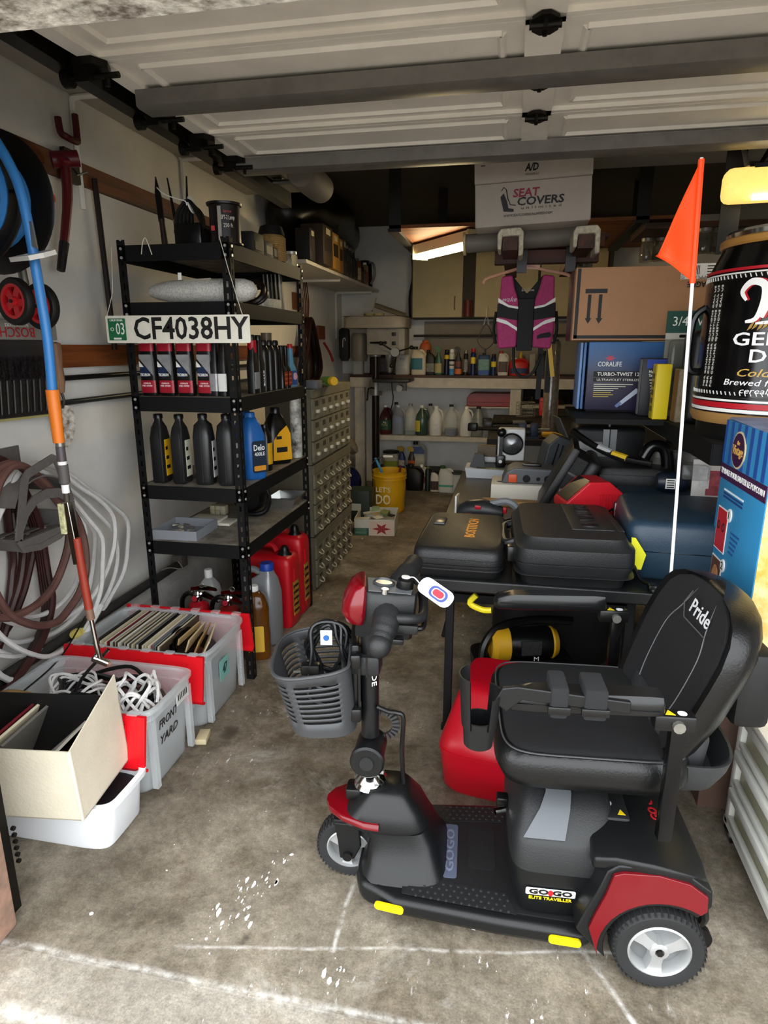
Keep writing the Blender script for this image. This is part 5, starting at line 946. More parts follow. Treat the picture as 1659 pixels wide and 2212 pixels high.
# --- dark clutter right of the bench leg and beyond the table end
dc = T('dark_cupboard', 'dark open cupboard of fittings under the right half of the bench', 'cupboard', (.5, 6.5, .566)); P('carcass', B().box(-.38, .6, .05, .2, .31, .47), pm('0f0d0b', .8), dc); P('back', B().box(-.38, .6, .19, .2, .0, .31), pm('6d675c', .8), dc)
for k in range(6): P('fitting', B().lathe([(0, 0), (.03, 0), (.035, .03), (.02, .05), (.025, .08), (0, .09)], 12, Matrix.Translation((-.3 + .14 * k, -.02, .321))), pm(('3a352c', '5a5140', '262320')[k % 3], .4, metal=.5), dc)
rb = T('red_drawer_box', 'small bright red metal box behind the dark tools', 'box', (.33, 5.9, .84)); P('body', B().rbox(-.08, .08, -.07, .07, 0, .15, .006), pm('b3200f', .45), rb); P('lid', B().box(-.083, .083, -.074, .074, .12, .128), pm('8f1a0d', .45), rb)
bs = T('second_bench', 'low dark bench crowded with tools between table and back wall', 'bench', (.35, 5.3, 0)); P('top', B().box(-.5, .7, -.9, .75, .78, .82), pm('1d1a17', .7), bs)
for x in (-.46, .64):
    for y in (-.85, .7): P('leg', B().box(x - .03, x + .03, y - .03, y + .03, 0, .78), pm('1d1a17', .7), bs)
tl = [(-.02, 4.75, .5, '0c0c0c', 'long black tripod lying on the second bench'), (.05, 4.95, .42, '232323', 'dark clamp bar lying behind the tripod'), (.2, 4.6, .3, '3a3f45', 'grey steel bar on the second bench'), (.0, 5.2, .36, '141414', 'black hand tool bar near the back of the second bench')]
for i, (x, y, l_, c, lb) in enumerate(tl):
    t = T('bar_tool', lb, 'tool', (x, y, .822), (0, 0, 8 * i - 10)); P('bar', B().cyl((-l_ / 2, 0, .02), (l_ / 2, 0, .025), .014, n=8), pm(c, .35), t); P('head', B().rbox(-l_ / 2 - .04, -l_ / 2 + .03, -.03, .03, 0, .06, .01), pm(c, .4), t); P('sleeve', B().cyl((.02, 0, .022), (.12, 0, .023), .019, n=10), pm('6a6a66', .4, metal=.5), t)
t = T('work_gloves', 'yellow work gloves lying on the second bench', 'gloves', (.28, 4.55, .822)); P('palm', B().rbox(-.06, .05, -.04, .04, 0, .035, .015), pm('b98a1c', .8), t)
for k in range(4): P('finger', B().cyl((.04, -.03 + .02 * k, .018), (.1, -.035 + .024 * k, .012), .011, .009, n=8), pm('b98a1c', .8), t)
t = T('blue_vise', 'small blue vise on the second bench', 'vise', (.12, 4.5, .822)); P('jaw', B().rbox(-.06, -.005, -.04, .04, 0, .1, .008), pm('1f2b45', .5), t); P('jaw', B().rbox(.02, .07, -.04, .04, 0, .1, .008), pm('1f2b45', .5), t); P('screw', B().cyl((.07, 0, .06), (.15, 0, .06), .01, n=8), tin, t); P('base', B().box(-.07, .08, -.05, .05, 0, .012), pm('1f2b45', .5), t)
t = T('wire_basket', 'small wire basket beside the red box', 'basket', (.13, 5.85, .822)); 
for k in range(5): P('wire', B().tube(sring(.01 + .03 * k, .08, .06, e=6, n=20), .0022, 5, True), galv, t)
for k in range(8): P('wire', B().cyl((-.08 + .0229 * k, -.06, .01), (-.08 + .0229 * k, -.06, .13), .002, n=5), galv, t)

t = T('wrapped_roll', 'upright roll wrapped in shiny clear plastic beside the vest', 'roll', (.27, 4.62, .822)); P('roll', B().lathe([(0, 0), (.05, 0), (.052, .02), (.05, .62), (.04, .65), (0, .65)], 20), mat('crinkled_wrap', '6d6152', .18, bump=(30, 1.0), noise=(20, .5), coat=.6), t); P('end_cap', B().lathe([(0, .65), (.03, .65), (.03, .66), (0, .66)], 16), pm('3a2c20', .6), t)
# ---------- overhead racks, lamp, cartons ----------
blkm = mat('black_angle_iron', '0d0c0b', .5, metal=.2)
rk = T('ceiling_rack', 'wooden shelf on black angle iron hung from the ceiling', 'rack', (0, 0, 2.145))
P('board', B().box(-.8, .95, 4.2, 5.3, 0, .02), wood('honey_plywood', '8f4c08', '5f2f06', 'X', 14), rk)
for x in (-.8, .66): P('hanger_strap', B().box(x, x + .075, 4.2, 4.21, -.02, ZC - 2.145), blkm, rk); P('rail', B().box(x - .005, x + .06, 4.19, 5.31, -.02, -.002), blkm, rk)
P('hanger_strap', B().box(-.62, -.55, 5.28, 5.3, 0, .45), blkm, rk); P('hanger_strap', B().box(.3, .37, 5.28, 5.3, 0, .45), blkm, rk); P('hanger_strap', B().box(.8, .87, 5.28, 5.3, 0, .45), blkm, rk)
P('brace', B().box(-.02, .02, 0, .45, 0, .02), blkm, rk, loc=(.70, 4.2, -.02), rot=(0, 55, 0))
lp = T('fluorescent_lamp', 'lit fluorescent tube fixture below the ceiling rack', 'lamp', (-.48, 4.56, 2.072), (0, 0, 38))
P('housing', B().prism([(-.06, .06), (-.045, .0), (.045, .0), (.06, .06)], -.34, .34, 'y'), pm('d8c9a4', .5), lp)
P('end_cap', B().box(-.062, .062, .34, .355, -.035, .065), pm('cdbb90', .6), lp); P('end_cap', B().box(-.062, .062, -.355, -.34, -.035, .065), pm('cdbb90', .6), lp)
tube_m = mat('lit_tube', (1, .80, .46), .4, emit=32)
for x in (-.026, .026): P('tube', B().cyl((x, -.335, -.018), (x, .335, -.018), .016, n=12), tube_m, lp)
# fleece-padded cradle with the seat cover carton
cr = T('padded_cradle', 'two wooden arms with fleece ends carrying a long grey roll', 'cradle', (0, 3.3, 1.9)); fl_ = mat('fleece', 'cfc6b0', .95, bump=(120, 1.0), noise=(50, .4))
for x in (-.04, .30):
    P('arm', B().box(x - .035, x + .035, -.06, 1.2, -.03, .035), wood('cradle_wood', '4a2413', '2c130a', 'Y'), cr)
    P('fleece_pad', B().prism([(x - .058, -.03), (x - .06, .04), (x - .045, .062), (x + .045, .066), (x + .06, .045), (x + .062, -.055), (x + .04, -.06), (x + .037, .03), (x - .037, .028), (x - .04, -.03)], -.085, .1, 'y'), fl_, cr, bev=.008)
P('cross_beam', B().box(-.12, .42, .25, .33, .02, .085), wood('beam_red', '6b3219', '421c0e', 'X'), cr); P('cross_beam', B().box(-.12, .40, .27, .35, -.05, .012), wood('beam_dark', '4a2113', '2f1209', 'X'), cr)
P('grey_roll', B().cyl((-.26, .16, .035), (.36, .16, .062), .045, n=20), mat('roll_grey', '6d665d', .6, noise=(8, .2)), cr); P('roll_end', B().cyl((-.262, .16, .035), (-.275, .16, .0345), .055, n=20), pm('c0a878', .6), cr)
for x in (.02, .26): P('clamp_bracket', B().box(x - .025, x + .025, .24, .25, -.06, .07).v and B().box(x - .025, x + .025, .225, .248, -.1, .03), K2, cr)
sb = T('seat_cover_carton', 'off-white carton printed SEAT COVERS resting on the fleece pads', 'carton', (.055, 3.27, 1.985), (0, -2.2, 0)); sbm = mat('carton_offwhite', 'b0a69b', .75, noise=(6, .1))
P('body', B().rbox(-.262, .262, 0, .42, .0, .285, .004), sbm, sb); P('lid_flap', B().box(-.264, .264, -.004, .0, .19, .287), sbm, sb)
P('flap_edge', B().box(-.264, .264, -.0046, -.004, .184, .187), pm('6d665c', .7), sb)
txt('SEAT', .034, pm('8c1f3c', .5), sb, (-.03, -.0055, .135), w=.12, bold=.03, shear=.1); txt('COVERS', .034, pm('16161a', .5), sb, (.035, -.0055, .098), w=.21, bold=.03, shear=.1); txt('u n l i m i t e d', .012, pm('55504a', .5), sb, (.04, -.0055, .071), w=.18)
txt('WWW.SEATCOVERSUNLIMITED.COM', .011, pm('2c2a28', .5), sb, (-.02, -.0055, .042), w=.22, shear=.1)
P('seat_icon', B().prism([(-.145, .125), (-.13, .14), (-.115, .105), (-.108, .075), (-.085, .07), (-.085, .058), (-.13, .062)], -.0055, -.004, 'y'), pm('1c1c20', .5), sb); P('seat_icon_edge', B().tube([(-.14, -.006, .15), (-.13, -.006, .165), (-.118, -.006, .155), (-.112, -.006, .12), (-.1, -.006, .09), (-.075, -.006, .085)], .002, 5), pm('1c1c20', .5), sb)
txt('A/D', .03, pm('101014', .5), sb, (-.005, -.0055, .24), w=.062, bold=.05, shear=.2); txt('RENEGADE LLC', .008, pm('2c2a28', .5), sb, (-.002, -.0055, .212), w=.06)
P('scuff', B().box(-.235, -.215, -.005, -.004, .262, .266), pm('3c2c22', .6), sb)
# life vest on hanger
lv = T('life_vest', 'pink black and white life vest on a hanger below the cradle', 'life vest', (.055, 3.66, 1.43))
lv.scale = (.93, .93, .93); pk = mat('vest_pink', 'b0336e', .7, noise=(60, .25), bump=(40, .15)); vb = pm('08080a', .7)
def vpanel(pts, y0, y1, m, nm, bev=.012): return P(nm, B().prism(pts, y0, y1, 'y'), m, lv, bev=bev)
for s_ in (-1, 1):
    vpanel([(s_ * x, z) for x, z in [(.045, .0), (.15, -.01), (.165, .12), (.155, .24), (.148, .39), (.085, .40), (.07, .33), (.045, .26)]], -.035, .02, pk, 'front_panel')
    vpanel([(s_ * x, z) for x, z in [(.045, .15), (.165, .17), (.163, .245), (.045, .215)]], -.04, -.03, vb, 'chest_band', .003)
    vpanel([(s_ * x, z) for x, z in [(.045, .225), (.1, .235), (.16, .275), (.16, .25), (.1, .222), (.045, .212)]], -.0415, -.03, WHT, 'white_wave', .002)
    vpanel([(s_ * x, z) for x, z in [(.045, .11), (.11, .15), (.165, .165), (.165, .145), (.1, .125), (.045, .09)]], -.0415, -.03, WHT, 'white_wave', .002)
    P('side_strap', B().tube([(s_ * .165, -.01, .02), (s_ * .18, 0, .1), (s_ * .17, .01, .2)], .009, 6, smooth=4), vb, lv)
vpanel([(-.045, -.02), (.045, -.02), (.045, .27), (-.045, .27)], -.03, .02, vb, 'zip_panel', .004)
P('back_lining', B().prism([(-.14, .0), (.14, .0), (.14, .39), (.085, .4), (.0, .3), (-.085, .4), (-.14, .39)], .03, .06, 'y'), vb, lv, bev=.006); txt('Body Glove', .014, pm('b8b8b4', .6), lv, (.005, .028, .32), w=.07); txt('wake', .026, pm('d9c3d0', .6), lv, (-.1, -.0415, .265), w=.08, shear=.4)
P('black_patch', B().prism([(.07, .065), (.09, .075), (.14, .085), (.15, .065), (.14, .055), (.09, .05), (.07, .045)], -.042, -.03, 'y'), vb, lv)
P('hanger', B().tube([(-.25, 0, .355), (-.23, 0, .385), (-.09, 0, .425), (0, 0, .445), (.09, 0, .425), (.21, 0, .40), (.23, 0, .385)], .009, 8, smooth=5), mat('peach_plastic', 'd8a58c', .4, trans=.2), lv); P('hanger_plate', B().prism(rrect(.13, .045, .016, cx=0, cy=.45), -.008, .008, 'y'), MATS['peach_plastic'], lv)
P('hanger_hook', B().tube([(0, 0, .47), (0, 0, .5), (.018, 0, .515), (.0, 0, .535)], .003, 6, smooth=3), galv, lv)
for i, (x0, x1, z0) in enumerate(((.08, .1, -.3), (.13, .115, -.26))): P('strap', B().box(x0, x0 + .03, -.02, -.016, z0, .03), vb, lv)
P('loop_strap', B().tube([(-.06, -.02, .0), (-.05, -.03, -.12), (.0, -.03, -.17), (.06, -.03, -.14), (.1, -.02, -.04)], .009, 6, smooth=5), vb, lv); P('yellow_strap', B().box(-.012, .012, -.022, -.018, -.17, .05), pm('c9a01e', .5), lv, loc=(.145, 0, 0), rot=(0, -9, 0))
# hanging jars
jg = mat('jar_glass_clear', 'd9d6c8', .06, trans=.92)
for i, (x, y, z, lb) in enumerate(((.30, 3.9, 1.955, 'small mason jar hung left of the pair under the rack'), (.36, 3.85, 1.965, 'taller mason jar hung right of the pair under the rack'), (.78, 4.45, 2.01, 'squat dark mason jar hung behind the flag'), (.86, 4.45, 2.01, 'mason jar beside the squat one behind the flag'), (1.03, 4.15, 2.02, 'mason jar hung right of the flag pole'), (1.11, 4.15, 2.05, 'mason jar of screws hung above the beer can'), (1.19, 4.2, 2.06, 'second mason jar above the beer can'), (1.27, 4.2, 2.06, 'third mason jar above the beer can'), (1.35, 4.2, 2.06, 'rightmost mason jar above the beer can'))):
    t = T('mason_jar', lb, 'jar', (x, y, 1.966 if i < 2 else 2.061), (0, 0, 0), 'mason jars hung under boards'); s_ = .8 if i == 0 else 1.1
    P('glass', B().lathe([(0, -.11 * s_), (.034 * s_, -.11 * s_), (.038 * s_, -.1 * s_), (.038 * s_, -.03 * s_), (.03 * s_, -.012 * s_), (.03 * s_, 0), (.028 * s_, 0), (.028 * s_, -.012 * s_), (.036 * s_, -.03 * s_), (.036 * s_, -.1 * s_), (0, -.106 * s_)], 20), jg, t); P('lid', B().lathe([(0, .0), (.033 * s_, 0), (.033 * s_, .018), (0, .018)], 20), tin, t)
    P('contents', B().lathe([(0, -.1 * s_), (.033 * s_, -.098 * s_), (.033 * s_, (-.06, -.03, -.075)[i % 3] * s_), (0, (-.055, -.028, -.07)[i % 3] * s_)], 14), pm(('4a4236', '2b2723', '6d675c')[i % 3], .6, noise=(120, .8)), t)
P('jar_board', B().box(.7, 1.5, 4.1, 4.6, 2.08, 2.11), wood('jar_board_wood', '4a2a14', '2b160a', 'X'), label='dark brown board carrying the hung jars', cat='board')
P('jar_board', B().box(.24, .46, 3.7, 4.0, 1.985, 2.0), wood('jar_board_wood2', '55260f', '33150a', 'X'), label='small reddish board carrying two hung jars', cat='board')
# yellow glowing lamp at the right
yl = T('yellow_shop_light', 'glowing yellow light panel hung at the upper right', 'lamp', (.955, 2.79, 1.985), (0, 0, -6))
P('diffuser', B().rbox(-.215, .5, -.04, .06, -.03, .088, .03, 3), mat('yellow_glow', (.95, .62, .16), .4, emit=.55, noise=(14, .25)), yl); P('bracket', B().box(-.12, .1, -.03, .05, .08, .095), K2, yl); P('tube_glow', B().cyl((-.12, -.045, -.025), (.42, -.045, -.025), .008, n=10), mat('warm_tube', (1, .9, .6), .4, emit=9), yl)
for i, (a, b_) in enumerate((((-.14, 0, .09), (-.2, .1, .36)), ((-.1, 0, .09), (.05, .1, .38)))): P('brace_rod', B().cyl(a, b_, .009, n=8), galv if i == 0 else K2, yl)
P('black_strap', B().box(-.2, -.13, .08, .09, -.2, .38), blkm, yl)
# ---------- folding table and the tool cases on it ----------
tb = T('folding_table', 'long black folding table loaded with tool cases', 'table', (.12, 2.82, 0)); tk = mat('table_black', '131415', .38, bump=(250, .15))
P('top', B().prism(rrect(.77, 1.86, .05), .677, .72, 'z'), tk, tb, bev=.008)
for s_ in (-1, 1):
    y = s_ * .80
    for x in (-.29, .29): P('leg', B().rbox(x - .014, x + .014, y - .014, y + .014, 0, .68, .004), steelb, tb)
    P('cross_bar', B().box(-.31, .3, y - .01, y + .01, .595, .625), steelb, tb); P('foot_bar', B().box(-.31, .3, y - .01, y + .01, .1, .12), steelb, tb)
    P('brace', B().tube([(-.2, y, .60), (-.1, y - s_ * .25, .665)], .008, 6), steelb, tb); P('brace', B().tube([(-.31, y, .46), (-.27, y - s_ * .25, .66)], .008, 6), steelb, tb)
ZT = .7205
def case(nm, lb, x, y, z, w, d_, h_, m, rz=0, r=.02, seam=.5, taper=.95, rx=0):
    t = T(nm, lb, 'tool case', (x, y, z), (rx, 0, rz)); e = 9
    P('base', B().loft([sring(q, w / 2 * k, d_ / 2 * k, e=e, n=40) for q, k in ((0, taper - .03), (r * .5, taper), (h_ * seam - .004, 1), (h_ * seam, 1))]), m, t, ang=45)
    P('lid', B().loft([sring(q, w / 2 * k, d_ / 2 * k, e=e, n=40) for q, k in ((h_ * seam + .001, .995), (h_ * seam + .005, 1), (h_ * .8, .99), (h_ - r * .4, taper + .01), (h_, taper - .04))]), m, t, ang=45)
    return t
cbk = mat('case_black_grain', '161617', .42, bump=(320, .35)); cgr = mat('case_charcoal', '1f2021', .38, bump=(350, .25)); cbl = mat('case_navy', '1f3546', .4, bump=(300, .2), noise=(3, .2))
t = case('nailer_case', 'flat black case with orange lettering on the front table corner', -.14, 2.125, ZT, .29, .47, .10, cbk, rz=-1, seam=.45)
txt('BOSTITCH', .034, pm('d18a2a', .5), t, (.03, .02, .1012), (0, 0, 90), w=.23, bold=.02)
P('latch', B().rbox(-.11, -.07, .04, .12, .097, .107, .004), pm('2b2b2c', .3), t); P('rim_groove', B().loft([sring(z, .147, .237, e=9, n=40) for z in (.06, .066)]), cbk, t); P('rim_groove', B().loft([sring(z, .147, .237, e=9, n=40) for z in (.03, .035)]), cbk, t)
t = case('drill_case', 'bulky charcoal plastic tool case at the front of the table', .205, 2.125, ZT, .36, .52, .152, cgr, rz=2, r=.05, seam=.5, taper=.9)
P('top_panel', B().rbox(.0, .13, -.12, .22, .148, .154, .002), cgr, t); P('top_panel', B().rbox(.14, .16, -.12, .02, .148, .153, .002), cgr, t)
txt('MILWAUKEE', .05, cgr, t, (.065, .05, .1555), (0, 0, 90), w=.29, depth=.0025, bold=.02); P('handle', B().tube([(-.175, -.1, .1), (-.205, -.08, .09), (-.205, .1, .09), (-.175, .12, .1)], .012, 8, smooth=4), cgr, t)
P('latch', B().rbox(-.2, -.172, -.17, -.12, .05, .1, .005), K2, t)
for z in (.04, .122): P('groove', B().loft([sring(q, .181 if z < .1 else .17, .262 if z < .1 else .245, e=9, n=40) for q in (z, z + .002)]), cgr, t)
ch = T('battery_charger', 'red ribbed battery charger behind the charcoal case', 'charger', (.325, 2.58, ZT + .06), (0, 0, 14)); rp = mat('charger_red', 'c01524', .4)
P('body', B().prism([(-.12, .03), (.105, .0), (.105, .1), (.05, .145), (-.03, .145), (-.12, .06)], -.075, .075, 'y'), rp, ch, bev=.006)
for k in range(8): P('fin', B().box(.012 + k * .0125, .017 + k * .0125, -.081, .081, .01, .098), rp, ch)
for k in range(3): P('slot', B().box(-.02, .02, -.06, .06, -.004, .003), K2, ch, loc=(-.095 + .028 * k, 0, .083 + .025 * k), rot=(0, -41, 0))
P('cord', B().tube([(.06, -.06, .01), (.0, -.12, .02), (.06, -.16, .02), (.13, -.13, .02), (.14, -.09, .04), (.06, -.1, .045), (.02, -.14, .03), (.09, -.17, .03)], .005, 6, smooth=5), K2, ch); P('zip_tie', B().box(.045, .057, -.15, -.146, .01, .08), WHT, ch); P('zip_tie', B().box(.04, .1, -.152, -.148, .008, .022), WHT, ch)
bc = T('blue_tool_case', 'dark navy hard tool case with its lid ajar on the table', 'tool case', (.585, 2.2, ZT), (0, 0, -3))
P('base', B().loft([sring(z, .2 * k, .2 * k, e=8, n=40) for z, k in ((0, .93), (.01, .97), (.085, 1), (.09, 1))]), cbl, bc, ang=45); P('lid', B().loft([sring(z, .2 * k, .2 * k, e=8, n=40) for z, k in ((0, 1), (.02, 1.0), (.07, .98), (.088, .93), (.093, .85))]), cbl, bc, loc=(-.005, .0, .10), rot=(2, 0, 0), ang=45)
P('paper_inside', B().box(-.1, .0, -.19, -.05, .09, .1), WHT, bc)
bc2 = case('blue_tool_case', 'second navy tool case standing behind the open one', .62, 2.57, ZT, .42, .3, .155, cbl, rz=-4, r=.05, taper=.92); P('red_mark', B().rbox(-.222, -.21, -.05, -.02, .08, .12, .003), REDP, bc2)
yt = P('warning_tag', B().loft([[(x, -.002 * s_, z) for s_ in (-1, 1)] + [(x + w_, .002 * s_, z) for s_ in (-1, 1)] for x, w_, z in ((-.004, .03, 0), (-.012, .045, .05), (-.014, .032, .07), (-.018, .012, .1))]), pm('d9d51a', .5), loc=(.397, 1.99, .76), rot=(0, 4, 0), label='bright yellow warning tag on the black plug cord', cat='tag')
pgc = T('power_plug', 'black power plug hanging below the yellow tag', 'plug', (.41, 1.99, ZT)); P('cord', B().tube([(-.01, .0, .05), (.0, -.02, .03), (.01, -.04, .015), (.03, -.07, .013)], .006, 6, smooth=4), K2, pgc); P('plug', B().rbox(.02, .045, -.1, -.065, .001, .022, .004), K2, pgc); P('prong', B().box(.028, .036, -.115, -.1, .008, .01), galv, pgc)
t = case('flat_black_case', 'wide flat black case with grained lid in the middle of the table', .53, 2.93, ZT, .31, .3, .215, cbk, rz=-3, r=.02, seam=.55)
P('lid_panel', B().rbox(-.14, .14, -.181, -.176, .13, .19, .003), cbk, t)
op = T('open_case', 'opened black case standing on edge with its foam side showing', 'tool case', (.165, 2.87, ZT + .02), (0, 27, -4))
P('shell', B().rbox(-.035, .0, -.17, .17, 0, .31, .01), cbk, op); P('shell', B().rbox(.05, .11, -.17, .17, .0, .30, .025, 3), cbk, op); P('hinge_web', B().box(-.005, .055, -.15, .15, .02, .28), pm('0a0a0a', .7), op); P('inner_clip', B().cyl((.01, -.152, .12), (.04, -.156, .13), .012, n=10), pm('5a5a58', .4), op); P('inner_rib', B().box(.0, .05, -.156, -.15, .04, .05), pm('3a3a3a', .5), op); P('inner_rib', B().box(.0, .05, -.156, -.15, .2, .21), pm('3a3a3a', .5), op)
t = T('foam_box', 'white textured foam box on the table under the grey power pack', 'box', (.075, 3.12, ZT)); P('body', B().rbox(-.15, .15, -.09, .12, 0, .072, .004), mat('foam_white', 'd6d0c2', .8, bump=(90, .4)), t); P('hole', B().cyl((-.11, -.02, .0715), (-.11, -.02, .0728), .013, n=12), K2, t)
t = T('power_pack', 'grey jump start power pack with orange switch on the foam box', 'power pack', (.11, 3.13, ZT + .073)); gp = mat('pack_grey', '55575a', .45)
P('body', B().prism([(-.14, 0), (.14, 0), (.14, .05), (.1, .075), (-.08, .08), (-.12, .055)], -.08, .09, 'y'), gp, t, bev=.012); P('switch', B().rbox(-.105, -.065, -.088, -.078, .008, .048, .004), pm('d4552a', .4), t)
for x, r in ((-.02, .018), (.035, .009), (.08, .019)): P('socket', B().cyl((x, -.085, .028), (x, -.078, .028), r, n=14), K2, t)
P('top_handle', B().rbox(-.04, .05, -.02, .02, .075, .09, .006), K2, t)
P('wood_plank', B().box(-.14, .14, -.03, .03, 0, .022), wood('pine_plank', 'b58a52', '8f6636', 'X'), loc=(.03, 2.92, ZT), rot=(0, 0, -3), label='short pine plank lying in front of the foam box', cat='plank')
sw = T('jigsaw', 'grey black and red corded power saw behind the orange lettered case', 'power saw', (-.06, 2.57, ZT), (0, 0, -6))
P('body', B().loft([[(x, ry * math.cos(a), zc + rz_ * math.sin(a)) for a in [k * PI / 8 for k in range(16)]] for x, zc, ry, rz_ in ((-.13, .045, .03, .03), (-.1, .05, .04, .045), (-.03, .055, .042, .05), (.02, .05, .036, .04), (.05, .045, .025, .03))]), pm('1d1f21', .4), sw); P('handle', B().tube([(.0, 0, .085), (.06, 0, .1), (.1, 0, .08), (.11, 0, .04), (.07, 0, .012), (.03, 0, .02)], .016, 8, smooth=4), pm('6a6d70', .45), sw)
P('shoe_plate', B().box(-.145, -.138, -.03, .03, .0, .115), pm('c9c9c4', .3, metal=.6), sw); P('red_knob', B().rbox(-.1, -.07, -.055, -.03, .02, .05, .005), REDP, sw); P('red_badge', B().rbox(-.06, -.035, -.046, -.04, .07, .085, .002), REDP, sw); P('trigger', B().rbox(.05, .065, -.012, .012, .05, .075, .004), REDP, sw); P('dial', B().cyl((-.005, -.042, .03), (-.005, -.055, .03), .018, n=14), K2, sw)
P('cord', B().tube([(.11, 0, .04), (.06, -.06, .03), (.0, -.07, .012), (-.08, -.07, .012), (-.12, -.05, .012)], .006, 6, smooth=5), K2, sw)
gc = T('grey_charger_case', 'dark grey ribbed battery case tilted near the far end of the table', 'case', (.235, 3.45, ZT), (0, 14, 10)); P('body', B().prism([(-.09, 0), (.08, 0), (.1, .2), (.07, .25), (-.06, .26), (-.1, .2)], -.08, .08, 'y'), mat('slate_plastic', '3d4146', .45), gc, bev=.01)
for x in (-.055, -.03): P('rib', B().box(x, x + .006, -.086, -.078, .01, .22), K2, gc)
P('sticker', B().box(.03, .045, -.083, -.08, .05, .068), WHT, gc); P('lid_frame', B().box(-.11, .0, -.08, .08, 0, .006), pm('4a4e52', .4), gc, loc=(-.02, 0, .262), rot=(0, 50, 0))
wc_ = T('hard_case', 'black and white hard case with ribbed side at the far right of the table', 'tool case', (.44, 3.3, ZT)); P('body', B().rbox(-.13, .2, -.12, .15, 0, .345, .03, 3), pm('161719', .45), wc_); P('white_panel', B().rbox(-.135, .0, -.128, -.118, .14, .27, .004), pm('c9cbcc', .5), wc_)
for k in range(5): P('panel_rib', B().box(-.13, -.03, -.132, -.128, .15 + k * .022, .16 + k * .022), pm('e0e2e3', .5), wc_)
P('strap', B().box(.0, .028, -.13, -.12, .03, .33), pm('b9bbbd', .5), wc_); P('strap', B().box(.034, .062, -.13, -.12, .03, .33), pm('a5a7aa', .5), wc_); P('chain', B().tube([(.03, -.1, .34), (.035, -.1, .4), (.03, -.08, .47)], .008, 6), pm('3a3a38', .4, metal=.7), wc_)
t = T('paper_box', 'flat white paper covered box at the far end of the table', 'box', (-.075, 3.60, ZT)); P('body', B().prism([(-.15, 0), (.14, 0), (.145, .045), (-.16, .055)], -.08, .1, 'y'), mat('white_paper', 'c6c8cc', .8, noise=(10, .12)), t); P('top_sheet', B().box(-.155, .14, -.075, .1, .0505, .053), pm('9a9878', .7, noise=(8, .3)), t)
gr = T('bench_grinder', 'white faced bench machine with round dial and black handle', 'machine', (.0, 3.62, ZT + .055)); gr.scale = (1.25, 1.1, 1.2); P('face', B().rbox(-.05, .07, -.03, .05, .03, .18, .01), pm('d3d4d3', .45), gr); P('dial', B().lathe([(0, 0), (.042, 0), (.045, .01), (.025, .02), (0, .024)], 24, Matrix.Translation((.012, -.03, .11)) @ Matrix.Rotation(R(90), 4, 'X')), mat('brushed_dial', '77787a', .25, metal=.8), gr)
P('dial_ring', B().lathe([(.05, 0), (.053, 0), (.053, .004), (.05, .004), (.05, 0)], 28, Matrix.Translation((.012, -.03, .11)) @ Matrix.Rotation(R(90), 4, 'X')), pm('55575a', .4), gr); P('crank_arm', B().box(-.042, -.026, -.05, -.035, .02, .17), K2, gr); P('crank_knob', B().ico((-.034, -.055, .165), .022, 2), K2, gr); P('crank_pad', B().rbox(-.055, -.012, -.055, -.035, .0, .06, .01), K2, gr); P('crank_bolt', B().cyl((-.034, -.055, .03), (-.034, -.058, .03), .008, n=10), WHT, gr)
P('base', B().box(-.15, .1, -.04, .08, -.002, .012), pm('2a2a28', .5), gr); P('jaw', B().prism([(-.17, .0), (-.1, .0), (-.11, .06), (-.15, .06)], -.05, .0, 'y'), pm('3a3b3c', .5), gr)
t = T('cardboard_box_small', 'small brown cardboard box with white base behind the grinder', 'box', (-.12, 3.68, ZT + .07)); P('base', B().rbox(-.06, .05, -.03, .05, .0, .03, .002), pm('bfc0c2', .6), t); P('box', B().rbox(-.055, .05, -.03, .05, .03, .09, .003), pm('5c5040', .7), t)
lev = T('black_lever_tool', 'long black tool with yellow striped shaft lying across the cases', 'tool', (.40, 2.86, ZT + .218), (0, 0, -10)); P('shaft', B().tube([(-.14, .12, .12), (-.05, .05, .075), (.06, -.01, .035), (.2, -.04, .018)], [.016, .015, .014, .012], 8, smooth=4), pm('141414', .35), lev); P('yellow_band', B().tube([(.04, .002, .045), (.1, -.02, .031)], .0165, 8), pm('d9b21c', .5), lev); P('silver_band', B().tube([(-.02, .032, .066), (.035, .006, .047)], .0166, 8), pm('b9bab8', .4), lev)
hh = T('black_hook_handle', 'black hooked plastic handle standing by the blister pack', 'handle', (.66, 2.86, ZT)); P('hook', B().tube([(-.09, 0, .25), (-.06, 0, .3), (-.01, 0, .29), (.01, 0, .22), (.02, 0, .1), (.04, 0, .02)], .026, 10, smooth=5), mat('gloss_black', '0b0b0c', .25), hh)
dr_ = T('cordless_drill', 'dark navy drill body with white barcode label', 'drill', (.64, 2.62, ZT + .156)); P('body', B().lathe([(0, -.06), (.03, -.06), (.04, -.04), (.04, .02), (.03, .05), (0, .055)], 18, Matrix.Translation((0, 0, .04)) @ Matrix.Rotation(R(90), 4, 'Y')), pm('131c2b', .4), dr_); P('label', B().box(-.035, .0, -.042, -.04, .02, .06), WHT, dr_)
for k in range(4): P('barcode', B().box(-.031, -.004, -.0428, -.042, .024 + k * .009, .028 + k * .009), txb, dr_)
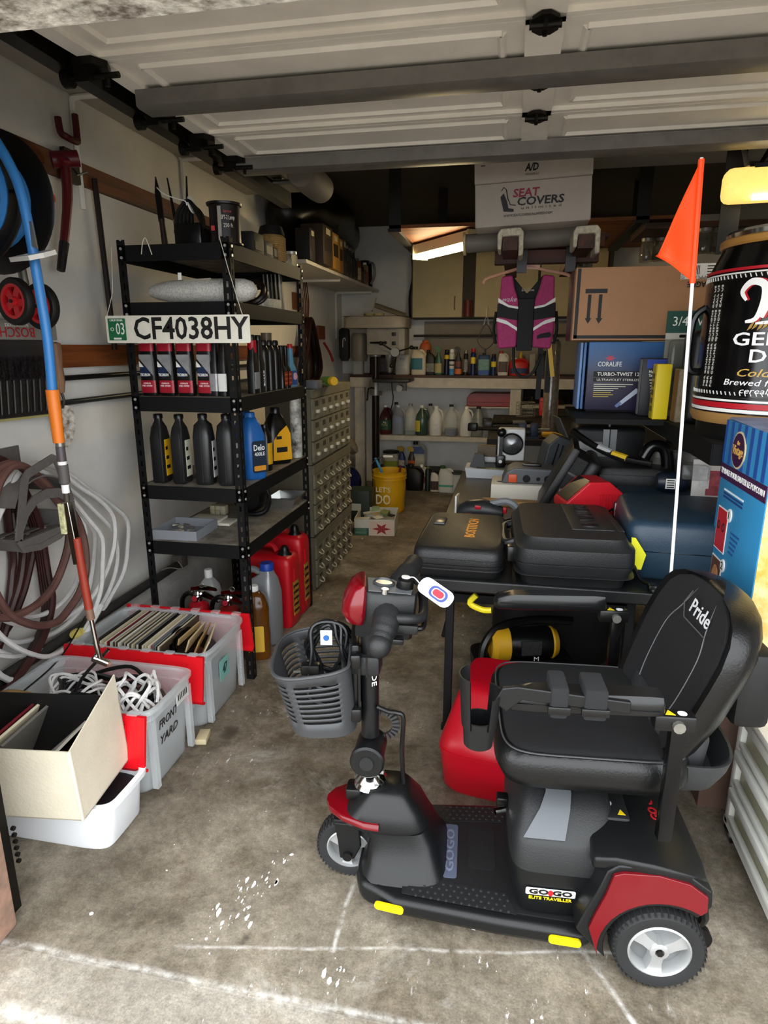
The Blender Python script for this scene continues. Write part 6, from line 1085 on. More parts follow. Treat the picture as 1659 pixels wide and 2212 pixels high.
bp = T('blister_pack', 'clear blister pack with red and white card on the table edge', 'package', (.715, 2.56, ZT + .156), (-8, 0, -4)); P('card', B().box(-.02, .1, .0, .003, 0, .14), pm('d9d5cf', .5), bp); P('red_panel', B().box(.03, .085, -.002, .0, .005, .1), pm('b5525a', .5, noise=(40, .5)), bp); P('print_panel', B().box(.0, .04, -.0025, -.0005, .03, .11), pm('e0dedb', .5, noise=(90, .3)), bp); P('window', B().rbox(-.06, .03, -.03, .0, .06, .12, .01), mat('blister', 'e9ecec', .1, trans=.9, alpha=.5), bp); P('wood_edge', B().box(.1, .115, .0, .02, .01, .15), pm('b7965a', .6), bp)

P('charger_riser', B().rbox(-.1, .1, -.07, .07, 0, .058, .004), pm('0d0d0e', .6), loc=(.325, 2.58, ZT), rot=(0, 0, 14), label='low black box under the red battery charger', cat='box')
# ---------- right side rack ----------
rr_ = T('side_rack', 'black steel rack along the right wall behind the table', 'rack', (.60, 2.04, 0))
for x in (0, .44):
    for y in (0, 1.2):
      x = x if (x or y) else .14
      P('post', B().box(x, x + .035, y, y + .003, 0, 1.2).box(x if x == 0 else x + .032, (x if x == 0 else x + .032) + .003, y, y + .035, 0, 1.2), steelb, rr_)
for z in (.44, .70, 1.15):
    P('shelf_board', B().box(.005, .47, .0, 1.23, z - .014, z), pm('171614', .7), rr_); P('beam', B().box(-.004, .004, 0, 1.235, z - .065, z), steelb, rr_); P('beam', B().box(0, .475, -.004, .004, z - .065, z), steelb, rr_)
ZR = 1.151
kb = mat('kraft_board', 'a97e5c', .75, noise=(5, .1), bump=(150, .08))
cbx = T('shipping_carton', 'large brown shipping carton marked with two arrows, upside down', 'carton', (.245, 2.98, 1.458)); 
P('body', B().rbox(0, .60, 0, .34, 0, .30, .004), kb, cbx); P('border', B().box(.008, .022, -.0012, 0, .008, .295), txb, cbx); P('border', B().box(.008, .58, -.0012, 0, .008, .022), txb, cbx)
P('dark_side', B().box(-.0012, 0, .05, .3, .0, .3), pm('4a3524', .4), cbx)  # darker brown sheet covering most of the carton's left face
P('arrow_bar', B().box(.045, .135, -.0012, 0, .195, .213), txb, cbx)
for x in (.055, .10): P('arrow', B().prism([(x + .002, .19), (x + .016, .19), (x + .016, .093), (x + .023, .093), (x + .009, .07), (x - .005, .093), (x + .002, .093)], -.0012, 0, 'y'), txb, cbx)
txt('FRAGILE', .022, txb, cbx, (.50, -.0018, .225), (90, 180, 0), w=.1, bold=.03); txt('SUPPLIES', .012, txb, cbx, (.50, -.0018, .252), (90, 180, 0), w=.09)
P('shipping_label', B().box(.42, .6, -.0014, 0, .245, .305), WHT, cbx)
for k in range(9): P('barcode_line', B().box(.44 + .006 * k, .443 + .006 * k, -.002, -.0014, .262, .298), txb, cbx)
txt('QLD 710', .016, txb, cbx, (.427, -.002, .272), (90, 90, 0), w=.05)
for k in range(4): P('print_line', B().box(.52, .585, -.002, -.0014, .26 + k * .011, .264 + k * .011), txb, cbx)
# cartons on the shelf
def ctn(nm, lb, x0, x1, y0, y1, z, h_, m, side=None): 
    t = T(nm, lb, 'carton', ((x0 + x1) / 2, (y0 + y1) / 2, z)); P('body', B().rbox(-(x1 - x0) / 2, (x1 - x0) / 2, -(y1 - y0) / 2, (y1 - y0) / 2, 0, h_, .003), m, t)
    if side: P('side_panel', B().box(-(x1 - x0) / 2 - .0012, -(x1 - x0) / 2, -(y1 - y0) / 2 + .01, (y1 - y0) / 2 - .01, .005, h_ - .005), side, t)
    return t
def grad(name, c0, c1, z0, z1):
    m = mat(name, c0, .45); nt = m.node_tree; N = nt.nodes; tc = N.new('ShaderNodeTexCoord'); sp = N.new('ShaderNodeSeparateXYZ'); mr = N.new('ShaderNodeMapRange'); mr.inputs[1].default_value = z0; mr.inputs[2].default_value = z1
    mx = N.new('ShaderNodeMix'); mx.data_type = 'RGBA'; mx.inputs[6].default_value = (*lin(c0), 1); mx.inputs[7].default_value = (*lin(c1), 1)
    nt.links.new(tc.outputs['Object'], sp.inputs[0]); nt.links.new(sp.outputs[2], mr.inputs[0]); nt.links.new(mr.outputs[0], mx.inputs[0]); nt.links.new(mx.outputs[2], N['Principled BSDF'].inputs['Base Color']); return m
t = ctn('steriliser_carton', 'purple and blue aquarium steriliser carton below the brown carton', .325, .66, 3.0, 3.12, 1.157, .295, grad('coral_print', '25203c', '3b6ea8', .15, .30))
P('support', B().box(-.16, .3, -.05, .06, -.04, -.001), steelb, t)
txt('CORALIFE', .02, txw, t, (-.075, -.0618, .20), w=.10, bold=.01); txt('TURBO-TWIST 12x', .015, txw, t, (-.03, -.0625, .157), w=.19, bold=.02); txt('ULTRAVIOLET STERILIZER', .01, txw, t, (-.03, -.0625, .133), w=.19)
P('band', B().box(-.14, .08, -.0612, -.06, .145, .17), txb, t); P('band', B().box(-.14, .08, -.0612, -.06, .125, .141), txb, t)
for k in range(7): P('text_line', B().box(-.135, (.03, .0, -.03, -.05, -.06, -.05, -.07)[k], -.0612, -.06, .112 - k * .009, .115 - k * .009), pm('d9d9c0' if k < 4 else 'c9b24a', .6), t)
for k in range(6):
    a = k * PI / 3; P('coral_petal', B().prism([(-.075, .225), (-.075 + .01 * math.cos(a - .6), .225 + .008 * math.sin(a - .6)), (-.075 + .024 * math.cos(a), .227 + .014 * math.sin(a)), (-.075 + .01 * math.cos(a + .6), .225 + .008 * math.sin(a + .6))], -.0615, -.06, 'y'), pm('c2475c', .5), t)
P('device_picture', B().prism([(-.03, .03), (-.015, .022), (.06, .085), (.045, .098)], -.0618, -.06, 'y'), pm('b9c3d6', .5), t); P('device_picture', B().prism([(-.04, .02), (-.03, .012), (-.01, .03), (-.02, .04)], -.0622, -.06, 'y'), pm('6d83b0', .5), t)
for i, x in enumerate((.29, .305)): ctn('thin_carton', 'thin blue edged carton, %s of two beside the purple one' % ('left', 'right')[i], x, x + .011, 3.0, 3.2, 1.16, .29, pm('4b6fa0' if i else '6f8fc0', .5)); 
P('shelf_extension', B().box(.26, .62, 2.68, 3.25, 1.13, 1.15), steelb, label='black shelf extension under the thin cartons', cat='shelf')
t = ctn('timer_pack', 'black and blue mechanical timer pack on the rack', .525, .62, 2.84, 2.9, ZR, .235, pm('15161c', .5), pm('8f8f8c', .5, noise=(60, .4)))
P('header', B().box(-.03, .045, -.0312, -.03, .195, .23), pm('2440a0', .5), t); txt('Mechanical', .011, txw, t, (.01, -.0318, .18), w=.06, bold=.02); txt('Time Switch', .011, txw, t, (.01, -.0318, .165), w=.06, bold=.02)
for k in range(8): P('text_line', B().box(-.015 + .002 * k, .04, -.0312, -.03, .145 - k * .012, .15 - k * .012), pm('b9b9b4', .6), t)
t = ctn('yellow_carton', 'slim bright yellow carton standing on the rack edge', .555, .61, 2.70, 2.78, ZR, .215, pm('ddc417', .5), pm('c2ac1c', .5)); 
for k in range(5): P('print', B().box(-.0288 - .0012, -.0275, -.02, .02, .03 + k * .032, .05 + k * .032), pm('6b5d1c', .6), t)
t = ctn('grey_switch_pack', 'dark blue pack behind the yellow carton', .66, .70, 2.9, 3.0, ZR, .27, pm('1d2a48', .5))
vp = T('valve_pack', 'hanging pack with green header reading three quarter inch valve', 'package', (.665, 2.85, ZR)); P('card', B().box(-.06, .16, 0, .004, 0, .36), pm('77776e', .5), vp); P('header', B().box(-.062, .165, -.004, .004, .335, .42), pm('1c4a40', .5), vp); txt('3/4" Valve', .036, txw, vp, (.055, -.0048, .378), w=.19)
P('bubble', B().rbox(-.05, .15, -.05, .0, .03, .31, .02, 3), mat('pack_bubble', 'd9dad2', .1, trans=.85, alpha=.55), vp); P('strip', B().box(-.062, .165, -.0045, -.004, .31, .334), pm('b9b7ae', .5), vp); P('valve_knob', B().cyl((.02, -.02, .25), (.02, -.04, .25), .014, n=12), galv, vp); P('hang_hole', B().prism(rrect(.04, .012, .005, cx=.01, cy=.322), -.006, -.004, 'y'), K2, vp)
bc_ = T('black_hard_case', 'upright black hard case between the valve pack and beer can', 'case', (.735, 2.6, ZR)); P('body', B().rbox(-.1, .1, -.06, .1, 0, .34, .03, 3), mat('case_black_soft', '111112', .4, bump=(300, .2)), bc_); P('handle', B().tube([(-.06, -.06, .34), (-.06, -.06, .40), (.04, -.06, .41), (.05, -.06, .34)], .014, 8, smooth=4), K2, bc_)
ctn('paper_pack', 'cream and maroon printed pack beside the black case', .615, .64, 2.6, 2.68, ZR, .20, pm('8f7f62', .6, noise=(40, .5)), pm('5a2428', .5))
# grey tubs and flat stock on the lower rack shelf
for i, (x, y, w, h_, c, lb) in enumerate(((.70, 3.0, .09, .13, '76726c', 'clouded grey tub at the back of the rack shelf'), (.86, 2.85, .14, .14, '6a6763', 'larger grey tub on the rack shelf behind the flag pole'))):
    t = T('storage_tub', lb, 'tub', (x, y, .86)); P('tub', B().loft([sring(z, w * k, .1 * k, e=5, n=32) for z, k in ((0, .88), (h_ * .8, 1), (h_ * .82, 1.05), (h_, 1.05))]), mat('tub_grey_%d' % i, c, .35, trans=.25), t); P('lid', B().loft([sring(z, w * 1.07, .107, e=5, n=32) for z in (h_, h_ + .012)]), pm('55524f', .5), t)
mc = ['7a2018', '2b2622', '8f8a80', '5b3a24', '1b1a19', 'a59c8c', '33507a', '6b1f1c', 'c9b98c', '3a332c', '857f76', '4a2c1c']
for i in range(12):
    t = P('magazine', B().box(-.14, .14, -.1, .1, 0, .011), pm(mc[i], .5), loc=(.80 + .012 * ((i * 7) % 5 - 2), 2.62 + .03 * (i % 3), .7005 + .0115 * i), rot=(0, 0, 7 * ((i * 5) % 4) - 8), label=['brick red', 'dark', 'grey', 'brown', 'black', 'light grey', 'blue', 'wine red', 'buff', 'umber', 'mid grey', 'chestnut'][i] + ' flat packet in the pile on the rack shelf', cat='packet', group='flat packets on the rack')
P('rack_riser', B().box(.61, 1.04, 2.75, 3.1, .845, .859), pm('23211e', .7), label='dark riser board under the grey tubs', cat='board')
P('dark_block', B().box(.96, 1.04, 2.8, 3.1, .70, .845), pm('23211e', .7), label='dark block propping the riser board', cat='block')
P('orange_tool', B().rbox(-.07, .07, -.02, .02, 0, .03, .008), pm('c9701c', .5), loc=(.78, 2.62, .839), label='orange handled tool on top of the packet pile', cat='tool')
P('pine_strip', B().box(.64, .95, 2.44, 2.5, .7005, .725), wood('pine_strip_wood', 'b58a58', '94683a', 'X'), label='pine strip on the near edge of the rack shelf', cat='plank')
# giant beer can
bc = T('giant_beer_can', 'giant black beer can replica with red stripes at the right edge', 'can', (.85, 2.26, ZR)); r0 = .262; ck = mat('can_black_gloss', '070708', .16)
P('stand', B().lathe([(0, 0), (r0 * .92, 0), (r0 * .92, .05), (0, .05)], 48), K2, bc)
P('base_rim', B().lathe([(0, .05), (r0 * .97, .05), (r0, .065), (r0, .082), (r0 * .98, .084)], 56), pm('9a7442', .4), bc)
P('shell', B().lathe([(r0 * .985, .083), (r0 * .985, .46), (r0 * .97, .50), (r0 * .86, .565), (r0 * .855, .575), (0, .575)], 64), ck, bc)
P('top_rim', B().lathe([(r0 * .87, .572), (r0 * .89, .578), (r0 * .89, .592), (r0 * .87, .596), (r0 * .84, .59), (0, .58)], 56), pm('a87a3c', .35), bc); P('chrome_lid', B().lathe([(r0 * .80, .596), (r0 * .83, .598), (r0 * .84, .61), (r0 * .82, .618), (r0 * .78, .612), (0, .60)], 56), chrome, bc)
for z0, z1, m_ in ((.088, .098, WHT), (.1, .116, REDP), (.12, .126, WHT), (.13, .134, K2), (.495, .503, REDP), (.486, .49, WHT)):
    k = r0 * .987 if z1 < .47 else r0 * .983; P('stripe', B().lathe([(k, z0), (k + .0015, z0), (k + .0015, z1), (k, z1)], 64), m_, bc)
for zz in (.139, .474):
    b = B()
    for k in range(46):
        a = R(150) + k * R(3.4); b.box(-.0012, .0012, -.001, .001, 0, .011, Matrix.Rotation(a, 4, 'Z') @ Matrix.Translation((r0 * .987, 0, zz)) @ Matrix.Rotation(R(25), 4, 'X'))
    P('hatch_band', b, WHT, bc, kind='stuff')
def cant(s, h_, w, z, ang, m, sh=0, bold=.02):
    o = txt(s, h_, m, bc, (0, 0, 0), w=w, bend=r0 * .988, shear=sh, bold=bold); o.matrix_local = Matrix.Rotation(R(ang), 4, 'Z') @ Matrix.Translation((0, -r0 * .988, z)) @ Matrix.Rotation(R(90), 4, 'X')
cant('GENUINE', .036, .32, .30, -20, txw); cant('DRAFT', .036, .21, .252, -20, txw); cant('Cold-Filtered', .022, .26, .205, -22, pm('c9a24a', .4), .3, .01)
cant('Brewed from the finest', .018, .33, .177, -22, txw, .2, 0); cant('cereal grains, hops', .016, .24, .154, -20, txw, .2, 0)
for q_, (m_, dx) in enumerate(((REDP, 1.5), (txw, 0))):
    def stroke(pts, w0, nm='logo_stroke'):
        pp = spline([Vector((p[0], p[1], 0)) for p in pts], 6); rows = []
        for i, p in enumerate(pp):
            t_ = (pp[min(i + 1, len(pp) - 1)] - pp[max(i - 1, 0)]).normalized(); nn = Vector((-t_.y, t_.x, 0)) * w0 * (.35 + .65 * math.sin(PI * (i + .5) / len(pp))) / 2; row = []
            for s_, off in ((-1, .001), (1, .001), (1, .002), (-1, .002)):
                v = p + nn * s_; a = R(-20 + dx) + v.x / r0; rr = r0 * .985 + off + .0012 * q_; row.append((rr * math.sin(a), -rr * math.cos(a), .40 + v.y))
            rows.append(row)
        P(nm, B().loft(rows), m_, bc)
    stroke([(-.135, .01), (-.15, .035), (-.125, .06), (-.09, .05), (-.085, .01), (-.1, -.04), (-.13, -.05)], .02)
    stroke([(-.085, -.04), (-.06, .03), (-.03, .06), (-.02, .02), (-.035, -.04)], .022); stroke([(-.02, -.02), (.005, .04), (.03, .06), (.035, .02), (.02, -.03), (.04, -.045)], .022)
    stroke([(-.1, -.055), (.0, -.05), (.12, -.06), (.2, -.045)], .014)
cant('iller', .06, .14, .395, 0, txw, .25, .02)
for k in range(3):
    o = txt('FOR CONSUMER QUESTIONS CALL US', .007, pm('c9c9c4', .5), bc, (0, 0, 0), (90, 90, 0), w=.3); a = R(-70 - 4 * k); o.matrix_local = Matrix.Rotation(a, 4, 'Z') @ Matrix.Translation((0, -r0 * .99, .31)) @ Matrix.Rotation(R(90), 4, 'X') @ Matrix.Rotation(R(90), 4, 'Z')
b = B()
for k in range(7): b.prism([(-.003, 0), (.009, .008), (.016, .026), (.004, .016)], -.001, .001, 'y', Matrix.Rotation(R(-46 + 3 * k), 4, 'Z') @ Matrix.Translation((0, -r0 * .992, .325 + .003 * (k % 2))))
P('barley', b, pm('a88440', .5), bc, kind='stuff')
P('handle', B().tube([(-r0 * .97, .02, .2), (-r0 * 1.1, .02, .22), (-r0 * 1.1, .02, .36), (-r0 * .97, .02, .40)], .012, 8, smooth=4), K2, bc)
# popcorn kettle carton on the drawer cart
XP = .625
pk_ = T('popcorn_carton', 'tall blue striped popcorn kettle carton on the drawer cart', 'carton', (XP, 1.90, .482)); hb_ = pm('2f86b8', .5)
P('body', B().rbox(0, .36, -.235, .125, 0, .745, .004), hb_, pk_); P('front_print', B().box(.003, .357, -.2365, -.235, .003, .742), mat('popcorn_photo', 'c9a044', .6, noise=(22, .5), col2='e0cf96'), pk_)
P('side_yellow', B().box(-.0012, 0, -.235, -.225, 0, .3), pm('e3c455', .6), pk_)
for k in range(7): P('stripe', B().box(-.0012, 0, .105 - k * .052, .128 - k * .052 if k else .125, .62, .743), pm('214f9c', .5), pk_)
P('title_band', B().box(-.0016, 0, -.235, .125, .575, .618), pm('3a1740', .5), pk_); txt('TIMBALE POUR SAUTER LE POPCORN', .016, txw, pk_, (-.0022, -.055, .597), (90, 0, -90), w=.34, bold=.01)
P('badge', B().prism([(-.005 + .052 * math.cos(a), .672 + .052 * math.sin(a)) for a in [k * PI / 12 for k in range(24)]], -.003, 0, 'x'), pm('d9c9a0', .4), pk_); P('badge_disc', B().prism([(-.005 + .047 * math.cos(a), .672 + .047 * math.sin(a)) for a in [k * PI / 12 for k in range(24)]], -.004, 0, 'x'), pm('3a1740', .4), pk_)
txt('the', .012, pm('d9a85a', .5), pk_, (-.0046, -.005, .692), (90, 0, -90), w=.02); txt('Vintage', .026, pm('d9a85a', .5), pk_, (-.0046, -.005, .67), (90, 0, -90), w=.08, shear=.2)
for k in range(3): P('text_line', B().box(-.0014, 0, -.09, .07, .545 - k * .01, .55 - k * .01), pm(('e6eef2', '163a78', '163a78')[k], .6), pk_)
for k, (z0, c) in enumerate(((.37, 'b5202c'), (.22, '5a3a2c'))):
    P('photo_border', B().box(-.0014, 0, .005, .095, z0 - .004, z0 + .124), WHT, pk_); P('photo', B().box(-.0022, 0, .009, .091, z0, z0 + .12), pm(c, .5), pk_)
    P('number_disc', B().prism([(-.005 + .016 * math.cos(a), z0 + .115 + .02 * math.sin(a)) for a in [q * PI / 8 for q in range(16)]], -.0034, 0, 'x'), WHT, pk_); txt(str(k + 1), .022, txb, pk_, (-.0042, -.005, z0 + .115), (90, 0, -90))
    for q in range(5): P('text_line', B().box(-.0014, 0, -.1 + .008 * q, -.03, z0 + .07 - q * .014, z0 + .075 - q * .014), pm('1d4f8c', .6), pk_)
    if k == 0:
        for yy in (.03, .07): P('handle_loop', B().tube([(-.003, yy + .008 * math.cos(a), z0 + .07 + .012 * math.sin(a)) for a in [q * PI / 5 for q in range(10)]], .0015, 5, closed=True), txb, pk_)
    else: P('kettle_photo', B().prism([(.05 + .028 * math.cos(a), z0 + .06 + .04 * math.sin(a)) for a in [q * PI / 8 for q in range(16)]], -.003, 0, 'x'), pm('c98a5a', .6, noise=(60, .5)), pk_)
P('top_flap', B().box(.0, .34, -.23, .12, .746, .75), mat('flap_print', '8f9ab8', .6, noise=(14, .4)), pk_, rot=(1, 0, 0))
# white drawer cart
ct = T('drawer_cart', 'white plastic drawer cart on black casters at the right edge', 'cart', (.685, 1.36, 0)); cw = mat('cart_white', 'd9d9d2', .4); cs = mat('cart_smoke', 'b9b596', .3, trans=.35, alpha=.8)
P('top', B().rbox(-.02, .36, -.02, .43, .455, .48, .008), cw, ct)
for y in (0, .385):
    for x in (0, .31): P('post', B().rbox(x, x + .03, y, y + .03, .06, .457, .005), cw, ct)
P('base', B().box(.0, .34, .0, .415, .06, .08), cw, ct); P('back', B().box(.335, .34, .0, .415, .08, .455), cw, ct)
for k in range(3):
    z = .085 + k * .123; dr = P('drawer', B().rbox(.012, .33, .034, .381, z, z + .108, .006), cs, ct); P('drawer_lip', B().rbox(-.012, .012, .03, .385, z + .085, z + .112, .004), cw, dr); P('drawer_sill', B().rbox(-.004, .012, .03, .385, z, z + .016, .003), cw, dr)
P('brand_oval', B().prism([(.30 + .04 * math.cos(a), .50 + .022 * math.sin(a)) for a in [q * PI / 10 for q in range(20)]], -.02, -.012, 'x'), pm('3a3060', .5), ct); P('oval_border', B().prism([(.30 + .046 * math.cos(a), .50 + .027 * math.sin(a)) for a in [q * PI / 10 for q in range(20)]], -.0205, -.0125, 'x').v and B().prism([(.30 + .046 * math.cos(a), .50 + .027 * math.sin(a)) for a in [q * PI / 10 for q in range(20)]], -.016, -.010, 'x'), WHT, ct)
txt('NOSTALGIA', .012, txw, ct, (-.0212, .30, .50), (90, 0, -90), w=.06)
for x in (.02, .31):
    for y in (.015, .4): c_ = P('caster', B().lathe([(0, -.012), (.026, -.012), (.028, -.006), (.028, .006), (.026, .012), (0, .012)], 20, Matrix.Translation((x, y, .028)) @ Matrix.Rotation(R(70), 4, 'Y')), K2, ct); P('caster_fork', B().rbox(x - .014, x + .014, y - .014, y + .014, .045, .062, .003), K2, c_)
# brown carton and dark things behind the seat
t = T('brown_carton', 'plain brown carton on the floor behind the scooter seat', 'carton', (.80, 2.1, 0)); P('body', B().rbox(-.15, .2, -.2, .2, 0, .33, .003), pm('6b5247', .75, noise=(6, .1)), t); P('tape', B().box(-.01, .03, -.2012, -.2, .2, .33), pm('7d6353', .5), t); P('upper_flap', B().box(-.15, .2, -.2, .2, .331, .34), pm('3a2a20', .7), t)
# under the table
rc = T('red_tool_case', 'large red plastic tool case on the floor under the table edge', 'tool case', (.09, 1.965, 0), (0, 0, -8)); rcm = mat('case_red', 'bb0d20', .36, bump=(250, .1))
P('base', B().loft([sring(z, .25 * k, .2 * k, e=7, n=44) for z, k in ((0, .9), (.02, .96), (.12, 1), (.155, 1.01))]), rcm, rc, ang=45); P('lid', B().loft([sring(z, .25 * k, .2 * j, 0, o, 7, 44) for z, k, j, o in ((.157, 1.01, 1.01, 0), (.17, 1.01, 1.01, 0), (.20, .97, .95, .0), (.235, .93, .86, .02), (.31, .84, .62, .05), (.325, .80, .56, .06))]), rcm, rc, ang=45)
P('seam', B().loft([sring(z, .255, .205, e=7, n=44) for z in (.15, .16)]), rcm, rc); P('latch', B().rbox(.05, .1, -.212, -.195, .1, .17, .004), rcm, rc); P('badge', B().box(-.02, .02, -.2, -.198, .06, .075), pm('d6a5a8', .5), rc)
yb = T('black_yellow_tool', 'black power tool with yellow trim in the tray under the table', 'power tool', (.10, 2.42, .0), (0, 0, 15)); P('tray', B().loft([sring(z, .2 * k, .16 * k, e=6, n=32) for z, k in ((0, .9), (.17, 1.0), (.2, 1.0))]), pm('0e0e0f', .5), yb)
P('body', B().lathe([(0, -.14), (.06, -.13), (.07, -.05), (.07, .08), (.05, .14), (0, .15)], 20, Matrix.Translation((0, 0, .27)) @ Matrix.Rotation(R(90), 4, 'Y')), K2, yb); P('yellow_end', B().lathe([(.055, -.14), (.072, -.12), (.072, -.07), (.06, -.06)], 20, Matrix.Translation((0, 0, .27)) @ Matrix.Rotation(R(90), 4, 'Y')), pm('d9a51c', .5), yb); P('yellow_end', B().lathe([(.06, .1), (.066, .11), (.05, .135), (.04, .14)], 20, Matrix.Translation((0, 0, .27)) @ Matrix.Rotation(R(90), 4, 'Y')), pm('d9a51c', .5), yb); P('label', B().box(-.03, .05, -.073, -.068, .25, .31), pm('3a3a3a', .5, noise=(90, .5)), yb)
P('hose_handle', B().tube([(-.18, -.05, .18), (-.17, -.03, .28), (-.1, .0, .345), (.05, .02, .36), (.2, .02, .35)], .018, 8, smooth=5), K2, yb); txt('M', .018, txw, yb, (.03, -.074, .235), w=.02)
yh = P('yellow_hook', B().tube([(-.08, 1.95, .70 - .05), (-.10, 1.95, .62), (-.06, 1.95, .60), (-.03, 1.95, .60)], .01, 8, smooth=4), pm('d9c81a', .5), label='yellow handle loop under the table front', cat='handle')
t = T('dark_bag', 'black bag hanging in the shadow under the table', 'bag', (.26, 2.98, 0)); P('bag', B().loft([sring(z, .3 * k, .24 * k, e=3, n=28) for z, k in ((0, .85), (.1, 1), (.4, .95), (.52, .6), (.56, .2))]), pm('090909', .7), t); P('red_flap', B().rbox(-.2, -.02, -.245, -.235, .42, .50, .01), pm('7a1018', .5), t); P('white_tag', B().box(-.18, -.12, -.247, -.245, .32, .34), WHT, t)
# ---------- three wheel mobility scooter ----------
SO = (.012, 1.462, 0)
sc = T('mobility_scooter', 'black and red three wheel mobility scooter with padded seat and orange flag', 'scooter', SO, (0, 0, 3.5))
sp = mat('scooter_black', '111213', .36, bump=(400, .12), spec=.4); sp2 = mat('scooter_matt', '18191a', .5, bump=(300, .2)); car = mat('candy_red', '66040f', .22, coat=.12); rub = mat('tyre_rubber', '1b1b1c', .72, bump=(60, .15)); rimm = mat('wheel_silver', 'b5b6b6', .3, metal=.55)
hide = mat('seat_vinyl', '0a0b0c', .34, bump=(180, .18)); vel = mat('seat_fabric', '0b0b0d', .85, bump=(500, .2)); grp = pm('55585c', .5)
def S(nm, b, m, par=None, **k): return P(nm, b, m, par or sc, **k)
def wheel(nm, c, r, w, near=True):
    Mw = Matrix.Translation(c) @ Matrix.Rotation(R(90), 4, 'X')       # wheel axis along y, +z local = -y (near side)
    t = S(nm, B().lathe([(r * .66, -w * .46), (r * .72, -w * .5), (r * .9, -w * .5), (r * .975, -w * .36), (r * .985, 0), (r * .975, w * .36), (r * .9, w * .5), (r * .72, w * .5), (r * .66, w * .46), (r * .62, w * .3), (r * .62, -w * .3), (r * .66, -w * .46)], 56, Mw), rub, ang=30)
    b = B()
    for k in range(44):
        a = 2 * PI * k / 44
        for s_ in (-1, 1): b.box(-.0022, .0022, -.0025, .003, 0, w * .48, Mw @ Matrix.Rotation(a + s_ * .03, 4, 'Z') @ Matrix.Translation((0, r * .985, 0)) @ Matrix.Rotation(s_ * R(8), 4, 'X') @ Matrix.Diagonal((1, 1, s_, 1)))
    S('tread', b, rub, t, kind='stuff')
    S('rim', B().lathe([(r * .60, -w * .4), (r * .67, -w * .46), (r * .67, w * .46), (r * .63, w * .5), (r * .60, w * .4), (r * .58, w * .1), (r * .58, -w * .1), (r * .60, -w * .4)], 40, Mw), rimm, t)
    S('rim_disc', B().lathe([(0, .0), (r * .6, .0), (r * .6, .004), (0, .004)], 32, Mw), pm('77797a', .35, metal=.5), t)
    for k in range(3):
        a = 2 * PI * k / 3 + .45; hw = r * .17
        S('spoke', B().loft([[(x, -q, z0), (x, q, z0), (x, q * .8, z1), (x, -q * .8, z1)] for x, q, z0, z1 in ((r * .12, hw * .9, .004, w * .44), (r * .35, hw * .85, .004, w * .4), (r * .61, hw * 1.25, .004, w * .36))]).tf(Mw @ Matrix.Rotation(a, 4, 'Z')), rimm, t)
    S('hub', B().lathe([(0, .004), (r * .2, .004), (r * .2, w * .46), (r * .16, w * .5), (r * .1, w * .5), (r * .08, w * .42), (0, w * .42)], 24, Mw), rimm, t); S('hub_nut', B().cyl(Mw @ Vector((0, 0, w * .42)), Mw @ Vector((0, 0, w * .55)), r * .075, n=6), pm('3a3a3a', .3, metal=.8), t)
    return t
wheel('rear_wheel', (.392, -.215, .105), .105, .07); wf = wheel('rear_wheel', (.392, .215, .105), .105, .07); wheel('front_wheel', (-.395, -.0, .09), .09, .055)
S('axle', B().cyl((.392, -.2, .105), (.392, .2, .105), .015, n=10), K2)
# front fork and shroud
S('fork_plate', B().prism([(-.43, .19), (-.36, .19), (-.355, .12), (-.375, .075), (-.415, .075), (-.42, .13)], -.046, -.034, 'y'), sp, bev=.005); S('fork_plate', B().prism([(-.43, .19), (-.36, .19), (-.355, .12), (-.375, .075), (-.415, .075), (-.42, .13)], .034, .046, 'y'), sp, bev=.005); S('fork_bolt', B().cyl((-.392, -.046, .09), (-.392, -.056, .09), .013, n=12), K2); S('fork_bridge', B().rbox(-.43, -.34, -.046, .046, .186, .2, .004), sp)
def sl(z, x0, x1, hw, e=4.): return sring(z, (x1 - x0) / 2, hw, (x0 + x1) / 2, 0, e, 40)
S('front_shroud', B().loft([sl(.045, -.36, -.10, .155), sl(.06, -.36, -.10, .16), sl(.085, -.355, -.115, .15), sl(.12, -.34, -.135, .115), sl(.17, -.335, -.155, .09), sl(.205, -.345, -.175, .085)]), sp, ang=55)
S('front_cowl', B().loft([sl(.206, -.40, -.172, .09, 3), sl(.215, -.415, -.175, .092, 3), sl(.25, -.38, -.195, .08, 3.5), sl(.285, -.345, -.225, .058, 4), sl(.298, -.335, -.235, .048, 4)]), sp, ang=55)
S('red_nose', B().loft([[(x, y * k, z) for x, y in ((-.455, -.01), (-.44, -.04), (-.40, -.072), (-.34, -.094), (-.30, -.097), (-.33, -.06), (-.33, .06), (-.30, .097), (-.34, .094), (-.40, .072), (-.44, .04), (-.455, .01))] for z, k in ((.216, .94), (.220, 1), (.230, .985), (.234, .93))]), car, ang=50)
S('cowl_latch', B().rbox(-.40, -.355, -.03, .02, .25, .285, .008), K2)
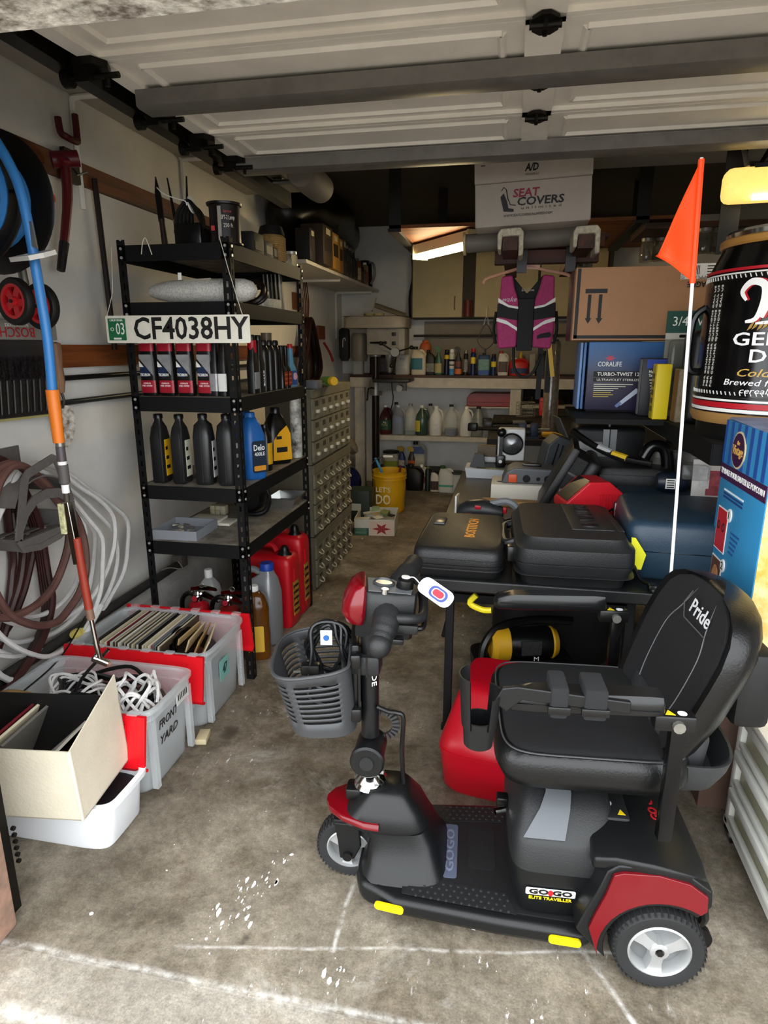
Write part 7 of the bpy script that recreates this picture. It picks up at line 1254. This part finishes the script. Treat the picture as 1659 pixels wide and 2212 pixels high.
# deck
dk = [(-.36, -.09), (-.345, -.135), (-.30, -.155), (-.25, -.18), (.0, -.205), (.2, -.215), (.23, -.20), (.23, .20), (.2, .215), (.0, .205), (-.25, .18), (-.30, .155), (-.345, .135), (-.36, .09)]
S('deck', B().prism(dk, .045, .095, 'z'), sp, bev=.018); S('deck_mat', B().prism([(x * .93 + .0, y * .86) for x, y in dk if x > -.28], .0945, .098, 'z'), sp2)
for s_ in (-1, 1):
    S('tread_pad', B().prism([(-.2, s_ * .1), (.03, s_ * .125), (.05, s_ * .185), (-.23, s_ * .16)][::s_], .098, .0995, 'z'), pm('1d1e1f', .45)); b = B()
    for i in range(13):
        for j in range(4): b.ico((-.205 + i * .019 + .009 * (j % 2), s_ * (.113 + .016 * j + .0015 * i), .0995), .0045, 1, (1, 1, .7))
    S('tread_dots', b, pm('2a2b2c', .4), kind='stuff')
pq = S('logo_plaque', B().prism(rrect(.038, .19, .008, cx=-.115, cy=.0), .098, .1005, 'z'), pm('4f5566', .4)); txt('GOGO', .022, pm('6d7386', .4), pq, (-.115, 0, .1012), (0, 0, 90), w=.15, bold=.02)
S('foot_mat', B().prism(rrect(.07, .15, .012, cx=-.03, cy=.02), .098, .0992, 'z'), pm('111112', .7))
for x, y, a in ((-.262, -.1795, -8), (.162, -.2155, -2.9)): S('reflector', B().prism(rrect(.075, .021, .0095), -.003, .003, 'y'), pm('e6c80a', .35), loc=(x, y, .07), rot=(0, 0, a))
# battery shroud
S('battery_shroud', B().loft([sring(z, (x1 - x0) / 2, hw, (x0 + x1) / 2, 0, 6, 48) for z, x0, x1, hw in ((.096, .055, .205, .165), (.11, .045, .215, .178), (.2, .03, .245, .19), (.235, .028, .262, .194))]), sp, ang=50)
S('seat_tower', B().loft([sring(z, (x1 - x0) / 2, hw, (x0 + x1) / 2, 0, 6, 48) for z, x0, x1, hw in ((.2355, .028, .262, .194), (.30, .03, .272, .188), (.315, .034, .272, .178), (.36, .05, .268, .13), (.385, .065, .25, .10), (.39, .08, .24, .08))]), sp2, ang=50)
S('accent_plate', B().loft([[(x0, y, z), (x1, y, z), (x1, y + .003, z - .003), (x0, y + .003, z - .003)] for x0, x1, y, z in ((.055, .15, -.182, .321), (.095, .165, -.135, .367), (.11, .17, -.105, .391), (.115, .17, -.06, .4))]), grp)
S('tower_latch', B().rbox(.0, .03, -.03, -.0, .27, .3, .005), K2); S('latch_bolt', B().cyl((.02, -.05, .285), (-.005, -.06, .285), .009, n=10), chrome)
S('side_decal', B().prism(rrect(.115, .022, .004), -.0006, .0006, 'y'), pm('e6e6e2', .5), loc=(.125, -.1905, .18), rot=(8, 0, 0))
txt('GO GO', .015, txb, sc, (.125, -.192, .18), (98, 0, 0), w=.1, bold=.05, name='decal_lettering'); txt('ELITE TRAVELLER', .009, pm('e0c81a', .5), sc, (.125, -.189, .16), (98, 0, 0), w=.1, bold=.02, name='decal_lettering'); S('decal_red_swirl', B().ico((.125, -.1925, .18), .009, 2, (.7, .12, 1)), pm('c21820', .4))
S('seat_post', B().cyl((.215, 0, .3), (.215, 0, .44), .024, n=18), chrome); S('post_socket', B().lathe([(.035, .3), (.05, .3), (.055, .395), (.04, .4), (.035, .3)], 24, Matrix.Translation((.215, 0, 0))), K2)
# rear body, fenders
RC = (.392, .105)
def arch(r, a0, a1, n=10): return [(RC[0] + r * math.cos(R(a0 + (a1 - a0) * i / n)), RC[1] + r * math.sin(R(a0 + (a1 - a0) * i / n))) for i in range(n + 1)]
S('rear_deck', B().loft([[(x, -.25 * k, z), (x, -.2 * k, z + .012), (x, .2 * k, z + .012), (x, .25 * k, z), (x, .25 * k, z - .03), (x, -.25 * k, z - .03)] for x, z, k in ((.235, .315, .88), (.28, .335, .96), (.36, .335, 1), (.44, .315, .98), (.485, .285, .88), (.495, .255, .8))]), sp, ang=40, bev=.008)
S('rear_core', B().rbox(.25, .47, -.17, .17, .13, .31, .02), sp)
for s_ in (-1, 1):
    out = arch(.122, 55, 200, 14); top = [(.205, .14), (.225, .2), (.245, .25), (.262, .305), (.285, .325), (.37, .328), (.44, .312), (.487, .28), (.49, .24)]
    S('fender', B().prism(out + top, -.245 if s_ < 0 else .175, -.175 if s_ < 0 else .245, 'y'), sp, bev=.006)
    inn = arch(.138, 58, 192, 14); tp = [(.232, .155), (.245, .2), (.262, .25), (.275, .305), (.295, .313), (.37, .316), (.435, .301), (.475, .272), (.478, .235)]
    S('fender_panel', B().prism(inn + tp, -.2535 if s_ < 0 else .244, -.244 if s_ < 0 else .2535, 'y'), car, bev=.004)
    S('rear_bumper_tube', B().tube([(.47, s_ * .2, .24), (.50, s_ * .19, .16), (.5, s_ * .14, .08)], .011, 8, smooth=4), sp)
    at_ = S('anti_tip_wheel', B().lathe([(0, -.01), (.03, -.01), (.03, .01), (0, .01)], 20, Matrix.Translation((.515, s_ * .14, .05)) @ Matrix.Rotation(R(90), 4, 'X')), K2)
S('charger_port', B().rbox(.255, .335, -.13, .02, .33, .355, .01), sp2)
for k, (x, y, c) in enumerate(((.268, -.05, 'e6c81a'), (.29, -.08, 'dfe3e8'), (.315, -.11, 'e6c81a'))): S('warning_sticker', B().prism([(x - .009, y - .008), (x + .009, y - .008), (x, y + .01)] if k != 1 else rrect(.018, .018, .008, cx=x, cy=y), .355, .3558, 'z'), pm(c, .5))
S('yellow_arrow', B().prism([(.27, .075), (.285, .06), (.285, .07), (.33, .07), (.33, .06), (.345, .075), (.33, .09), (.33, .08), (.285, .08), (.285, .09)], .3465, .348, 'z'), pm('e6c81a', .5)); S('yellow_tab', B().box(.26, .285, .055, .06, .35, .385), pm('e6c81a', .5))
S('rear_decal', B().box(.39, .415, -.14, .03, .344, .3455), pm('dfdfdb', .5), rot=(0, 8, 0), loc=(-.05, 0, .042)); tx_ = txt('GO GO', .02, pm('b01822', .5), sc, (.398, -.055, .3385), (0, 8, 90), w=.12, bold=.04, name='decal_lettering')
S('carry_slot', B().rbox(.455, .47, -.17, .08, .296, .308, .004), pm('060606', .8))
# seat
se = T('x', None, None); se.name = 'seat_group'; bpy.data.objects.remove(se)
SA = Matrix.Translation((.195, .0, .02)) @ Matrix.Rotation(R(1), 4, 'Z')
def Q(b): return b.tf(SA)
S('seat_base', Q(B().rbox(-.14, .15, -.16, .16, .435, .465, .01)), K2)
cu = [sring(z, hx, hy, ox, 0, 6.5, 56) for z, hx, hy, ox in ((.455, .185, .19, -.0), (.462, .205, .212, -.0), (.49, .215, .222, -.002), (.525, .213, .222, -.002), (.545, .2, .21, 0), (.552, .17, .18, 0), (.549, .1, .1, .0))]
S('seat_cushion', Q(B().loft(cu)), hide, ang=70); S('cushion_top', Q(B().loft([sring(z, hx, hy, 0, 0, 6.5, 44) for z, hx, hy in ((.547, .195, .205), (.556, .185, .195), (.557, .1, .1))])), vel, ang=70)
S('cushion_seam', Q(B().tube(sring(.548, .2035, .2135, 0, 0, 6.5, 56), .0022, 5, True)), pm('3a3b3d', .5))
# back rest: leaning, curved slab
def backring(z, hw, x, th, bow, n=14):
    o = [];
    for i in range(n + 1):
        u = -1 + 2 * i / n; o.append((x + bow * u * u * -1 + .0, hw * math.copysign(abs(u) ** .9, u), z))
    for i in range(n + 1):
        u = 1 - 2 * i / n; o.append((x + th - bow * u * u - th * .6 * abs(u) ** 5, hw * math.copysign(abs(u) ** .9, u), z))
    return o
bk_r = [backring(.5 + (z - .5) * .92, hw, x, th, .022) for z, hw, x, th in ((.50, .15, .155, .04), (.51, .18, .15, .07), (.56, .205, .16, .09), (.65, .222, .19, .1), (.75, .228, .222, .1), (.80, .226, .24, .095), (.85, .212, .257, .085), (.88, .185, .269, .075), (.9, .14, .279, .06), (.911, .08, .287, .035))]
S('back_rest', Q(B().loft(bk_r)), hide, ang=70)
bk_f = [backring(.5 + (z - .5) * .92, hw, x - .006, .02, .016) for z, hw, x in ((.56, .17, .163), (.57, .18, .165), (.65, .195, .191), (.75, .2, .223), (.80, .197, .241), (.85, .18, .258), (.88, .15, .27), (.9, .1, .281))]
S('back_panel_fabric', Q(B().loft(bk_f)), vel, ang=70)
for s_ in (-1, 1):
    S('back_seam', Q(B().tube([(.154, s_ * .09, .565), (.18, s_ * .11, .638), (.216, s_ * .11, .739), (.238, s_ * .08, .794), (.264, s_ * .055, .85)], .0017, 5, smooth=4)), pm('5b5b5d', .6))
lg = Q(B().prism([(-.09, .83), (.05, .83), (.06, .865), (.04, .89), (-.08, .89), (-.1, .865)], .0, .004, 'x').tf(Matrix.Translation((.197, .02, 0)) @ Matrix.Identity(4)))
pt = txt('Pride', .034, pm('c9c9cb', .4), sc, (0, 0, 0), w=.11, bold=.01, name='pride_lettering'); pt.matrix_local = SA @ Matrix.Translation((.2405, -.03, .818)) @ Matrix.Rotation(R(-90), 4, 'Z') @ Matrix.Rotation(R(71), 4, 'X')
S('patch_outline', Q(B().tube([(.251, .055, .842), (.238, .065, .81), (.228, .03, .785), (.228, -.1, .79)], .0015, 5)), pm('4a4a4c', .6))
S('back_bowl', Q(B().loft([sring(z, hx, hy, ox, 0, 3, 36) for z, hx, hy, ox in ((.40, .03, .06, .2), (.415, .06, .12, .205), (.45, .085, .165, .21), (.50, .1, .19, .215), (.53, .104, .195, .218), (.53, .098, .188, .218), (.47, .08, .15, .21))])), mat('bowl_grey', '2e3032', .5), ang=60)
S('lower_boot', Q(B().loft([sring(z, hx, hy, ox, 0, 4, 36) for z, hx, hy, ox in ((.47, .06, .15, .2), (.56, .06, .16, .205), (.59, .05, .15, .205))])), mat('boot_grey', '2b2c2e', .55), ang=60)
# arm rests
for s_ in (-1, 1):
    yy = s_ * .262
    S('arm_post', Q(B().rbox(.12, .15, yy - .012, yy + .012, .40 if s_ < 0 else .47, .69, .003)), mat('arm_steel', '0e0e0f', .2, metal=.4))
    S('arm_bracket', Q(B().rbox(.085, .165, yy - .016, yy + .016, .665, .70, .005)), K2); S('arm_bolt', Q(B().cyl((.13, yy - .016, .68), (.13, yy - .026, .68), .012, n=10)), galv)
    S('arm_pad', Q(B().loft([[(x, yy + w_ * c, z + h_ * q) for c, q in ((-1, -.7), (-1, .4), (-.75, .9), (.75, .9), (1, .4), (1, -.7), (.7, -1), (-.7, -1))] for x, w_, h_, z in ((-.205, .018, .012, .708), (-.195, .024, .02, .712), (-.15, .028, .024, .716), (.07, .028, .024, .722), (.095, .026, .022, .722), (.1, .02, .016, .72))])), mat('arm_pad_black', '131415', .3), ang=50)
    S('pad_seam', Q(B().box(-.19, .09, yy - .0295, yy + .0295, .714, .7155)), K2)
    for k, c in enumerate(('e6c81a', 'dfe3e8')): S('warning_sticker', Q(B().prism([(.105 + .025 * k, yy - .01), (.125 + .025 * k, yy - .01), (.115 + .025 * k, yy + .008)] if k == 0 else rrect(.018, .016, .007, cx=.14, cy=yy - .002), .7, .7008, 'z')), pm(c, .5))
S('arm_hinge', Q(B().cyl((.13, .24, .485), (.13, .28, .485), .018, n=14)), K2)
# cup holder strapped on the near arm
ch_ = S('cup_holder_arm', Q(B().prism([(-.235, .72), (-.22, .752), (-.19, .757), (-.02, .742), (.03, .738), (.03, .712), (-.18, .728), (-.21, .70)], -.3, -.288, 'y')), sp, bev=.003)
S('cup_holder', Q(B().lathe([(.026, .60), (.03, .60), (.034, .66), (.0345, .66), (.031, .66), (.026, .605), (0, .605)], 24, Matrix.Translation((-.262, -.28, .012)))), sp, ch_)
for a0, a1, h_ in ((R(-60), R(60), .745), (R(120), R(240), .76)): S('cup_wing', Q(B().lathe([(.033, .645), (.042, .76 if a0 > 0 else .72), (.0445, .76 if a0 > 0 else .72), (.036, .645), (.033, .645)], 12, Matrix.Translation((-.262, -.28, .012)), a0, a1)), sp, ch_)
for x, w_ in ((-.125, .035), (-.06, .045)): S('strap', Q(B().rbox(x, x + w_, -.305, -.226, .694, .762, .006)), mat('velcro', '17181a', .9, bump=(700, .5)), ch_); S('strap_buckle', Q(B().rbox(x - .005, x + w_ + .005, -.308, -.3, .705, .722, .003)), K2, ch_)
# tiller
TX = -.335
S('steering_neck', B().lathe([(.04, .285), (.044, .29), (.036, .3), (.044, .31), (.03, .325), (.022, .33)], 24, Matrix.Translation((TX, 0, 0))), chrome)
S('lower_tube', B().cyl((TX, 0, .31), (TX + .005, 0, .395), .024, n=16), sp)
for z, s_ in ((.335, 1), (.355, -1), (.365, 1)): S('bolt', B().cyl((TX + s_ * .02, -.01, z), (TX + s_ * .038, -.012, z), .006, n=6), galv)
S('pivot', B().lathe([(0, -.045), (.036, -.045), (.04, -.038), (.04, .04), (.045, .045), (.045, .06), (.04, .065), (0, .065)], 28, Matrix.Translation((TX, 0, .395)) @ Matrix.Rotation(R(90), 4, 'X')), sp)
S('pivot_knob', B().lathe([(0, .066), (.02, .066), (.018, .07), (0, .07)], 20, Matrix.Translation((TX, 0, .395)) @ Matrix.Rotation(R(90), 4, 'X')), sp2)
b = B()
for k in range(16): a = R(200 - k * 16); b.box(-.003, .003, -.006, .006, 0, .02, Matrix.Translation((TX + .025, .035, .45)) @ Matrix.Rotation(a, 4, 'Y') @ Matrix.Translation((0, 0, .03)))
S('adjuster_teeth', b, pm('3a3a3c', .4), kind='stuff')
S('tiller_tube', B().cyl((TX, 0, .44), (TX - .0, 0, .75), .0235, n=20), sp)
S('tube_sticker', B().lathe([(.0243, .58), (.0246, .58), (.0246, .68), (.0243, .68)], 8, Matrix.Translation((TX - .002, 0, 0)), R(-70), R(-10)), pm('0c0c0c', .4)); txt('PRIDE', .014, txw, sc, (TX + .014, -.0225, .63), (90, 90, 38), w=.07, name='tube_lettering')
S('cable', B().tube([(TX + .02, -.02, .535), (TX + .05, -.015, .52), (TX + .072, -.01, .515), (TX + .088, -.01, .5), (TX + .085, -.005, .4), (TX + .088, 0, .32), (TX + .09, 0, .295)], .0062, 8, smooth=5), K2)
S('basket_clamp', B().rbox(TX - .05, TX + .03, -.036, .03, .625, .68, .01), sp2); S('clamp_groove', B().box(TX - .005, TX + .0, -.037, -.035, .625, .68), K2)
# console head
HM = Matrix.Translation((TX + .01, .01, .81)) @ Matrix.Rotation(R(10), 4, 'Z') @ Matrix.Rotation(R(6), 4, 'Y') @ Matrix.Translation((0, 0, -.84))
def HQ(b): return b.tf(HM)
S('head_body', HQ(B().loft([[(x, y * k, z) for x, y in ((-.04, -.045), (-.01, -.062), (.05, -.064), (.095, -.05), (.105, -.02), (.105, .02), (.095, .05), (.05, .064), (-.01, .062), (-.04, .045))] for k, z in ((.45, .755), (.7, .79), (.95, .825), (1.0, .86), (.9, .882), (.8, .886))])), sp2, ang=50)
S('red_cowl', HQ(B().loft([[(x * q - .03, y * k, z) for x, y in ((-.05, -.02), (-.042, -.05), (-.02, -.066), (.0, -.068), (.008, -.06), (.008, .06), (.0, .068), (-.02, .066), (-.042, .05), (-.05, .02))] for k, q, z in ((.85, .8, .80), (1.02, 1.0, .82), (1.03, .95, .85), (.95, .7, .885), (.8, .4, .9))])), car, ang=50)
S('gauge', HQ(B().lathe([(0, .884), (.026, .884), (.028, .892), (.024, .896), (.022, .891), (0, .891)], 24, Matrix.Translation((.02, .008, 0)))), pm('3a3c3e', .3)); S('gauge_glass', HQ(B().lathe([(0, .8915), (.021, .8915), (.021, .8925), (0, .8925)], 20, Matrix.Translation((.02, .008, 0)))), pm('8a8c88', .2))
S('speed_knob', HQ(B().lathe([(0, .884), (.02, .884), (.022, .889), (.02, .909), (.012, .914), (0, .914)], 18, Matrix.Translation((.072, -.005, 0)))), K2); S('knob_cap', HQ(B().lathe([(0, .914), (.011, .914), (.011, .917), (0, .917)], 14, Matrix.Translation((.072, -.005, 0)))), pm('c9cbcc', .4))
S('key_button', HQ(B().lathe([(0, .882), (.009, .882), (.009, .896), (0, .896)], 12, Matrix.Translation((.02, -.046, 0)))), chrome); S('console_plate', HQ(B().prism([(-.02, -.045), (.085, -.045), (.095, 0), (.085, .045), (-.02, .045)], .8855, .888, 'z')), grp)
S('left_grip', HQ(B().tube([(.03, -.05, .835), (.028, -.08, .822), (.02, -.11, .803), (.015, -.13, .79)], [.034, .033, .031, .028, .026], 14, smooth=5)), sp2); S('grip_end', HQ(B().ico((.014, -.133, .787), .029, 3)), sp2)
S('right_grip', HQ(B().tube([(.06, .05, .86), (.08, .09, .885), (.1, .13, .895), (.11, .17, .895)], [.032, .028, .026, .025], 14, smooth=5)), sp2)
S('delta_bar', HQ(B().tube([(.05, -.08, .835), (.085, -.075, .835), (.115, -.05, .83), (.125, -.01, .835), (.125, .04, .855), (.11, .09, .88)], .0125, 10, smooth=5)), sp2)
S('lever_block', HQ(B().rbox(.05, .11, -.07, -.045, .79, .815, .006)), sp2); S('wig_wag_lever', HQ(B().rbox(.035, .075, -.1, -.07, .775, .79, .004)), K2); S('wig_wag_lever', HQ(B().tube([(.1, -.05, .80), (.125, -.04, .80), (.13, -.01, .815)], .007, 8, smooth=3)), K2)
tg = S('price_tag', B().prism(rrect(.095, .045, .018), 0, .002, 'z'), pm('efefed', .5), loc=(TX + .165, -.01, .852), rot=(42, 22, -28), label='white paper tag with blue and red stamp')
for k, (w_, h_, c) in enumerate(((.05, .032, '3b4a8c'), (.036, .022, 'efefed'), (.03, .018, 'b02a3a'))): S('tag_stamp', B().prism(rrect(w_, h_, h_ * .45, cx=.008), .0021 + .0003 * k, .0023 + .0003 * k, 'z'), pm(c, .6), tg)
S('tag_string', B().tube([(TX + .095, 0, .882), (TX + .11, -.0, .885), (TX + .125, -.005, .872)], .0015, 5, smooth=3), WHT)
# front basket with slots
def basket():
    n = 56; zs = [0, .02]; rows = 8
    for k in range(rows): zs += [.045 + k * .0165, .0535 + k * .0165]
    zs += [.19, .2]
    def pt(u, z):
        k = .80 + .20 * min(1, z / .2); a = u
        hx, hy = .108 * k, .142 * k; c, d = math.cos(a), math.sin(a)
        x = -.108 + hx * math.copysign(abs(c) ** (2 / 3.0), c) + .02 * (1 - k); y = hy * math.copysign(abs(d) ** (2 / 3.6), d)
        if x > -.02: x = -.02 + (x + .02) * .25
        return (x - .25 * (.2 - z) * 0 + (.2 - z) * .1, y, z - .12 * (x + .0) * -1 * (z / .2))
    vs = [pt(2 * PI * i / n, z) for z in zs for i in range(n)]; fs = []
    for j in range(len(zs) - 1):
        for i in range(n):
            a = (360 * (i + .5) / n) % 360; slot = (j >= 2 and (j % 2 == 0) and j < 2 + 2 * rows) and ((190 < a < 238) or (250 < a < 296) or (122 < a < 170) or (64 < a < 110))
            if not slot: fs.append((j * n + i, j * n + (i + 1) % n, (j + 1) * n + (i + 1) % n, (j + 1) * n + i))
    fs.append(tuple(range(n))[::-1]); b = B().add(vs, fs); return b, [Vector(p) for p in vs[-n:]]
BL = (TX - .042, .04, .475); bb, rim_ = basket()
o = S('basket', bb, mat('basket_plastic', '3a3b3d', .48), loc=BL, rot=(0, 0, 10)); m_ = o.modifiers.new('thickness', 'SOLIDIFY'); m_.thickness = .003
S('basket_rim', B().tube([p + Vector((0, 0, -.001)) for p in rim_], .0045, 6, True), MATS['basket_plastic'], o)
S('basket_back_plate', B().rbox(-.012, .008, -.075, .12, .02, .235, .006), K2, o); S('red_backing', B().rbox(-.004, .014, .0, .05, .03, .2, .004), pm('4a0d14', .4), o)
for z in (.18, .03): S('bracket_ear', B().rbox(-.016, .012, -.1, -.07, z, z + .04, .008), K2, o)
S('bracket_rail', B().box(.004, .01, -.085, -.078, .04, .2), K2, o)
# charger cord in the basket
cd = T('coiled_power_lead', 'coiled black charger cord with white label in the scooter basket', 'cord', (SO[0] + TX - .12, SO[1] + .02, .50), (0, 0, 10))
for k in range(6): P('coil', B().tube([((.05 + .004 * (k % 3)) * math.cos(a) * .9 + .012 * math.sin(3 * a + k), .02 * math.cos(a + k) - .012 * k + .03, .15 + (.072 + .003 * k) * math.sin(a)) for a in [q * PI / 9 for q in range(18)]], .0055, 7, True, smooth=2), pm('101113', .3), cd)
P('plug', B().rbox(-.07, -.02, -.05, -.02, .10, .13, .006), K2, cd); P('wire_end', B().box(-.09, -.07, -.04, -.036, .105, .11), galv, cd); P('label', B().box(-.015, .015, -.05, -.048, .19, .23), WHT, cd); P('label_mark', B().cyl((0, -.05, .21), (0, -.0515, .21), .008, n=12), pm('2b5a9c', .5), cd)
P('tail', B().tube([(-.02, -.04, .1), (-.05, -.06, .05), (.0, -.07, .03), (.04, -.03, .02)], .006, 6, smooth=4), pm('101113', .3), cd)
# safety flag on a white whip at the back of the seat
S('flag_bracket', B().rbox(.44, .475, .2, .26, .30, .36, .006), K2); S('flag_pole', B().cyl((.468, .235, .34), (.404, .235, 1.85), .0042, n=8), pm('e6e6e4', .35))
fg = B(); g = []; 
for i in range(9):
    u = i / 8
    for j in range(7):
        v = j / 6; top = Vector((.403, .235, 1.845)); bot_ = Vector((.4155, .235, 1.582)); tip = Vector((.318, .20, 1.638)); e_ = top.lerp(bot_, v); p_ = e_.lerp(tip.lerp(e_, 0), u) ; g.append(p_ + Vector((0, .012 * math.sin(u * 5 + v * 2) * u, 0)))
fg.add(g, [(i * 7 + j, i * 7 + j + 1, (i + 1) * 7 + j + 1, (i + 1) * 7 + j) for i in range(8) for j in range(6)])
fo = S('flag', fg, mat('flag_orange', 'ff4a10', .55), label='bright orange triangular pennant'); md = fo.modifiers.new('thickness', 'SOLIDIFY'); md.thickness = .0012
S('flag_sleeve', B().cyl((.4155, .235, 1.578), (.404, .235, 1.847), .007, n=8), MATS['flag_orange'])

REAR = {'rear_wheel', 'axle', 'rear_deck', 'rear_core', 'fender', 'fender_panel', 'rear_bumper_tube', 'anti_tip_wheel', 'charger_port', 'yellow_arrow', 'yellow_tab', 'rear_decal', 'carry_slot', 'decal_lettering'}
for o in sc.children:
    n_ = o.name.split('.')[0]
    if n_ in REAR and not (n_ == 'decal_lettering' and o.location.x < .3): o.location.x -= .028
    if n_ == 'warning_sticker' and o.location.x == 0 and max(v.co.x for v in o.data.vertices) > .25 and max(v.co.z for v in o.data.vertices) < .4: o.location.x -= .028

S('rear_pouch', Q(B().rbox(.29, .37, -.15, .15, .60, .78, .02)), pm('0a0a0b', .6))
